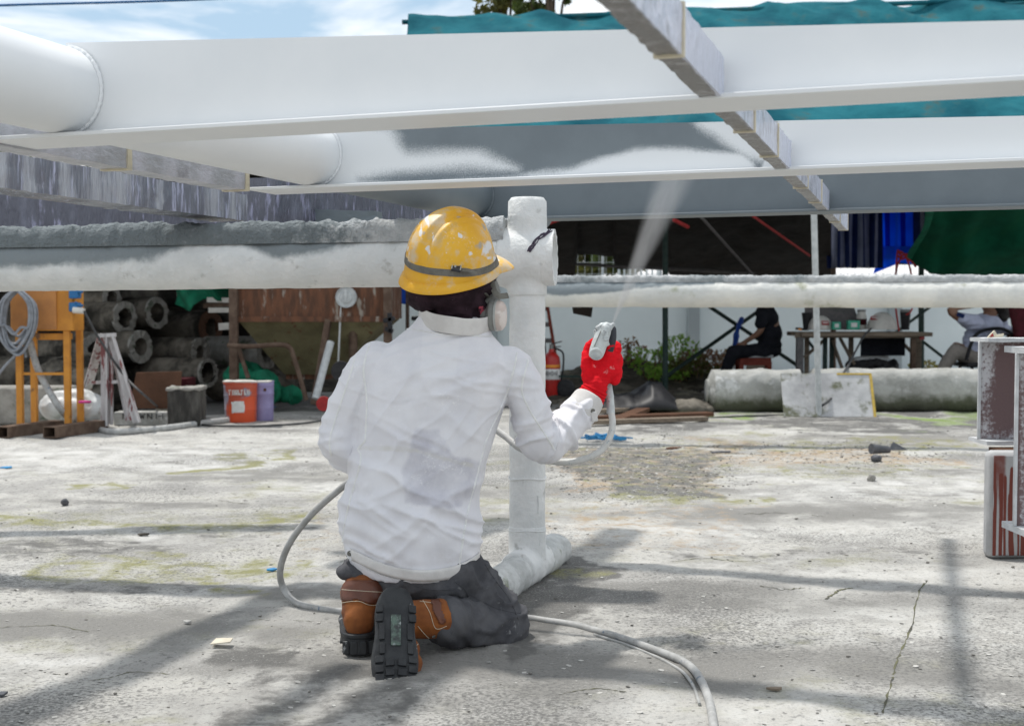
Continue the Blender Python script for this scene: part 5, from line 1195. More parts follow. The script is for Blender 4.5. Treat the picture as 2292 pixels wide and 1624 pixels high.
# striped curtain, blue sheet, green net
def stripes(name, label, u0, v0, u1, v1, D, n, mats, seed):
    t = T(name, label, 'curtain', (u0+u1)/2, v1, D)
    for k in range(n):
        f0, f1 = k/n, (k+1)/n
        a0, a1 = u0+(u1-u0)*f0, u0+(u1-u0)*f1; y = lambda f: D+.05*math.sin(f*40+seed)
        def fn_(s, tt): f = f0+(f1-f0)*s; p = P(u0+(u1-u0)*f, v1+(v0-v1)*tt, D); p.y += .05*math.sin(f*n*2.1+seed)+.03*math.sin(f*17+tt*3); return tuple(p)
        MB().grid(fn_, 5, 12).obj('stripe', mats[k % len(mats)], t, smooth=180, solid=.004)
    return t
mat('stripe_navy', (.015, .04, .17), (.010, .028, .12), 6, .8, transl=.5); mat('stripe_grey', (.28, .30, .40), (.22, .24, .33), 6, .8, transl=.5)
stripes('striped_curtain', 'navy and grey striped cloth hanging in the shelter right of the white pole', 1853, 420, 1975, 600, 16.8, 13, ('stripe_navy', 'stripe_grey'), 1)
stripes('striped_curtain', 'narrow strip of navy and grey striped cloth between the blue sheet and green net', 2048, 420, 2085, 595, 16.7, 4, ('stripe_navy', 'stripe_grey'), 2)
mat('stripe_blue', (.01, .22, .85), (.012, .26, .92), 6, .6, transl=.65); mat('stripe_blue_dark', (.006, .05, .50), (.008, .06, .56), 6, .6, transl=.6)
stripes('blue_curtain', 'bright blue plastic sheet hanging beside the striped cloth', 1958, 420, 2052, 580, 16.9, 8, ('stripe_blue', 'stripe_blue', 'stripe_blue_dark'), 3)
bb_ = T('blue_curtain', 'loose lower corner of blue plastic sheet touching the red strings', 'plastic sheet', 1975, 600, 16.9)
MB().prism([(0, 0), (.35, .14), (.78, .08), (.92, .34), (.1, .36)], .01, (Vector((1, 0, 0)), Vector((0, 0, 1)), Vector((0, 1, 0))), P(1955, 612, 16.88)).obj('sheet', 'stripe_blue', bb_)
net = T('green_net', 'dark green shade net slung diagonally across the right of the shelter', 'shade net', 2200, 600, 15)
def netf(s, t):
    b = [(2032, 578), (2075, 612), (2140, 618), (2300, 613), (2480, 610)]; a = [(2078, 455), (2160, 450), (2240, 447), (2330, 445), (2480, 440)]
    i = min(int(s*4), 3); f = s*4-i; bx = b[i][0]+(b[i+1][0]-b[i][0])*f; by = b[i][1]+(b[i+1][1]-b[i][1])*f; ax_ = a[i][0]+(a[i+1][0]-a[i][0])*f; ay = a[i][1]+(a[i+1][1]-a[i][1])*f
    w = math.sin(math.pi*t)*16*(1-s)**3
    p = P(bx+(ax_-bx)*t+w, by+(ay-by)*t, 15.6-1.2*t); p.y += .10*math.sin(t*9-s*7)*(.3+s)+.05*math.sin(s*22+t*5); return tuple(p)
MB().grid(netf, 60, 30).obj('mesh_cloth', 'net_green', net, smooth=180, solid=.006)
MB().tube([Vector(netf(0, t))-Vector((0, .02, 0)) for t in np.linspace(0, 1, 16)], .05, 8, flat=.3).obj('net_edge', 'net_bright', net)
rs = T('red_string', 'red twine loops tied where the green net meets the blue sheet', 'string', 2018, 600, 15.4)
for pts in ([(2012, 565), (2018, 574), (2010, 590), (2004, 616)], [(2016, 562), (2026, 572), (2034, 590), (2040, 616)], [(2008, 570), (2020, 580), (2030, 568), (2014, 575)], [(2024, 575), (2040, 585), (2050, 598)], [(2005, 612), (2010, 560), (2020, 580)]):
    MB().tube(smooth_path([P(a, b, 15.4) for a, b in pts], 4), .012, 6).obj('strand', 'cord_red', rs)
mb = MB(); rs2 = T('red_string', 'red twine hanging below the far pipe over the table', 'string', 2010, 740, 15)
for pts in ([(2005, 690), (2008, 712), (2012, 740)], [(2042, 690), (2036, 700), (2028, 704)]): mb.tube(smooth_path([P(a, b, 14.2) for a, b in pts], 4), .010, 6)
mb.obj('strand', 'cord_red', rs2)
# scaffold braces behind the seated man
bz = T('scaffold_brace', 'crossed green scaffold tubes behind the man in black', 'scaffold', 1660, 840, 16)
for a, b in ((P(1585, 684, 16), P(1787, 819, 16.4)), (P(1695, 698, 16.3), P(1480, 850, 15.2))): MB().cyl(a, b, .024, n=10).obj('tube', 'pole_green', bz)
bz2 = T('scaffold_brace', 'crossed dark scaffold tubes behind the table', 'scaffold', 2080, 800, 17)
for a, b in ((P(2085, 684, 17), P(1900, 822, 17)), (P(2050, 752, 17), P(2120, 806, 17)), (P(1800, 752, 17), P(1830, 790, 17))): MB().cyl(a, b, .02, n=8).obj('tube', 'pole_green', bz2)
bl = T('plastic_bag', 'crumpled blue plastic bag tied on the scaffold cross', 'bag', 1652, 745, 15.7)
def crump(pts, rs_, amp, seed): 
    mb = MB(); chain(mb, pts, rs_); return blob(mb, .012, 2, .5, lambda A, n: (fbm(A*14, 3, seed)-.5)*amp)
link(crump([P(1660, 714, 15.7), P(1652, 735, 15.7), P(1648, 752, 15.7), P(1646, 770, 15.7)], [.028, .022, .035, .035], .05, 3), 'bag_body', 'tarp_blue', bl, smooth=50)

# ------------------------------------------------ seated man in black
def person(name, label, loc): return thing(name, label, 'person', tuple(loc))
DM = 15.0
mn = person('person', 'person in black t-shirt and black trousers sitting sideways on a low red stool', P(1690, 830, DM))
q = lambda u, v, dy=0: P(u, v, DM+dy)
b_ = MB(); b_.ell(q(1706, 652), (.082, .078, .105), n=20, m=14); b_.ell(q(1692, 657), (.03, .03, .04)); chain(b_, [q(1711, 668), q(1717, 690)], [.052, .058])
for s_ in (-1, 1):
    chain(b_, [q(1708, 712, s_*.17), q(1700, 742, s_*.20), q(1664, 767, s_*.13)], [.045, .038, .026]); b_.ell(q(1657, 770, s_*.12), (.045, .035, .022))
    for k in range(4): chain(b_, [q(1652, 770+k*1.2, s_*.12+(k-1.5)*.016), q(1644, 776+k, s_*.12+(k-1.5)*.016)], [.010, .008], n=8)
    chain(b_, [q(1725, 782, s_*.09), q(1640, 783, s_*.14)], [.07, .05]); chain(b_, [q(1638, 785, s_*.14), q(1620, 850, s_*.14)], [.05, .035])
b_.ell(q(1722, 735), (.12, .16, .22)); link(blob(b_, .014, 5), 'body', 'skin', mn, smooth=180)
b_ = MB(); b_.ell(q(1709, 646), (.084, .082, .095)); link(blob(b_, .014, 3), 'hair', 'hair', mn, smooth=180)
b_ = MB(); b_.ell(q(1718, 712), (.13, .21, .13)); b_.ell(q(1722, 745), (.145, .18, .17)); b_.ell(q(1722, 772), (.15, .175, .10)); b_.ell(q(1713, 700), (.12, .18, .10))
for s_ in (-1, 1): chain(b_, [q(1710, 704, s_*.17), q(1702, 724, s_*.2)], [.075, .066])
link(blob(b_, .014, 5, .5, lambda A, n: (fbm(A*9, 3, 3)-.5)*.03), 'tshirt', 'black_cloth', mn, smooth=180)
b_ = MB(); b_.ell(q(1722, 784), (.15, .18, .09))
for s_ in (-1, 1): chain(b_, [q(1716, 784, s_*.1), q(1640, 787, s_*.15)], [.095, .072]); chain(b_, [q(1640, 788, s_*.15), q(1628, 820, s_*.15), q(1618, 862, s_*.15)], [.072, .062, .058])
link(blob(b_, .014, 5, .5, lambda A, n: (fbm(A*9, 3, 5)-.5)*.03), 'trousers', 'black_cloth', mn, smooth=180)
for s_ in (-1, 1):
    b_ = MB(); chain(b_, [q(1618, 868, s_*.15), q(1600, 872, s_*.16)], [.045, .038]); link(blob(b_, .012, 3), 'shoe', 'black_plastic', mn, smooth=180)
sl_ = T('low_stool', 'low red-brown wooden stool with grey top, under the man in black', 'stool', 1686, 850, DM)
MB().box(q(1686, 796, 0), (.40, .34, .03)).obj('seat', 'stool_top', sl_, bevel=.005)
MB().box(q(1686, 808, 0)-Vector((0, 0, .0)), (.36, .30, .09)).obj('apron', 'stool_red', sl_, bevel=.005)
for (dx, dy) in ((-.16, -.13), (.16, -.13), (-.16, .13), (.16, .13)): c = q(1686, 808, 0); MB().box((c.x+dx, c.y+dy, c.z/2-.02), (.05, .05, c.z+.04)).obj('leg', 'stool_red', sl_, bevel=.004)
MB().box(q(1691, 823, -.18), (.21, .02, .06)).obj('stretcher', 'wood', sl_, bevel=.003)

# ------------------------------------------------ table with its things
DT = 14.6
tb_ = T('work_table', 'rough wooden table of planks on dark posts with hard hats and boxes on it', 'table', 1925, 850, DT)
tt = lambda u, v, dy=0: P(u, v, DT+dy)
zT_ = tt(1900, 741).z
for k in range(5):
    a = tt(1778, 745); b = tt(2064, 745); MB().box(((a.x+b.x)/2+rnd.uniform(-.02, .02), DT-.30+k*.15, zT_-.03), (b.x-a.x, .142, .045)).obj('plank', 'wood', tb_, bevel=.004)
MB().box(tt(1921, 750, -.30), (tt(2060, 745).x-tt(1782, 745).x, .03, .06)).obj('edge_board', 'wood', tb_, bevel=.003)
for (u, dy, w, m_) in ((1790, -.28, .075, 'cord_grey'), (1806, .28, .05, 'wood'), (1847, -.1, .045, 'pole_green'), (1862, .1, .045, 'pole_green'), (2044, -.28, .055, 'rust_pole'), (2055, .28, .07, 'wood'), (1905, .2, .05, 'wood')):
    c = tt(u, 748, dy); MB().box((c.x, c.y, (zT_-.06)/2), (w, w, zT_-.06)).obj('leg', m_, tb_, bevel=.004)
for (a, b) in (((1862, 760), (1885, 824)), ((1880, 756), (1912, 815)), ((2010, 756), (2042, 790)), ((1800, 800), (1850, 756))): MB().bar(tt(*a, .1), tt(*b, .1), .055, .03).obj('strut', 'wood', tb_, bevel=.004)
MB().box(tt(1976, 776, .05), (.50, .02, .20)).obj('side_panel', 'black_cloth', tb_)
MB().box(tt(2064, 752, -.33), (.05, .02, .07)).obj('red_cloth_corner', 'label_red', tb_)
def hardhat(u, v, D, r, name, label, m_, yaw_, lab=None, grp=None, sy=1.0):
    c = P(u, v, D); t = thing(name, label, 'hard hat', tuple(c), grp); mb = MB(); V = []; n = 40
    for (k, (rr, h)) in enumerate([(1.16, 0), (1.10, .012), (1.0, .02), (.99, .2), (.93, .42), (.80, .64), (.58, .82), (.30, .93), (.0, .965)]):
        for i in range(n):
            a = 2*math.pi*i/n; fx = 1+(.22*max(0, math.cos(a-yaw_))**6 if k < 2 else 0); cr = .05 if (k > 3 and abs(math.sin(a-yaw_)) < .22) else 0
            V.append(tuple(c+Vector((math.cos(a)*rr*r*fx, math.sin(a)*rr*r*fx*.9, (h+cr)*r*1.1*sy))))
    mb.v = V; mb.f = [(k*n+i, k*n+(i+1) % n, (k+1)*n+(i+1) % n, (k+1)*n+i) for k in range(8) for i in range(n)]
    s = mb.obj('shell', m_, t, smooth=60, solid=.004)
    if lab is not None:
        h_, n_ = hit(bvh_of(s.data), *lab)
        if h_ is not None:
            n_ = -n_ if n_.dot(ray(*lab)) > 0 else n_; X = Vector((0, 0, 1)).cross(n_).normalized(); X = -X if X.x < 0 else X; Y = n_.cross(X); Y = -Y if Y.z < 0 else Y
            l_ = MB().box(h_+n_*.004, (.085, .05, .004), (X, Y, n_)).obj('badge', 'label_red', s, bevel=.001)
            MB().box(h_+n_*.0068+Y*.003, (.06, .015, .002), (X, Y, n_)).obj('badge_print', 'label_white', l_)
            
    return t
hardhat(1836, 736.5, DT, .135, 'hard_hat', 'white hard hat with red badge on the table, behind the white pole', 'cap_white', .2, (1847, 723))
hardhat(1974, 736.5, DT, .165, 'hard_hat', 'larger cream hard hat with red badge in the middle of the table', 'cap_white', R(200), (1957, 712), sy=1.05)
for (u0, u1, v0, lab) in ((1862, 1880, 720, 'smaller green carton on the table, right of the white pole'), (1896, 1923, 717, 'larger green carton on the table, left of the cream hard hat')):
    t = T('carton', lab, 'box', (u0+u1)/2, 737, DT-.12); a = P(u0, 737, DT-.12); b = P(u1, v0, DT-.12); c = (a+b)/2
    bx_ = MB().box(c, (b.x-a.x, .08, b.z-a.z)).obj('box_body', 'box_green', t, bevel=.002)
    MB().box(c-Vector((0, .042, 0)), ((b.x-a.x)*.5, .003, (b.z-a.z)*.5)).obj('label', 'label_white', t)
jr = T('jar', 'round white jar with dark red label on the table, left of the cream hard hat', 'jar', 1928, 737, DT+.1)
c = P(1928, 737, DT+.1); MB().lathe(c, [(.055, 0), (.058, .02), (.058, .15), (.045, .18), (.045, .20)], n=20).obj('jar_body', 'cap_white', jr); MB().lathe(c+Vector((0, 0, .05)), [(.0595, 0), (.0595, .07)], n=20).obj('label', 'maroon', jr); MB().lathe(c+Vector((0, 0, .2)), [(.048, 0), (.048, .025), (.001, .026)], n=20).obj('lid', 'filter_rim', jr)
tu = T('tumbler', 'tall dark steel tumbler at the right end of the table', 'tumbler', 2026, 738, DT); c = P(2026, 738, DT)
MB().lathe(c, [(.042, 0), (.045, .01), (.058, .19), (.060, .2)], n=22).obj('cup', 'black_plastic', tu); MB().lathe(c+Vector((0, 0, .2)), [(.061, 0), (.061, .02), (.05, .03), (.001, .03)], n=22).obj('lid', 'filter_rim', tu)
ck = T('black_pot', 'black plastic pot with frayed rim at the left end of the table', 'pot', 1806, 737, DT+.1); c = P(1806, 737, DT+.1)
MB().lathe(c, [(.04, 0), (.055, .15), (.062, .19), (.05, .185), (.035, .02), (.001, .02)], n=18).obj('pot', 'black_plastic', ck)
tr_ = T('cable_tray', 'pile of black tools with an orange handle beside the black pot on the table', 'tools', 1785, 739, DT-.15)
mb = MB(); 
for k in range(7): mb.bar(P(1780+k*3, 737-rnd.random()*4, DT-.2+rnd.random()*.1), P(1792+k*3, 738, DT-.2), .02, .014)
mb.obj('tools', 'black_plastic', tr_); MB().bar(P(1787, 736, DT-.28), P(1794, 738, DT-.28), .018).obj('handle', 'label_orange', tr_)
gb_ = T('grey_board', 'grey board standing on the table behind the hard hats', 'board', 1865, 737, DT+.25)
MB().prism([(-.35, 0), (.32, 0), (.22, .28), (-.33, .30)], .02, (Vector((1, 0, 0)), Vector((0, .1, 1)).normalized(), Vector((0, 1, 0))), P(1868, 738, DT+.2)).obj('board', 'cord_grey', gb_, bevel=.003)
sk = T('sack', 'dark plastic sack with a white top lying under the table', 'sack', 1950, 830, DT+.2)
link(crump([P(1905, 822, DT+.2), P(1950, 815, DT+.2), P(1998, 824, DT+.2)], [.07, .09, .08], .10, 5), 'sack_body', 'black_plastic', sk, smooth=50); link(crump([P(1915, 804, DT+.15), P(1955, 797, DT+.15), P(1985, 802, DT+.15)], [.025, .035, .03], .04, 6), 'sack_top', 'white_plastic', sk, smooth=50)

# ------------------------------------------------ seated person at the right, leaning back
DP = 14.0
m2_ = person('person', 'person in pale lavender t-shirt leaning back in a black chair, hand behind the head', P(2180, 840, DP))
q = lambda u, v, dy=0: P(u, v, DP+dy)
b_ = MB(); b_.ell(q(2214, 680), (.085, .08, .105), n=20, m=14); b_.ell(q(2201, 683), (.025, .022, .03)); chain(b_, [q(2222, 690), q(2218, 712)], [.055, .06])
chain(b_, [q(2170, 725, -.19), q(2126, 694, -.24), q(2184, 683, -.12)], [.045, .038, .028]); b_.ell(q(2192, 682, -.11), (.045, .02, .03))
for k in range(4): chain(b_, [q(2195, 680+k*2.5, -.11), q(2207, 678+k*2.8, -.10)], [.010, .008], n=8)
chain(b_, [q(2245, 725, .19), q(2262, 755, .22), q(2215, 775, .05)], [.045, .04, .03])
b_.ell(q(2200, 750), (.14, .16, .24)); chain(b_, [q(2195, 800), q(2140, 775)], [.08, .05]); chain(b_, [q(2140, 778), q(2105, 840)], [.05, .035]); b_.ell(q(2180, 798, -.1), (.09, .08, .06))
link(blob(b_, .014, 5), 'body', 'skin_tan', m2_, smooth=180)
b_ = MB(); b_.ell(q(2236, 684, .01), (.10, .10, .09)); b_.ell(q(2250, 700, .02), (.085, .08, .075)); b_.ell(q(2245, 712, .0), (.06, .07, .05)); link(blob(b_, .014, 3, .5, lambda A, n: (fbm(A*16, 3, 3)-.5)*.03), 'hair', 'hair', m2_, smooth=180)
b_ = MB(); b_.ell(q(2205, 728), (.17, .19, .12)); b_.ell(q(2190, 760), (.15, .17, .17)); b_.ell(q(2178, 786), (.13, .155, .09))
chain(b_, [q(2185, 724, -.15), q(2152, 712, -.21)], [.085, .068]); chain(b_, [q(2232, 722, .15), q(2250, 740, .2)], [.085, .066])
link(blob(b_, .014, 5, .5, lambda A, n: (ridged(fbm(A*[5, 5, 14], 3, 3))**2-.4)*.03), 'tshirt', 'tshirt', m2_, smooth=180)
MB().box(q(2150, 705, -.29), (.08, .01, .045), (Vector((1, 0, -.4)).normalized(), Vector((0, 1, 0)), Vector((.4, 0, 1)).normalized())).obj('sleeve_logo', 'stripe_navy', m2_)
b_ = MB(); b_.ell(q(2178, 802), (.16, .17, .10))
for s_ in (-1, 1): chain(b_, [q(2180, 802, s_*.1), q(2140, 783, s_*.13)], [.095, .075]); chain(b_, [q(2140, 784, s_*.13), q(2118, 812, s_*.13), q(2095, 852, s_*.14)], [.075, .068, .06])
link(blob(b_, .014, 5, .5, lambda A, n: (fbm(A*9, 3, 5)-.5)*.03), 'trousers', 'khaki', m2_, smooth=180)
for s_ in (-1, 1):
    b_ = MB(); chain(b_, [q(2094, 858, s_*.14), q(2075, 862, s_*.15)], [.045, .038]); link(blob(b_, .012, 3), 'shoe', 'black_plastic', m2_, smooth=180)
ch = T('office_chair', 'black plastic chair with a curved arm, under the person in lavender', 'chair', 2200, 850, DP)
MB().tube(smooth_path([q(2163, 806, -.26), q(2170, 780, -.26), q(2182, 752, -.27), q(2205, 738, -.27), q(2240, 735, -.27), q(2265, 745, -.25)], 5), .035, 10, flat=.5).obj('armrest', 'black_plastic', ch)
MB().box(q(2200, 815, 0), (.5, .46, .05)).obj('seat', 'black_plastic', ch, bevel=.015)
MB().tube(smooth_path([q(2262, 815, 0), q(2275, 770, 0), q(2285, 735, 0)], 4), .22, 14, flat=.12, upv=Vector((1, 0, .2))).obj('backrest', 'black_plastic', ch)
for (dx, dy) in ((-.2, -.2), (.2, -.2), (-.2, .2), (.2, .2)): c = q(2200, 815, 0); MB().cyl((c.x+dx, c.y+dy, 0), (c.x+dx*.9, c.y+dy*.9, c.z), .018).obj('leg', 'black_plastic', ch)
c2_ = T('maroon_chair', 'maroon padded chair cut off by the right edge of the photo', 'chair', 2300, 850, 13.4)
MB().box(P(2310, 728, 13.4), (.42, .08, .50), (Vector((1, 0, 0)), Vector((0, 1, 0)), Vector((-.2, 0, 1)).normalized())).obj('backrest', 'maroon', c2_, bevel=.03); MB().box(P(2330, 800, 13.2), (.45, .42, .08)).obj('seat', 'maroon', c2_, bevel=.02)
for (dx, dy) in ((-.2, -.2), (.2, -.2), (-.2, .2), (.2, .2)): c = P(2330, 800, 13.2); MB().cyl((c.x+dx, c.y+dy, 0), (c.x+dx*.9, c.y+dy*.9, c.z), .015).obj('leg', 'filter_rim', c2_)

# ------------------------------------------------ weeds and soil by the wall
def mound(u0, u1, v, D, h, name, label, seed, m_='soil', depth=1.2):
    a = P(u0, v, D); b = P(u1, v, D); L_ = b.x-a.x
    def fn_(s, t):
        x = a.x+L_*s; y = D-depth/2+depth*t; w = math.sin(math.pi*min(1, max(0, s)))**.5*math.sin(math.pi*t)**.8
        z = h*w*(.35+1.1*vn(np.array([[x*1.8, y*1.8, 0]]), seed)[0])+.10*w*(vn(np.array([[x*7, y*7, 0]]), seed+1)[0]-.3)-.02
        return (x, y, z)
    o = MB().grid(fn_, 90, 24).obj(name, m_, smooth=180); stuff(o, label, 'soil'); return o
mound(1215, 1660, 860, 16.8, .26, 'soil_mound', 'low dark mound of soil and rubble along the foot of the wall', 4, depth=3.0)
mound(1180, 1600, 880, 14.0, .12, 'soil_bank', 'low dark bank of soil left of the rounded concrete block', 14, depth=1.6)
def bush(u, v, D, rx, rz, n, m_, label, seed, name='weed', size=.07):
    c = P(u, v, D); t = thing(name, label, 'plant', (c.x, c.y, 0)); r_ = random.Random(seed); st_ = MB()
    for k in range(12):
        a = r_.uniform(-1, 1); tip = Vector((c.x+a*rx*.95, c.y+r_.uniform(-.25, .25), c.z+rz*r_.uniform(.3, 1.05)*(1-.5*abs(a))))
        st_.tube(smooth_path([(c.x+a*rx*.3, c.y, 0), (c.x+a*rx*.8, c.y, (c.z+rz*.3)*.6), tuple(tip)], 4), .006, 5)
    st_.obj('stems', 'leaf_dry', t)['kind'] = 'stuff'
    leafcloud(c+Vector((0, 0, rz*.2)), (rx, .35, rz), n, size, m_, 'leaves', t, seed, gap=3.5)['kind'] = 'stuff'; return t
bush(1460, 812, 16.6, .36, .20, 300, 'leaf_bright', 'bright green weed growing at the wall, left of the green post', 41)
bush(1520, 800, 16.4, .32, .26, 320, 'leaf_bright', 'bright green weed growing at the wall, right of the green post', 42)
bush(1408, 800, 17.0, .25, .24, 160, 'leaf_dry', 'dry brown weed stalks by the red glove', 43, 'dry_weed')
bush(1585, 812, 16.5, .42, .16, 500, 'leaf_dry', 'dry reddish weeds at the wall, left of the man in black', 44, 'dry_weed')
bush(1545, 828, 16.0, .35, .12, 300, 'leaf_yellow', 'low yellowish weeds above the rounded concrete block', 45)
bush(1490, 838, 15.8, .35, .09, 260, 'leaf_bright', 'low green weeds at the foot of the green post', 46)
bush(2075, 822, 18.5, .25, .08, 160, 'leaf_yellow', 'small yellow weeds behind the right end of the table', 47)

# ------------------------------------------------ concrete blocks, board, poles
def pile(u0, u1, vt, vb, D, name, label, seed, capr=0.0):
    t = T(name, label, 'concrete pile', (u0+u1)/2, vb, D); zt_ = P(0, vt, D).z; r = zt_/2*1.02; a = P(u0, 800, D); b = P(u1, 800, D)
    def fn_(V, n): return np.clip(1.15-V[:, 2]/zt_*1.5, 0, 1)*.8
    a.z = b.z = r-.01; x, y, z = basis(b-a); nr = 44; nl = 150; V = []
    for i in range(nl+1):
        s = i/nl; c = a.lerp(b, s); e_ = min(1, max(.55, (min(s, 1-s)*(b-a).length/.06)**.5 if min(s, 1-s)*(b-a).length < .06 else 1))
        for k in range(nr):
            th = 2*math.pi*k/nr; ct, st_ = math.cos(th), math.sin(th); X = math.copysign(abs(ct)**.72, ct); Y = math.copysign(abs(st_)**.72, st_)
            V.append(c+(x*X+y*Y)*r*e_)
    V = np.array([tuple(p) for p in V]); C_ = np.repeat(np.array([tuple(a.lerp(b, i/nl)) for i in range(nl+1)]), nr, axis=0); n = (V-C_)/r
    V = V+n*((fbm(V*6, 4, seed)-.5)*.05)[:, None]; mb = MB(); mb.v = V.tolist(); mb.f = [(i*nr+k, i*nr+(k+1) % nr, (i+1)*nr+(k+1) % nr, (i+1)*nr+k) for i in range(nl) for k in range(nr)]+[tuple(range(nr-1, -1, -1)), tuple(range(nl*nr, nl*nr+nr))]
    me = mb.mesh('pile_body'); attr(me, 'moss', fn_(V, n)); link(me, 'pile_body', 'concrete_pale', t, smooth=60); return t
pile(1581, 1800, 826, 921, 12.1, 'concrete_pile', 'thick pale concrete pile stub on the slab in front of the man in black', 3)
pile(1806, 2420, 823, 921, 12.15, 'concrete_pile', 'long mossy concrete pile lying on the slab in front of the table', 5)
bo = T('painted_board', 'flaking painted board with a yellow edge, leaning on the concrete piles', 'board', 1858, 933, 11.5)
A0, B0 = G(1755, 934, 0), G(1961, 934, 0); topz = P(0, 840, 11.7).z
bx = MB(); ax_ = (B0-A0); wdt = ax_.length; axn = ax_.normalized(); upn = Vector((0, .16, topz)).normalized(); nn_ = axn.cross(upn)
mat('board_paint', (.34, .34, .345), (.52, .52, .52), 3.2, .8, .5, 20, c3=(.13, .135, .085), s3=5.5, t3=(.52, .66), bdist=.008)
mat('yellow_paint', (.52, .36, .06), (.40, .28, .06), 20, .7)
bx.box(A0+axn*wdt/2+upn*.21, (wdt, .41, .018), (axn, upn, nn_)).obj('board', 'board_paint', bo)
MB().box(B0-axn*.012+upn*.21-nn_*-.0+Vector((0, -.012, 0)), (.024, .415, .008), (axn, upn, nn_)).obj('edge_strip', 'yellow_paint', bo)
MB().box(B0-axn*.16+upn*.412+Vector((0, -.012, 0)), (.30, .016, .008), (axn, upn, nn_)).obj('edge_strip', 'yellow_paint', bo)
po = T('white_pole', 'thin white painted pole standing on the slab in front of the leaning board', 'pole', 1833, 934, 11.3)
MB().cyl(G(1833, 936, -.01), P(1821, 440, 11.3), .027, n=16).obj('pole_tube', 'pole_white', po)
cb_ = T('cable', 'black cable running over the slab and up beside the white pole to the table', 'cable', 1800, 925, 11.4)
MB().tube(smooth_path([P(1950, 735, 14.2), P(1933, 752, 14), P(1919, 778, 13.4), P(1900, 815, 12.2), P(1886, 840, 11.8), P(1873, 877, 11.55), P(1840, 907, 11.4), G(1790, 926, .012), G(1650, 932, .012), G(1550, 938, .012), G(1420, 945, .012), G(1250, 948, .012)], 8), .011, 8).obj('cable_run', 'cable_black', cb_)

# ------------------------------------------------ extinguisher, ladder, trolley wheel, black sheet
fe = T('fire_extinguisher', 'red fire extinguisher with orange and white label, beside the pipe stand post', 'fire extinguisher', 1236, 893, 13.3); c = G(1234, 895, 0)
bdy = MB().lathe(c, [(.001, 0), (.085, .002), (.095, .02), (.095, .40), (.088, .45), (.060, .49), (.03, .51), (.026, .54)], n=30).obj('cylinder_body', 'red_steel', fe)
MB().lathe(c+Vector((0, 0, .22)), [(.0958, 0), (.0965, .001), (.0965, .11), (.0958, .111)], n=30).obj('label', 'label_white', bdy); MB().lathe(c+Vector((0, 0, .345)), [(.0958, 0), (.0965, .001), (.0965, .03), (.0958, .031)], n=30).obj('label_band', 'label_orange', bdy)
for i in range(9):
    a = -math.pi/2+(-.75+i*.17); MB().box(c+Vector((math.cos(a)*.0975, math.sin(a)*.0975, .285)), (.008, .0015, .03+.012*(i % 3)), (Vector((-math.sin(a), math.cos(a), 0)), Vector((math.cos(a), math.sin(a), 0)), Vector((0, 0, 1)))).obj('print_mark', 'black_plastic', bdy)
MB().cyl(c+Vector((0, 0, .53)), c+Vector((0, 0, .59)), .022).obj('valve', 'filter_rim', fe); MB().bar(c+Vector((-.02, 0, .585)), c+Vector((.11, 0, .62)), .018, .012).obj('handle', 'black_plastic', fe); MB().bar(c+Vector((-.02, 0, .56)), c+Vector((.10, 0, .565)), .016, .010).obj('lever', 'black_plastic', fe)
MB().tube(smooth_path([c+Vector((.03, 0, .55)), c+Vector((.12, 0, .5)), c+Vector((.125, 0, .35)), c+Vector((.105, 0, .2))], 5), .010, 8).obj('hose', 'black_plastic', fe)
ld = T('ladder', 'old step ladder with rusty red rails behind the fire extinguisher', 'ladder', 1235, 860, 14.4)
for (a, b, m_) in (((1218, 640), (1254, 862), 'stool_red'), ((1206, 640), (1226, 862), 'cord_grey')): MB().bar(P(*a, 14.2), P(*b, 14.2), .05, .035).obj('rail', m_, ld)
for k in range(5): MB().bar(P(1210+k*4, 690+k*36, 14.2), P(1225+k*6, 690+k*36, 14.2), .03, .05).obj('rung', 'cord_grey', ld)
wh = T('trolley_wheel', 'black rubber trolley wheel beside the fire extinguisher', 'wheel', 1264, 885, 13.6); c = P(1264, 870, 13.6)
MB().lathe(c-Vector((0, .03, 0)), [(.05, 0), (.085, .0), (.10, .012), (.10, .048), (.085, .06), (.05, .06)], (0.25, 1, 0), 26).obj('tyre', 'black_plastic', wh); MB().lathe(c-Vector((0, .025, 0)), [(.001, 0), (.052, .0), (.052, .05), (.001, .05)], (.25, 1, 0), 20).obj('hub', 'filter_rim', wh)
MB().bar(P(1250, 842, 13.5), P(1300, 842, 13.5), .02).obj('axle_bar', 'pole_green', wh)
bs = T('black_sheet', 'crumpled black plastic sheet heaped on planks on the ground behind the hose', 'plastic sheet', 1430, 905, 12.2)
def bsf(s, t):
    x = P(1344, 900, 12.3).x+(P(1520, 900, 12.3).x-P(1344, 900, 12.3).x)*s; prof = float(np.interp(s, [0, .12, .4, .62, .75, .9, 1], [.02, .10, .12, .23, .20, .10, .01])); w = math.sin(math.pi*t)**.6
    n_ = fbm(np.array([[x*5, t*4, 0]]), 3, 7)[0]-.5; return (x, 12.3-.45+.9*t, .03+prof*w*(1+.3*n_)+.10*n_*w)
MB().grid(bsf, 60, 26).obj('plastic', 'black_plastic', bs, smooth=35, solid=.004)
pk = T('planks', 'rusty flat bars and weathered planks lying on the ground under the black sheet', 'planks', 1420, 930, 11.7)
for (a, b, w, m_) in (((1330, 935), (1590, 926), .14, 'rust_flat'), ((1300, 945), (1580, 936), .10, 'wood'), ((1380, 940), (1450, 912), .12, 'rust_flat'), ((1330, 920), (1460, 912), .12, 'wood')):
    p0, p1_ = G(*a, .03), G(*b, .035); d = (p1_-p0).normalized(); MB().box((p0+p1_)/2, ((p1_-p0).length, w, .035), (d, Vector((0, 0, 1)).cross(d), Vector((0, 0, 1)))).obj('plank', m_, pk, bevel=.004)
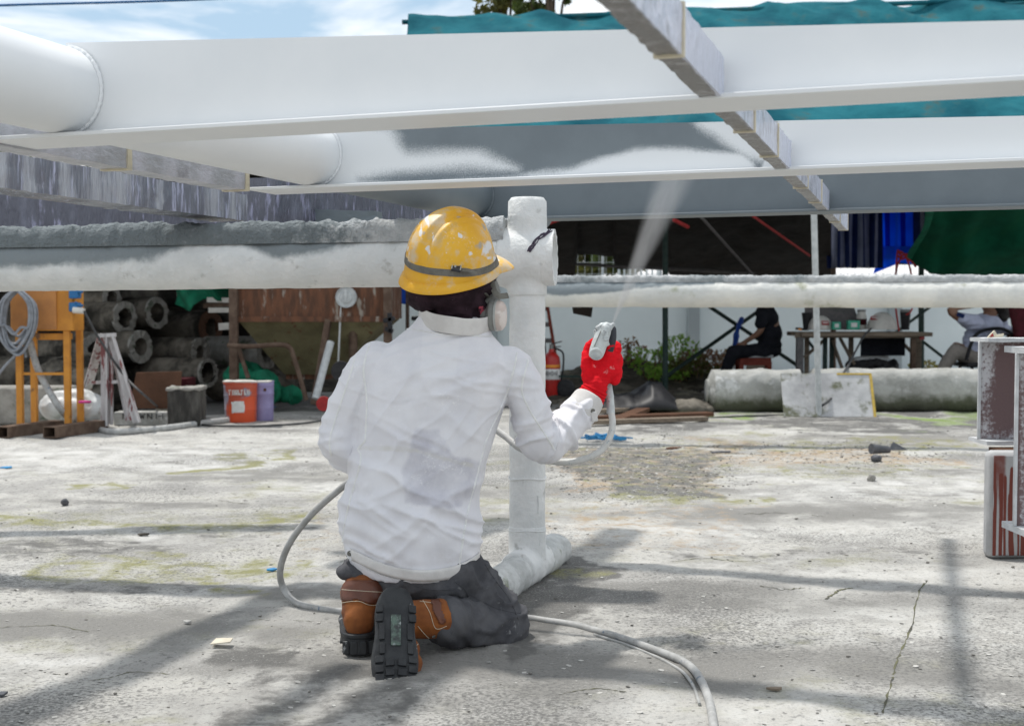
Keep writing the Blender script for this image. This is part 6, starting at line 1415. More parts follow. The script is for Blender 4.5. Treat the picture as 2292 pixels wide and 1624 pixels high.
st2 = T('stone', 'round dark mossy stone left of the rounded concrete pile', 'stone', 1545, 905, 12.4)
for nm_, (u, v, r1, r2, lab) in enumerate([(1520, 914, .30, .10, None)]):
    mb = MB(); mb.ell(G(1530, 914, .03), (.30, .2, .09)); link(blob(mb, .02, 2, .5, lambda A, n: (fbm(A*7, 3, 3)-.5)*.10), 'stone_body', 'concrete_old', st2, smooth=60)
rub = MB(); r_ = random.Random(5)
for k in range(260):
    u = r_.uniform(1200, 1660); v = r_.uniform(866, 915); g = G(u, v); s = r_.uniform(.012, .05)
    rub.prism([(math.cos(6.28*i/5)*s*r_.uniform(.6, 1), math.sin(6.28*i/5)*s*r_.uniform(.6, 1)) for i in range(5)], s*.8, (Vector((1, 0, .2)).normalized(), Vector((0, 1, .1)).normalized(), Vector((0, 0, 1))), (g.x, g.y, 0))
stuff(rub.obj('rubble', 'concrete_old', smooth=False), 'small rubble scattered on the soil in front of the wall', 'rubble')

# ================================================================== RIGHT EDGE: STEEL BEAM STUBS
def hbeam(u0, u1, vt, vb, D, name, label, web_m, seed, fth=.014, dep=.20, rimw=.012, redmask=None):
    t = T(name, label, 'steel beam', (u0+u1)/2, vb, D); a = P(u0, vb, D); b = P(u1, vt, D); z0, z1 = a.z, b.z; L_ = b.x-a.x
    nx_, nz_ = 60, 60
    def fn_(s, tt): return (a.x+.010+(L_-.010)*s, D+.0, z0+fth+(z1-z0-2*fth)*tt)
    me = MB().grid(fn_, nx_, nz_).mesh('web'); A = co_of(me); 
    if redmask is not None: attr(me, 'red', redmask(A))
    w = link(me, 'web', web_m, t, smooth=180, solid=.010)
    for (z, nm) in ((z0, 'bottom_flange'), (z1-fth, 'top_flange')):
        rough = crumple_box(0, 0, L_, 0, dep, fth, .0035, seed, nb=90, nk=6, dirs=(Vector((0, 1, 0)), Vector((1, 0, 0)))); rough.v = [(x+a.x, y+D, zz+z) for x, y, zz in rough.v]
        rough.obj(nm, 'steel_rim', t, smooth=50)
    MB().bar((a.x+.004, D, z0+fth), (a.x+.004, D, z1-fth), .012, .012).obj('edge_bead', 'steel_rim', t, bevel=.003)
    return t
def m1(A): u, v = proj(A); return np.clip(.62+.45*polymask(u, v, [(2230, 790), (2300, 780), (2300, 960), (2225, 960)], 25)-.55*polymask(u, v, [(2180, 760), (2225, 765), (2215, 850), (2180, 900)], 22)-.2*ss(850, 990, v), 0, 1)
def m2(A): u, v = proj(A); return np.clip(.55+.5*ss(2285, 2268, u)-.3*ss(900, 780, v)+.25*(fbm(A*[30, 1, 6], 3, 3)-.5), 0, 1)
hbeam(2188, 2700, 756, 990, 5.05, 'beam_stub', 'dusty dark red steel beam end stacked on top of the dripped box beam', 'steel_dusty', 3, redmask=m1)
b2t = T('box_beam', 'dark red box beam with running drips of grey paint, standing on the slab at right', 'steel beam', 2260, 1255, 4.78)
a = P(2211, 1256, 4.81); b = P(2700, 993, 4.81); zb_, ztp = 0.0, P(0, 992, 5.05).z-.003
nx_, nz_ = 170, 110; L_ = b.x-a.x
def fbx(s, tt): return (a.x+L_*s, 4.80, zb_+.004+(ztp-zb_-.006)*tt)
bxm = MB().box((a.x+L_/2, 4.845, (zb_+ztp)/2), (L_, .07, ztp-zb_-.004)); bxm.obj('beam_body', 'steel_drip', b2t, bevel=.022)
MB().box((a.x+L_/2+.03, 4.93, (zb_+ztp)/2), (L_-.06, .10, ztp-zb_-.006)).obj('rear_body', 'rust_flat', b2t)
me = MB().grid(lambda s, tt: (a.x+.016+(L_-.03)*s, 4.806, .016+(ztp-.034)*tt), nx_, nz_).mesh('painted_face'); A = co_of(me); u, v = proj(A)
me_red = polymask(u, v+(vn(A*[60, 1, 3], 2)-.5)*8, [(2213, 1000), (2600, 1000), (2600, 1252), (2213, 1252)], 3)
drip = np.zeros(len(A)); r_ = random.Random(12)
for k in range(60):
    x = 2219+k*9.5+r_.uniform(-3, 3); w = r_.uniform(2.4, 4.5); y1 = r_.uniform(1095, 1260) if k % 4 else 1260; y0 = [1090, 1045, 1060, 1075][k % 4]+r_.uniform(-15, 15)
    drip = np.maximum(drip, ss(w+1.2, w-1.2, np.abs(u-x+1.2*np.sin(v/40+k)))*ss(1254, 1250, v)*ss(y0-6, y0+10, v))
redv = drip
attr(me, 'red', np.clip(redv+.62*(1-drip)*ss(1230, 1040, v)*ss(2262, 2245, u)*ss(2216, 2226, u), 0, 1)); link(me, 'painted_face', 'steel_drip', b2t, smooth=180, solid=.004)
hbeam(2268, 2760, 776, 1190, 4.18, 'beam_stub', 'nearest upright-edged steel beam end, grey and red speckled, at the right edge', 'steel_dusty', 9, fth=.020, redmask=m2)
tr3 = T('trestle', 'steel trestle under the nearest beam end, beyond the right edge', 'trestle', 2420, 1300, 4.18)
gg = P(2440, 1192, 4.18); 
for dx in (0, .35): MB().box((gg.x+dx, 4.18, gg.z/2-.006), (.09, .18, gg.z-.012)).obj('block', 'rust_flat', tr3, bevel=.004)
pb = T('tape_scrap', 'torn scrap of tape with red print on top of the dusty beam stub', 'tape', 2228, 752, 5.0)
MB().prism([(-.03, 0), (.03, .004), (.035, .018), (.01, .012), (.0, .03), (-.02, .012)], .01, (Vector((1, 0, 0)), Vector((0, .3, 1)).normalized(), Vector((0, 1, 0))), P(2228, 756, 5.0)).obj('scrap', 'tape', pb); MB().prism([(-.02, .004), (-.005, .006), (-.008, .018)], .012, (Vector((1, 0, 0)), Vector((0, .3, 1)).normalized(), Vector((0, 1, 0))), P(2228, 756, 4.995)).obj('print_mark', 'cord_red', pb)
# ================================================================== BACKGROUND, LEFT SIDE
# stack of hollow concrete piles
mound(-900, 900, 870, 16.5, .5, 'dark_bank', 'dark earth bank behind the stacked concrete piles', 24, depth=3.0)
hl_ = T('scrap_shelter', 'dark net-covered lean-to behind the stacked concrete piles, roof added to shade them', 'shelter', 250, 850, 17.6)
sheet([P(-600, 860, 17.6), P(560, 860, 17.6), P(560, 600, 17.9), P(-600, 590, 17.9)], 50, 20, .08, 39, 'dark_sheet', 'tarp_black', hl_, 1.2, .012)
zr_ = Vector((0, 0, 2.25))
def gxy(u, D): q = P(u, 700, D); return Vector((q.x, q.y, 2.25))
sheet([gxy(-1500, 11.7), gxy(800, 11.7), gxy(800, 19.5), gxy(-1500, 19.5)], 50, 20, .05, 38, 'added_shade_roof', 'tarp_black', hl_, 1.2, .012)  # mostly hidden roof, added to keep the pipe stack in shade
PA = Vector((.90, -.43, 0)).normalized()
def hollow_pile(u, v, D, r, L_, label, ri=.55, mface='concrete_face', ax=PA, mb_='concrete_old', tilt=0):
    e = P(u, v, D); t = thing('concrete_pipe', label, 'concrete pipe', tuple(e), 'hollow concrete pipes stacked at the left')
    b = e-ax*L_+Vector((0, 0, tilt)); n = 36
    def tubeg(ro, a_, b_, amp, seed, outer):
        x, y, z = basis(b_-a_); V = []; nl = 40
        for i in range(nl+1):
            for k in range(n): th = 6.2832*k/n; V.append(a_.lerp(b_, i/nl)+(x*math.cos(th)+y*math.sin(th))*ro)
        V = np.array([tuple(p) for p in V]); C_ = np.repeat(np.array([tuple(a_.lerp(b_, i/nl)) for i in range(nl+1)]), n, axis=0); V = V+(V-C_)/ro*((fbm(V*9+seed, 3, seed)-.5)*amp)[:, None]
        return V, [(i*n+k, i*n+(k+1) % n, (i+1)*n+(k+1) % n, (i+1)*n+k) for i in range(nl) for k in range(n)]
    Vo, F1 = tubeg(r, b, e-ax*.004, .02, int(u), 1); mb = MB(); mb.v = Vo.tolist(); mb.f = F1; mb.obj('shell', mb_, t, smooth=60)
    mi = MB(); Vi, F2 = tubeg(r*ri, b, e-ax*.004, .01, int(u)+3, 0); mi.v = Vi.tolist(); mi.f = F2; mi.obj('bore', mb_, t, smooth=60)
    MB().hollow(e-ax*.03, e, r*1.005, r*ri, 36, jag=.012).obj('end_face', mface, t, smooth=30)
    MB().lathe(b, [(r*.3, 0), (r, .001)], ax, 30).obj('rear_end', mb_, t)
    return t
for u_ in (-1400, 790):
    for D2 in (12.0, 19.2): MB().cyl(gxy(u_, D2)-Vector((0, 0, 2.25)), gxy(u_, D2), .04).obj('post', 'rust_pole', hl_)
hollow_pile(251, 667, 13.2, .135, 2.6, 'topmost left concrete pipe of the stack, its open end just under the white pipe')
hollow_pile(281, 711, 13.0, .165, 2.6, 'pale-faced concrete pipe in the stack, below the topmost one', ri=.6)
hollow_pile(353, 700, 13.4, .165, 2.6, 'concrete pipe with a pale open end, just left of the bright green net', ri=.62)
hollow_pile(474, 733, 14.0, .185, 3.0, 'dark concrete pipe end at the right of the stack, near the hopper', mface='rust_flat')
hollow_pile(316, 776, 12.9, .165, 2.9, 'thick-walled concrete pipe in the lowest row, behind the trestle')
hollow_pile(450, 789, 13.2, .150, 2.3, 'concrete pipe with thick square-cut end, right of the thick-walled one', ri=.5)
hollow_pile(598, 790, 13.6, .175, 2.2, 'large pale broken concrete pipe behind the hopper legs', mb_='concrete_face')
hollow_pile(200, 700, 13.6, .16, 2.9, 'dark weathered concrete pipe behind the orange cabinet', ri=.6)
hollow_pile(215, 792, 12.6, .20, 2.6, 'wide dark concrete pipe behind the trestle, left of the thick-walled one', ri=.6)
hollow_pile(468, 834, 12.9, .145, 2.2, 'broken mossy concrete pipe at the bottom of the stack behind the dark cube', ri=.75)
hollow_pile(150, 838, 12.4, .17, 2.4, 'cracked concrete pipe lying behind the orange stand', ri=.6)
hollow_pile(560, 690, 14.8, .17, 3.0, 'concrete pipe half hidden behind the rusty hopper, under the green net', ri=.6)
hollow_pile(150, 655, 13.6, .15, 2.6, 'concrete pipe on top of the stack behind the orange cabinet', ri=.6)
hollow_pile(420, 655, 14.2, .15, 3.0, 'concrete pipe on top of the stack covered by the green net', ri=.6)
def rock(u, v, D, r, label, seed, m_='concrete_old', amp=.12, name='rubble_block', cat='rubble'):
    t = T(name, label, cat, u, v, D); c = G(u, v); mb = MB(); mb.ell((c.x, D, r[2]*.8), r); link(blob(mb, .015, 1, .5, lambda A, n: (fbm(A*6, 4, seed)-.5)*amp), 'block', m_, t, smooth=45); return t
rock(300, 890, 12.2, (.45, .3, .30), 'heap of broken mossy concrete behind the rust plate', 4, amp=.2)
rock(60, 890, 11.8, (.6, .3, .22), 'dark broken concrete behind the pale concrete beam', 6, amp=.2)
rock(403, 932, 11.0, (.085, .08, .12), 'small rounded grey stone beside the dark concrete cube', 8, 'concrete_face', .04, 'stone', 'stone')
rock(380, 880, 12.0, (.35, .3, .25), 'heap of stained rubble between the rust plate and the dark cube', 9, amp=.2)
rock(700, 850, 13.5, (.5, .3, .2), 'mossy stone ledge under the hopper', 11, amp=.12)
nt1 = T('green_net', 'bright green net draped over the stack of concrete pipes', 'net', 450, 690, 13.0)
def n1f(s, t):
    lo = float(np.interp(s, [0, .1, .2, .28, .35, .5, .7, 1], [680, 688, 695, 697, 684, 668, 672, 676])); p = P(392+128*s, lo+(630-lo)*t, 13.0-.3*math.sin(3*s)); p.y += .08*math.sin(s*13+t*4); return tuple(p)
MB().grid(n1f, 40, 16).obj('net_cloth', 'net_bright', nt1, smooth=180, solid=.006)
def netheap(u, v, D, r, label, seed, z0=0.0):
    t = T('green_net', label, 'net', u, v, D); c = P(u, v, D); mb = MB(); mb.ell(c, r); link(blob(mb, .016, 1, .5, lambda A, n: (ridged(fbm(A*8, 3, seed))-.6)*.16), 'net_cloth', 'net_bright', t, smooth=60)
netheap(548, 842, 12.4, (.15, .14, .10), 'bright green net bundled behind the buckets, right of the rusty post', 5)
netheap(588, 870, 12.0, (.12, .12, .13), 'bright green net bunched just right of the purple bucket', 6)
netheap(646, 883, 12.2, (.09, .10, .04), 'small flat scrap of green net under the hopper', 7)
tp = T('loose_boards', 'pale boards and a rusty bar stuck between pipes, left of the hopper', 'boards', 490, 690, 13)
for (a, b, w, h, m_) in (((465, 671), (520, 672), .10, .05, 'cap_white'), ((455, 684), (530, 679), .04, .05, 'rust_pole'), ((468, 694), (525, 694), .08, .05, 'cap_white'), ((492, 731), (522, 729), .12, .07, 'cap_white')): MB().bar(P(*a, 12.8), P(*b, 12.8), w, h).obj('board', m_, tp, bevel=.004)
# hopper
DH = 12.6
hp2 = T('steel_hopper', 'big rusty steel hopper with a greenish tapered bottom, left of the worker', 'hopper', 690, 860, DH)
h_ = lambda u, v, dy=0: P(u, v, DH+dy)
def frust(c0, c1, name, m_, par, flip=False):
    (l0, r0, v0, d0), (l1, r1, v1, d1) = c0, c1; V = []
    for (l, r, v, d) in (c0, c1):
        V += [h_(l, v, -d), h_(r, v, -d), h_(r, v, d)+Vector((0, 0, 0)), h_(l, v, d)]
        z = V[-4].z
        V[-2] = Vector((V[-3].x, V[-2].y, z)); V[-1] = Vector((V[-4].x, V[-1].y, z)); 
    mb = MB(); mb.v = [tuple(p) for p in V]; mb.f = [(0, 1, 5, 4), (1, 2, 6, 5), (2, 3, 7, 6), (3, 0, 4, 7)]
    return mb.obj(name, m_, par, smooth=False, solid=.02)
frust((525, 866, 560, .75), (525, 866, 714, .75), 'upper_bin', 'rust', hp2); frust((533, 862, 714, .73), (638, 740, 836, .25), 'tapered_bottom', 'hopper_green', hp2)
MB().box(h_(695, 714, -.76), (h_(866, 0).x-h_(525, 0).x, .04, .05)).obj('rim_angle', 'rust', hp2)
for (u, dy) in ((523, -.8), (868, -.8), (523, .8), (868, .8)): 
    c = h_(u, 700, dy); MB().box((c.x, c.y, .62), (.075, .075, 1.26)).obj('leg', 'rust_pole', hp2, bevel=.004)
MB().bar(h_(735, 716, -.74), h_(702, 905, -.86), .10, .05).obj('chute_strut', 'rust_pole', hp2)
MB().box(h_(696, 840, 0), (.42, .4, .05)).obj('outlet', 'rust', hp2)
MB().tube(smooth_path([h_(509, 772, -1.0), h_(560, 775, -1.0), h_(625, 771, -1.0), h_(648, 778, -1.0), h_(658, 800, -.98), h_(686, 895, -.95)], 4), .022, 8).obj('bent_bar', 'rust_pole', hp2)
MB().bar(h_(534, 778, -.9), h_(556, 846, -.9), .05, .03).obj('strut', 'rust_pole', hp2)
wp = T('white_pipe', 'white pipe leaning beside the hopper strut', 'pipe', 720, 860, 11.9); MB().cyl(P(740, 765, 11.8), P(706, 892, 11.6), .035, n=12).obj('pipe_tube', 'pole_white', wp)
pu = T('pulley', 'white pulley wheel on a white strap hanging in front of the hopper', 'pulley', 775, 665, 11.9); c = P(775, 665, 11.8)
MB().lathe(c-Vector((0, .03, 0)), [(.001, -.0), (.05, .0), (.06, .012), (.085, .014), (.092, 0), (.096, .004), (.096, .05), (.001, .052)], (0, 1, 0), 32).obj('wheel', 'pole_white', pu, smooth=30)
MB().box(c+Vector((.0, -.05, .02)), (.022, .02, .10)).obj('hanger', 'pole_white', pu); MB().bar(P(764, 672, 11.85), P(756, 835, 11.85), .045, .012).obj('strap', 'pole_white', pu)
for (u, v, r, lab, m_) in ((724, 903, .062, 'small red wheel on the ground at the foot of the hopper', 'cord_red'), (763, 830, .085, 'black trolley wheel hanging near the white strap', 'black_plastic')):
    t = T('small_wheel', lab, 'wheel', u, v, 11.2); c = P(u, v, 11.2); MB().lathe(c-Vector((0, .02, 0)), [(r*.72, 0), (r, .0), (r*1.05, .02), (r, .04), (r*.72, .04)], (.1, 1, 0), 28).obj('tyre', m_, t); MB().lathe(c-Vector((0, .015, 0)), [(.001, 0), (r*.74, 0), (r*.74, .03), (.001, .03)], (.1, 1, 0), 24).obj('hub', 'rust_flat', t)
bt1 = T('blue_tarp', 'blue checked tarp hanging behind the worker, right of the hopper', 'tarp', 905, 665, 15); sheet([P(868, 672, 15), P(945, 690, 15), P(945, 610, 15), P(862, 610, 15)], 24, 14, .05, 7, 'tarp_cloth', 'tarp_blue', bt1)
dp = T('dark_post', 'thin dark rusty post between the blue tarp and the worker', 'post', 912, 890, 14.5); MB().cyl(G(912, 880), P(912, 560, 14.5), .022, n=10).obj('post_tube', 'rust_pole', dp)
vl = T('valve_bracket', 'dark bolted bracket on the right leg of the hopper', 'bracket', 872, 735, 11.7)
for (a, b) in (((858, 718), (884, 712)), ((872, 700), (874, 745)), ((862, 735), (880, 742))): MB().bar(P(*a, 11.7), P(*b, 11.7), .06, .04).obj('clamp', 'black_plastic', vl, bevel=.005)
MB().box(P(935, 712, 14.4), (.14, .05, .05)).obj('hook_block', 'black_plastic', T('pipe_clamp', 'small dark pipe clamp on the wall behind the worker\'s neck', 'clamp', 935, 712, 14.4), bevel=.01)

# orange cabinet on legs
DO = 9.9
oc = T('orange_cabinet', 'orange electrical cabinet on four legs with skid feet, at the left edge', 'cabinet', 90, 965, DO)
o_ = lambda u, v, dy=0: P(u, v, DO+dy)
a = o_(27, 740); b = o_(165, 640); xm = (a.x+b.x)/2; W_o = b.x-a.x
bxo = MB().box((xm, DO+.10, (a.z+1.32)/2), (W_o, .26, 1.32-a.z)).obj('box_body', 'orange_paint', oc, bevel=.006)
MB().box((xm-.055, DO-.038, (a.z+1.30)/2), (W_o-.13, .018, 1.28-a.z)).obj('door', 'orange_face', oc, bevel=.004)
MB().box((xm-.02, DO+.1, a.z-.045), (W_o-.12, .2, .05)).obj('base_rail', 'orange_paint', oc, bevel=.004)
for i, (u, dy) in enumerate(((43, 0), (150, 0), (75, .42), (178, .42))):
    c = o_(u, 745, dy); MB().box((c.x, c.y, a.z/2+.02), (.046, .046, a.z-.04)).obj('leg', 'orange_paint', oc, bevel=.003)
MB().bar(o_(43, 836), o_(150, 836), .02).obj('crossbar', 'orange_paint', oc)
for u in (146, 40):
    g0_ = G(u-36, 968, .045); g1_ = g0_+Vector((.33, .95, 0)).normalized()*.62; ft = MB(); d = (g1_-g0_).normalized(); s = Vector((d.y, -d.x, 0)); 
    for (ox, oz, w, h) in ((0, .041, .11, .006), (0, -.035, .11, .006), (-.052, .003, .006, .07), (.052, .003, .006, .07)): ft.box((g0_+g1_)/2+s*ox+Vector((0, 0, oz)), (w, (g1_-g0_).length, h), (s, d, Vector((0, 0, 1))))
    ft.obj('skid_foot', 'rust_pole', oc)
for (v_, hh) in ((656, .08), (687, .07)):
    sk1 = MB().box(o_(168, v_, -.02), (.07, .09, hh)).obj('socket', 'blue_plastic', oc, bevel=.008); MB().box(o_(176, v_-6, -.04), (.06, .05, .02), (Vector((1, 0, -.5)).normalized(), Vector((0, 1, 0)), Vector((.5, 0, 1)).normalized())).obj('socket_lid', 'blue_plastic', sk1, bevel=.004)
pl_ = T('power_plug', 'cream power plug with black cable in the blue socket of the orange cabinet', 'plug', 180, 695, DO-.04)
MB().cyl(o_(165, 693, -.05), o_(188, 696, -.06), .027, .022).obj('plug_body', 'cap_white', pl_)
MB().tube(smooth_path([o_(188, 696, -.06), o_(200, 718, -.05), o_(222, 758, 0), o_(279, 841, .1), o_(330, 890, .1), G(375, 925, .012), G(439, 948, .010), G(535, 953, .010), G(640, 950, .010), G(715, 942, .010), G(800, 925, .01)], 8), .0095, 8).obj('cable_run', 'cable_black', pl_)
mat('cable_grey', (.24, .26, .29), (.17, .18, .20), 20, .6)
cc_ = T('cable_coil', 'coil of grey cable hanging over the orange cabinet at the left edge', 'cable coil', 38, 650, DO-.12)
for k in range(9):
    du = rnd.uniform(-7, 7); w = rnd.uniform(24, 40); lo = rnd.uniform(745, 795); pts = [o_(42+du, 648, -.13-.01*k), o_(42+du+w*.9, 680, -.13-.01*k), o_(40+du+w, 730, -.12-.01*k), o_(38+du+w*.5, lo-15, -.12-.01*k), o_(36+du, lo, -.12-.01*k), o_(34+du-w*.6, lo-20, -.12-.01*k), o_(36+du-w, 725, -.13-.01*k), o_(38+du-w*.8, 675, -.13-.01*k), o_(42+du, 646, -.13-.01*k)]
    MB().tube(smooth_path(pts, 5), .011, 7).obj('loop', 'cable_grey', cc_)
MB().tube(smooth_path([o_(50, 775, -.1), o_(30, 800, -.1), o_(10, 820, -.1), o_(-20, 860, -.1)], 5), .011, 7).obj('tail', 'cable_grey', cc_)
MB().tube(smooth_path([o_(42, 770, -.12), o_(25, 780, -.12), o_(52, 784, -.12), o_(58, 800, -.12)], 4), .009, 7).obj('wrap', 'cable_grey', cc_)
hz_ = T('grey_hose', 'thick pale grey hose falling behind the orange stand and along the slab edge', 'hose', 200, 960, 9.8)
MB().tube(smooth_path([o_(62, 738, .05), o_(67, 762, .05), o_(83, 822, .05), o_(107, 870, .02), o_(141, 922, 0), G(172, 948, .02), G(224, 962, .02), G(272, 966, .02), G(375, 957, .02), G(440, 948, .02), G(476, 943, .02), G(530, 938, .02)], 8), [.030]*24+[.026]*65 if False else .026, 10).obj('hose_length', 'hose', hz_)
# pale concrete beam with white plastic over it
cbm = T('concrete_beam', 'pale concrete beam lying behind the orange stand', 'concrete beam', 40, 958, 10.8); c0_ = P(-420, 914, 10.7); c1_ = P(150, 914, 10.7)
bmm = MB().box(((c0_.x+c1_.x)/2, 10.8, .155), (c1_.x-c0_.x, .36, .31)).obj('beam_body', 'concrete_face', cbm, bevel=.02)
wpl = T('plastic_jug', 'white plastic jug lying on its side right of the pale concrete beam', 'jug', 185, 930, 10.4); mb = MB(); mb.ell(P(172, 908, 10.5), (.22, .14, .125)); mb.ell(P(140, 908, 10.5), (.17, .14, .12)); mb.ell(P(205, 916, 10.5), (.11, .12, .09))
me = blob(mb, .014, 3, .5, lambda A, n: (ridged(fbm(A*8, 3, 4))-.6)*.05); link(me, 'jug_body', 'white_plastic', wpl, smooth=60); MB().cyl(P(222, 918, 10.45), P(232, 920, 10.42), .03).obj('cap', 'white_plastic', wpl)
MB().box(P(190, 899, 10.2), (.09, .05, .02)).obj('pink_rag', 'pink', T('rag', 'small pink rag on the white plastic jug', 'rag', 190, 899, 10.3), bevel=.008)
# trestle of red and white angle irons
mat('angle_white', (.52, .50, .50), (.40, .38, .38), 9, .75, .3, 40, c3=(.20, .07, .07), s3=5, t3=(.54, .60), stretch=(3, 3, .7))
ts = T('steel_trestle', 'four-legged trestle of white and dark red steel angles, right of the orange stand', 'trestle', 250, 950, 10.0)
for (a, b, da, db, w) in (((240, 752), (240, 953), 0, 0, .055), ((250, 750), (251, 950), .03, .03, .035), ((252, 748), (312, 945), .0, -.05, .055), ((232, 752), (197, 874), .1, .8, .05), ((222, 760), (190, 870), .12, .9, .035), ((262, 800), (292, 940), .1, -.0, .05), ((247, 757), (280, 850), .05, .8, .045)):
    p0, p1_ = P(*a, 10.0+da), P(*b, 10.0+db); MB().bar(p0, p1_, w, .012).obj('leg', 'angle_white', ts); MB().bar(p0+Vector((-w/2, .02, 0)), p1_+Vector((-w/2, .02, 0)), .012, w).obj('leg_flange', 'angle_white', ts)
MB().bar(P(205, 856, 10.1), P(262, 854, 10.0), .025).obj('crossbar', 'angle_white', ts); MB().bar(P(222, 751, 10.0), P(258, 749, 10.0), .06, .03).obj('head_plate', 'angle_white', ts)
# plates, cube, buckets
rp_ = T('rusty_plate', 'flat brown rusty steel plate leaning behind the trestle', 'steel plate', 340, 920, 10.9)
MB().prism([(-.03, 0), (.39, 0), (.40, .315), (.02, .305)], .02, (Vector((1, 0, 0)), Vector((0, .2, 1)).normalized(), Vector((0, 1, 0))), P(296, 914, 10.8)).obj('plate', 'rust_flat', rp_, bevel=.003)
sb_ = T('steel_box', 'short dark steel box section beside the rusty plate', 'steel section', 410, 870, 11.2); MB().box(P(410, 858, 11.2), (.145, .3, .10)).obj('section', 'maroon', sb_, bevel=.004); MB().box(P(408, 885, 11.3), (.12, .2, .10)).obj('support', 'concrete_old', sb_, bevel=.01)
tl_ = T('marked_slab', 'small pale slab with black pen marks in front of the rusty plate', 'slab', 318, 940, 10.5); a = G(255, 945); b = G(383, 945); D1 = 10.55; p0 = P(253, 940, D1); p1_ = P(383, 940, D1)
MB().box(((p0.x+p1_.x)/2, D1+.1, .055), (p1_.x-p0.x, .16, .11)).obj('slab', 'concrete_pale', tl_, bevel=.006)
for (u, w_, seq) in ((280, 10, 'N'), (291, 6, 'l'), (318, 12, 'W'), (335, 8, 'N'), (350, 4, '1'), (357, 4, '-'), (364, 4, '1')):
    c = P(u, 931, D1+.015); s = .022
    L_ = {'N': [((-1, -1), (-1, 1)), ((-1, 1), (1, -1)), ((1, -1), (1, 1))], 'W': [((-1, 1), (-.5, -1)), ((-.5, -1), (0, .6)), ((0, .6), (.5, -1)), ((.5, -1), (1, 1))], 'l': [((0, -1), (0, 1))], '1': [((0, -1), (0, 1))], '-': [((-.8, 0), (.8, 0))]}[seq]
    mb = MB()
    for (q0, q1_) in L_: mb.bar((c.x+q0[0]*s*.8, c.y, c.z+q0[1]*s), (c.x+q1_[0]*s*.8, c.y, c.z+q1_[1]*s), .007, .004)
    mb.obj('pen_mark', 'black_plastic', tl_)
dc = T('concrete_cube', 'black stained concrete test cube with crusted top, left of the red bucket', 'concrete cube', 457, 940, 10.4); c = G(457, 938); s_ = P(493, 0, 10.5).x-P(421, 0, 10.5).x
me = MB().box((c.x, 10.6, .155), (s_, s_, .30)); me = blob(me, .012, 2, .5, lambda A, n: (fbm(A*8, 3, 4)-.5)*.03); link(me, 'cube_body', 'concrete_black', dc, smooth=50)
mb = MB().box((c.x, 10.6, .305), (s_+.02, s_+.02, .03)); link(blob(mb, .01, 1, .5, lambda A, n: (fbm(A*14, 3, 4)-.5)*.04), 'crust_top', 'concrete_face', dc, smooth=50)
def bucket(u0, u1, vt, vb, label, m_, seed):
    g = G((u0+u1)/2, vb-1); D = g.y+.14; w = (P(u1, 900, D).x-P(u0, 900, D).x)/2; t = thing('bucket', label, 'bucket', (g.x, D, 0)); h = P(0, vt, D).z
    prof = [(w*.90, 0), (w*.915, .006), (w*.93, h*.30), (w*.945, h*.305), (w*.945, h*.32), (w*.935, h*.33), (w*.955, h*.66), (w*.975, h*.67), (w*.975, h*.69), (w*.955, h*.70), (w*.97, h*.88), (w*.99, h*.89), (w*.99, h*.91), (w*.975, h*.92), (w*.985, h*.985), (w*1.01, h*.99), (w*1.01, h), (w*.95, h), (w*.90, h*.1), (.001, h*.1)]
    me = MB().lathe((g.x, D, 0), prof, n=48).mesh('pail'); return t, me, g, D, w, h
t, me, g, D, w, h = bucket(493, 569, 856, 947, 'dented red and orange paint bucket with a torn white label', 'bucket_red', 1); A = co_of(me); u, v = proj(A)
attr(me, 'or', polymask(u, v, [(513, 890), (570, 886), (570, 945), (514, 945)], 2)); attr(me, 'greyp', polymask(u+4*np.sin(v/8), v, [(485, 850), (508, 862), (511, 950), (485, 950)], 3))
o = link(me, 'pail', 'bucket_red', t, smooth=35); bv_ = bvh_of(me)
patch(bv_, [(516, 898), (546, 896), (547, 923), (518, 925)], .002, 'paper_label', 'label_white', o, 3, 1.5)
for k in range(7):
    u_ = 514+k*6.6; 
    for seg in ([(u_, 872), (u_, 884)],)+(([(u_-2, 873), (u_+3, 873)],) if k in (0, 4) else ())+(([(u_, 878), (u_+4, 884)],) if k in (2, 3, 5) else ())+(([(u_+3.5, 872), (u_+3.5, 884)],) if k in (1, 2, 6) else ()):
        sp = seam(bv_, seg, .001, .002, 3)
        if len(sp) > 1: MB().tube(sp, .0045, 5).obj('letter_stroke', 'label_white', o)
t, me, g, D, w, h = bucket(556, 607, 852, 944, 'lavender paint bucket with crusted lid, right beside the red one', 'bucket_purple', 2)
o = link(me, 'pail', 'bucket_purple', t, smooth=35); MB().lathe(P(593, 872, D-w*.95), [(.001, -.006), (.012, -.006), (.014, 0), (.001, .0)], (0.3, 1, 0), 14).obj('handle_lug', 'rust_flat', o)
mb = MB().box((P(545, 0, 10.6).x, 10.62, P(0, 853, 10.6).z), (.40, .16, .010)); link(blob(mb, .012, 0, .5, lambda A, n: (fbm(A*12, 3, 4)-.5)*.03), 'crusted_lid', 'cap_white', T('lid_board', 'flat crusted board lying across the two buckets', 'board', 545, 853, 10.6), smooth=50)
rock(518, 852, 10.5, (.06, .05, .04), 'x', 2, 'flake_pale', .03, 'crust_lump', 'lump'); 
for o in list(bpy.data.objects):
    if o.name.startswith('crust_lump'): o['label'] = 'lump of dried cream filler sitting on the red bucket'; dz = P(0, 850, 10.5).z; o.location.z = 0; 
    
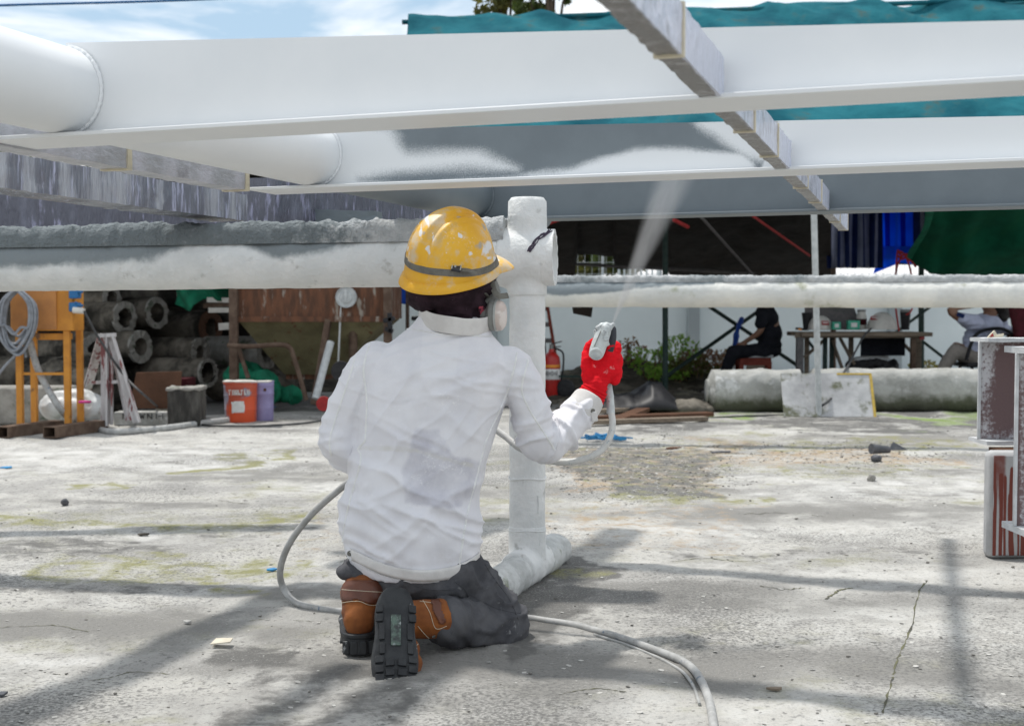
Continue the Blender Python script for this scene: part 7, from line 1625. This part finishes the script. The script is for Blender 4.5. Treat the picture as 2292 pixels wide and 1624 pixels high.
# odds and ends on the slab
lab_ok = lambda l: l
def scrap(u, v, w, h, label, m_, seed, name='scrap', cat='scrap', th=.006):
    g = G(u, v); t = thing(name, label, cat, (g.x, g.y, 0)); r_ = random.Random(seed); n = 9; z = float(ground_h(np.array([[g.x, g.y, 0.]]))[0])
    if 'stone' in lab_ok(label):
        mb = MB(); mb.ell((g.x, g.y, z+h*.35), (w*.5, w*.42, h*.5)); link(blob(mb, .006, 1, .5, lambda A, n: (fbm(A*34, 3, seed)-.5)*.030), 'piece', m_, t, smooth=35); return t
    MB().prism([(math.cos(6.28*i/n)*w/2*r_.uniform(.5, 1.1), math.sin(6.28*i/n)*h/2*r_.uniform(.5, 1.1)) for i in range(n)], th, (Vector((1, 0, r_.uniform(-.05, .1))).normalized(), Vector((0, 1, .1)).normalized(), Vector((0, 0, 1))), (g.x, g.y, z+.004)).obj('piece', m_, t, bevel=.001)
    return t
g = G(490, 1443); cd_ = thing('card_scrap', 'folded cream card scrap lying on the slab left of the boots', 'card', tuple(g)); MB().prism([(-.02, -.02), (.034, -.012), (.036, .015), (-.012, .02)], .003, (Vector((1, 0, .05)).normalized(), Vector((0, 1, .15)).normalized(), Vector((0, 0, 1))), g+Vector((0, 0, .010))).obj('card', 'card', cd_); MB().prism([(-.02, -.02), (-.012, .02), (-.02, .012)], .003, (Vector((.6, 0, .8)), Vector((0, 1, 0)), Vector((-.8, 0, .6))), g+Vector((0, 0, .014))).obj('folded_flap', 'card', cd_)
mb = MB(); r_ = random.Random(3)
for k in range(26): a = G(1345+r_.uniform(-32, 40), 980+r_.uniform(-3, 3), .01+r_.random()*.02); mb.tube(smooth_path([a, a+Vector((r_.uniform(-.08, .08), r_.uniform(-.03, .03), r_.uniform(0, .03))), a+Vector((r_.uniform(-.12, .12), r_.uniform(-.05, .05), 0))], 3), .006, 5)
mb.obj('strips', 'blue_scrap', T('blue_twine', 'tangle of bright blue plastic strips on the slab below the spray gun', 'plastic scrap', 1345, 982, 9.4))
for (u, v, w, h, m_, lab, s) in ((15, 1049, .10, .05, 'blue_scrap', 'small blue scrap on the slab at the far left', 4), (145, 1131, .04, .04, 'dark_rubble', 'small dark stone standing on the pale slab at left', 5), (1505, 1003, .13, .06, 'rust_flat', 'flat brown piece of wood on the debris patch', 6), (1610, 1010, .22, .05, 'dark_rubble', 'long flat dark fragment on the debris patch', 7),
    (1962, 1031, .07, .05, 'dark_rubble', 'small pointed dark stone on the pale slab at right', 8), (1952, 1075, .05, .04, 'concrete_face', 'small grey stone on the pale slab at right', 9), (608, 1277, .05, .03, 'blue_scrap', 'tiny blue scrap left of the hose loop', 10), (320, 1196, .06, .03, 'concrete_old', 'grey tuft of debris on the slab at left', 11),
    (420, 1396, .03, .02, 'flake_pale', 'small pale flake on the slab at lower left', 12), (1735, 1541, .05, .02, 'wood', 'thin splinter of wood on the slab at lower right', 13), (5, 1556, .03, .03, 'dark_rubble', 'dark crumb at the lower left edge', 14), (612, 912, .06, .05, 'blue_plastic', 'small blue clip beside the purple bucket', 15), (372, 936, .07, .05, 'card', 'pale broken piece in front of the marked slab', 16)):
    scrap(u, v, w, h, lab, m_, s, th=.03 if 'stone' in lab else .006)
dcn = T('dark_cone', 'broken dark blue plastic cone pieces lying on the stained slab at right', 'plastic scrap', 1965, 1003, 8.8)
MB().cyl(G(1950, 1004, .05), G(1990, 1006, .04), .034, .022, n=18).obj('cone', 'dark_rubble', dcn); MB().prism([(-.06, 0), (.07, 0), (-.02, .06)], .012, (Vector((1, 0, 0)), Vector((0, .5, .86)), Vector((0, -1, 0))), G(2008, 1006, .0)).obj('shard', 'dark_rubble', dcn)
wr = T('overhead_wire', 'thin dark overhead wire crossing the sky at top left', 'wire', 250, 5, 14); MB().tube(smooth_path([P(-500, 30, 14), P(0, 12, 14), P(300, 4, 14), P(560, -6, 14), P(1300, -40, 14)], 5), .016, 7).obj('wire_run', 'blue_plastic', wr)
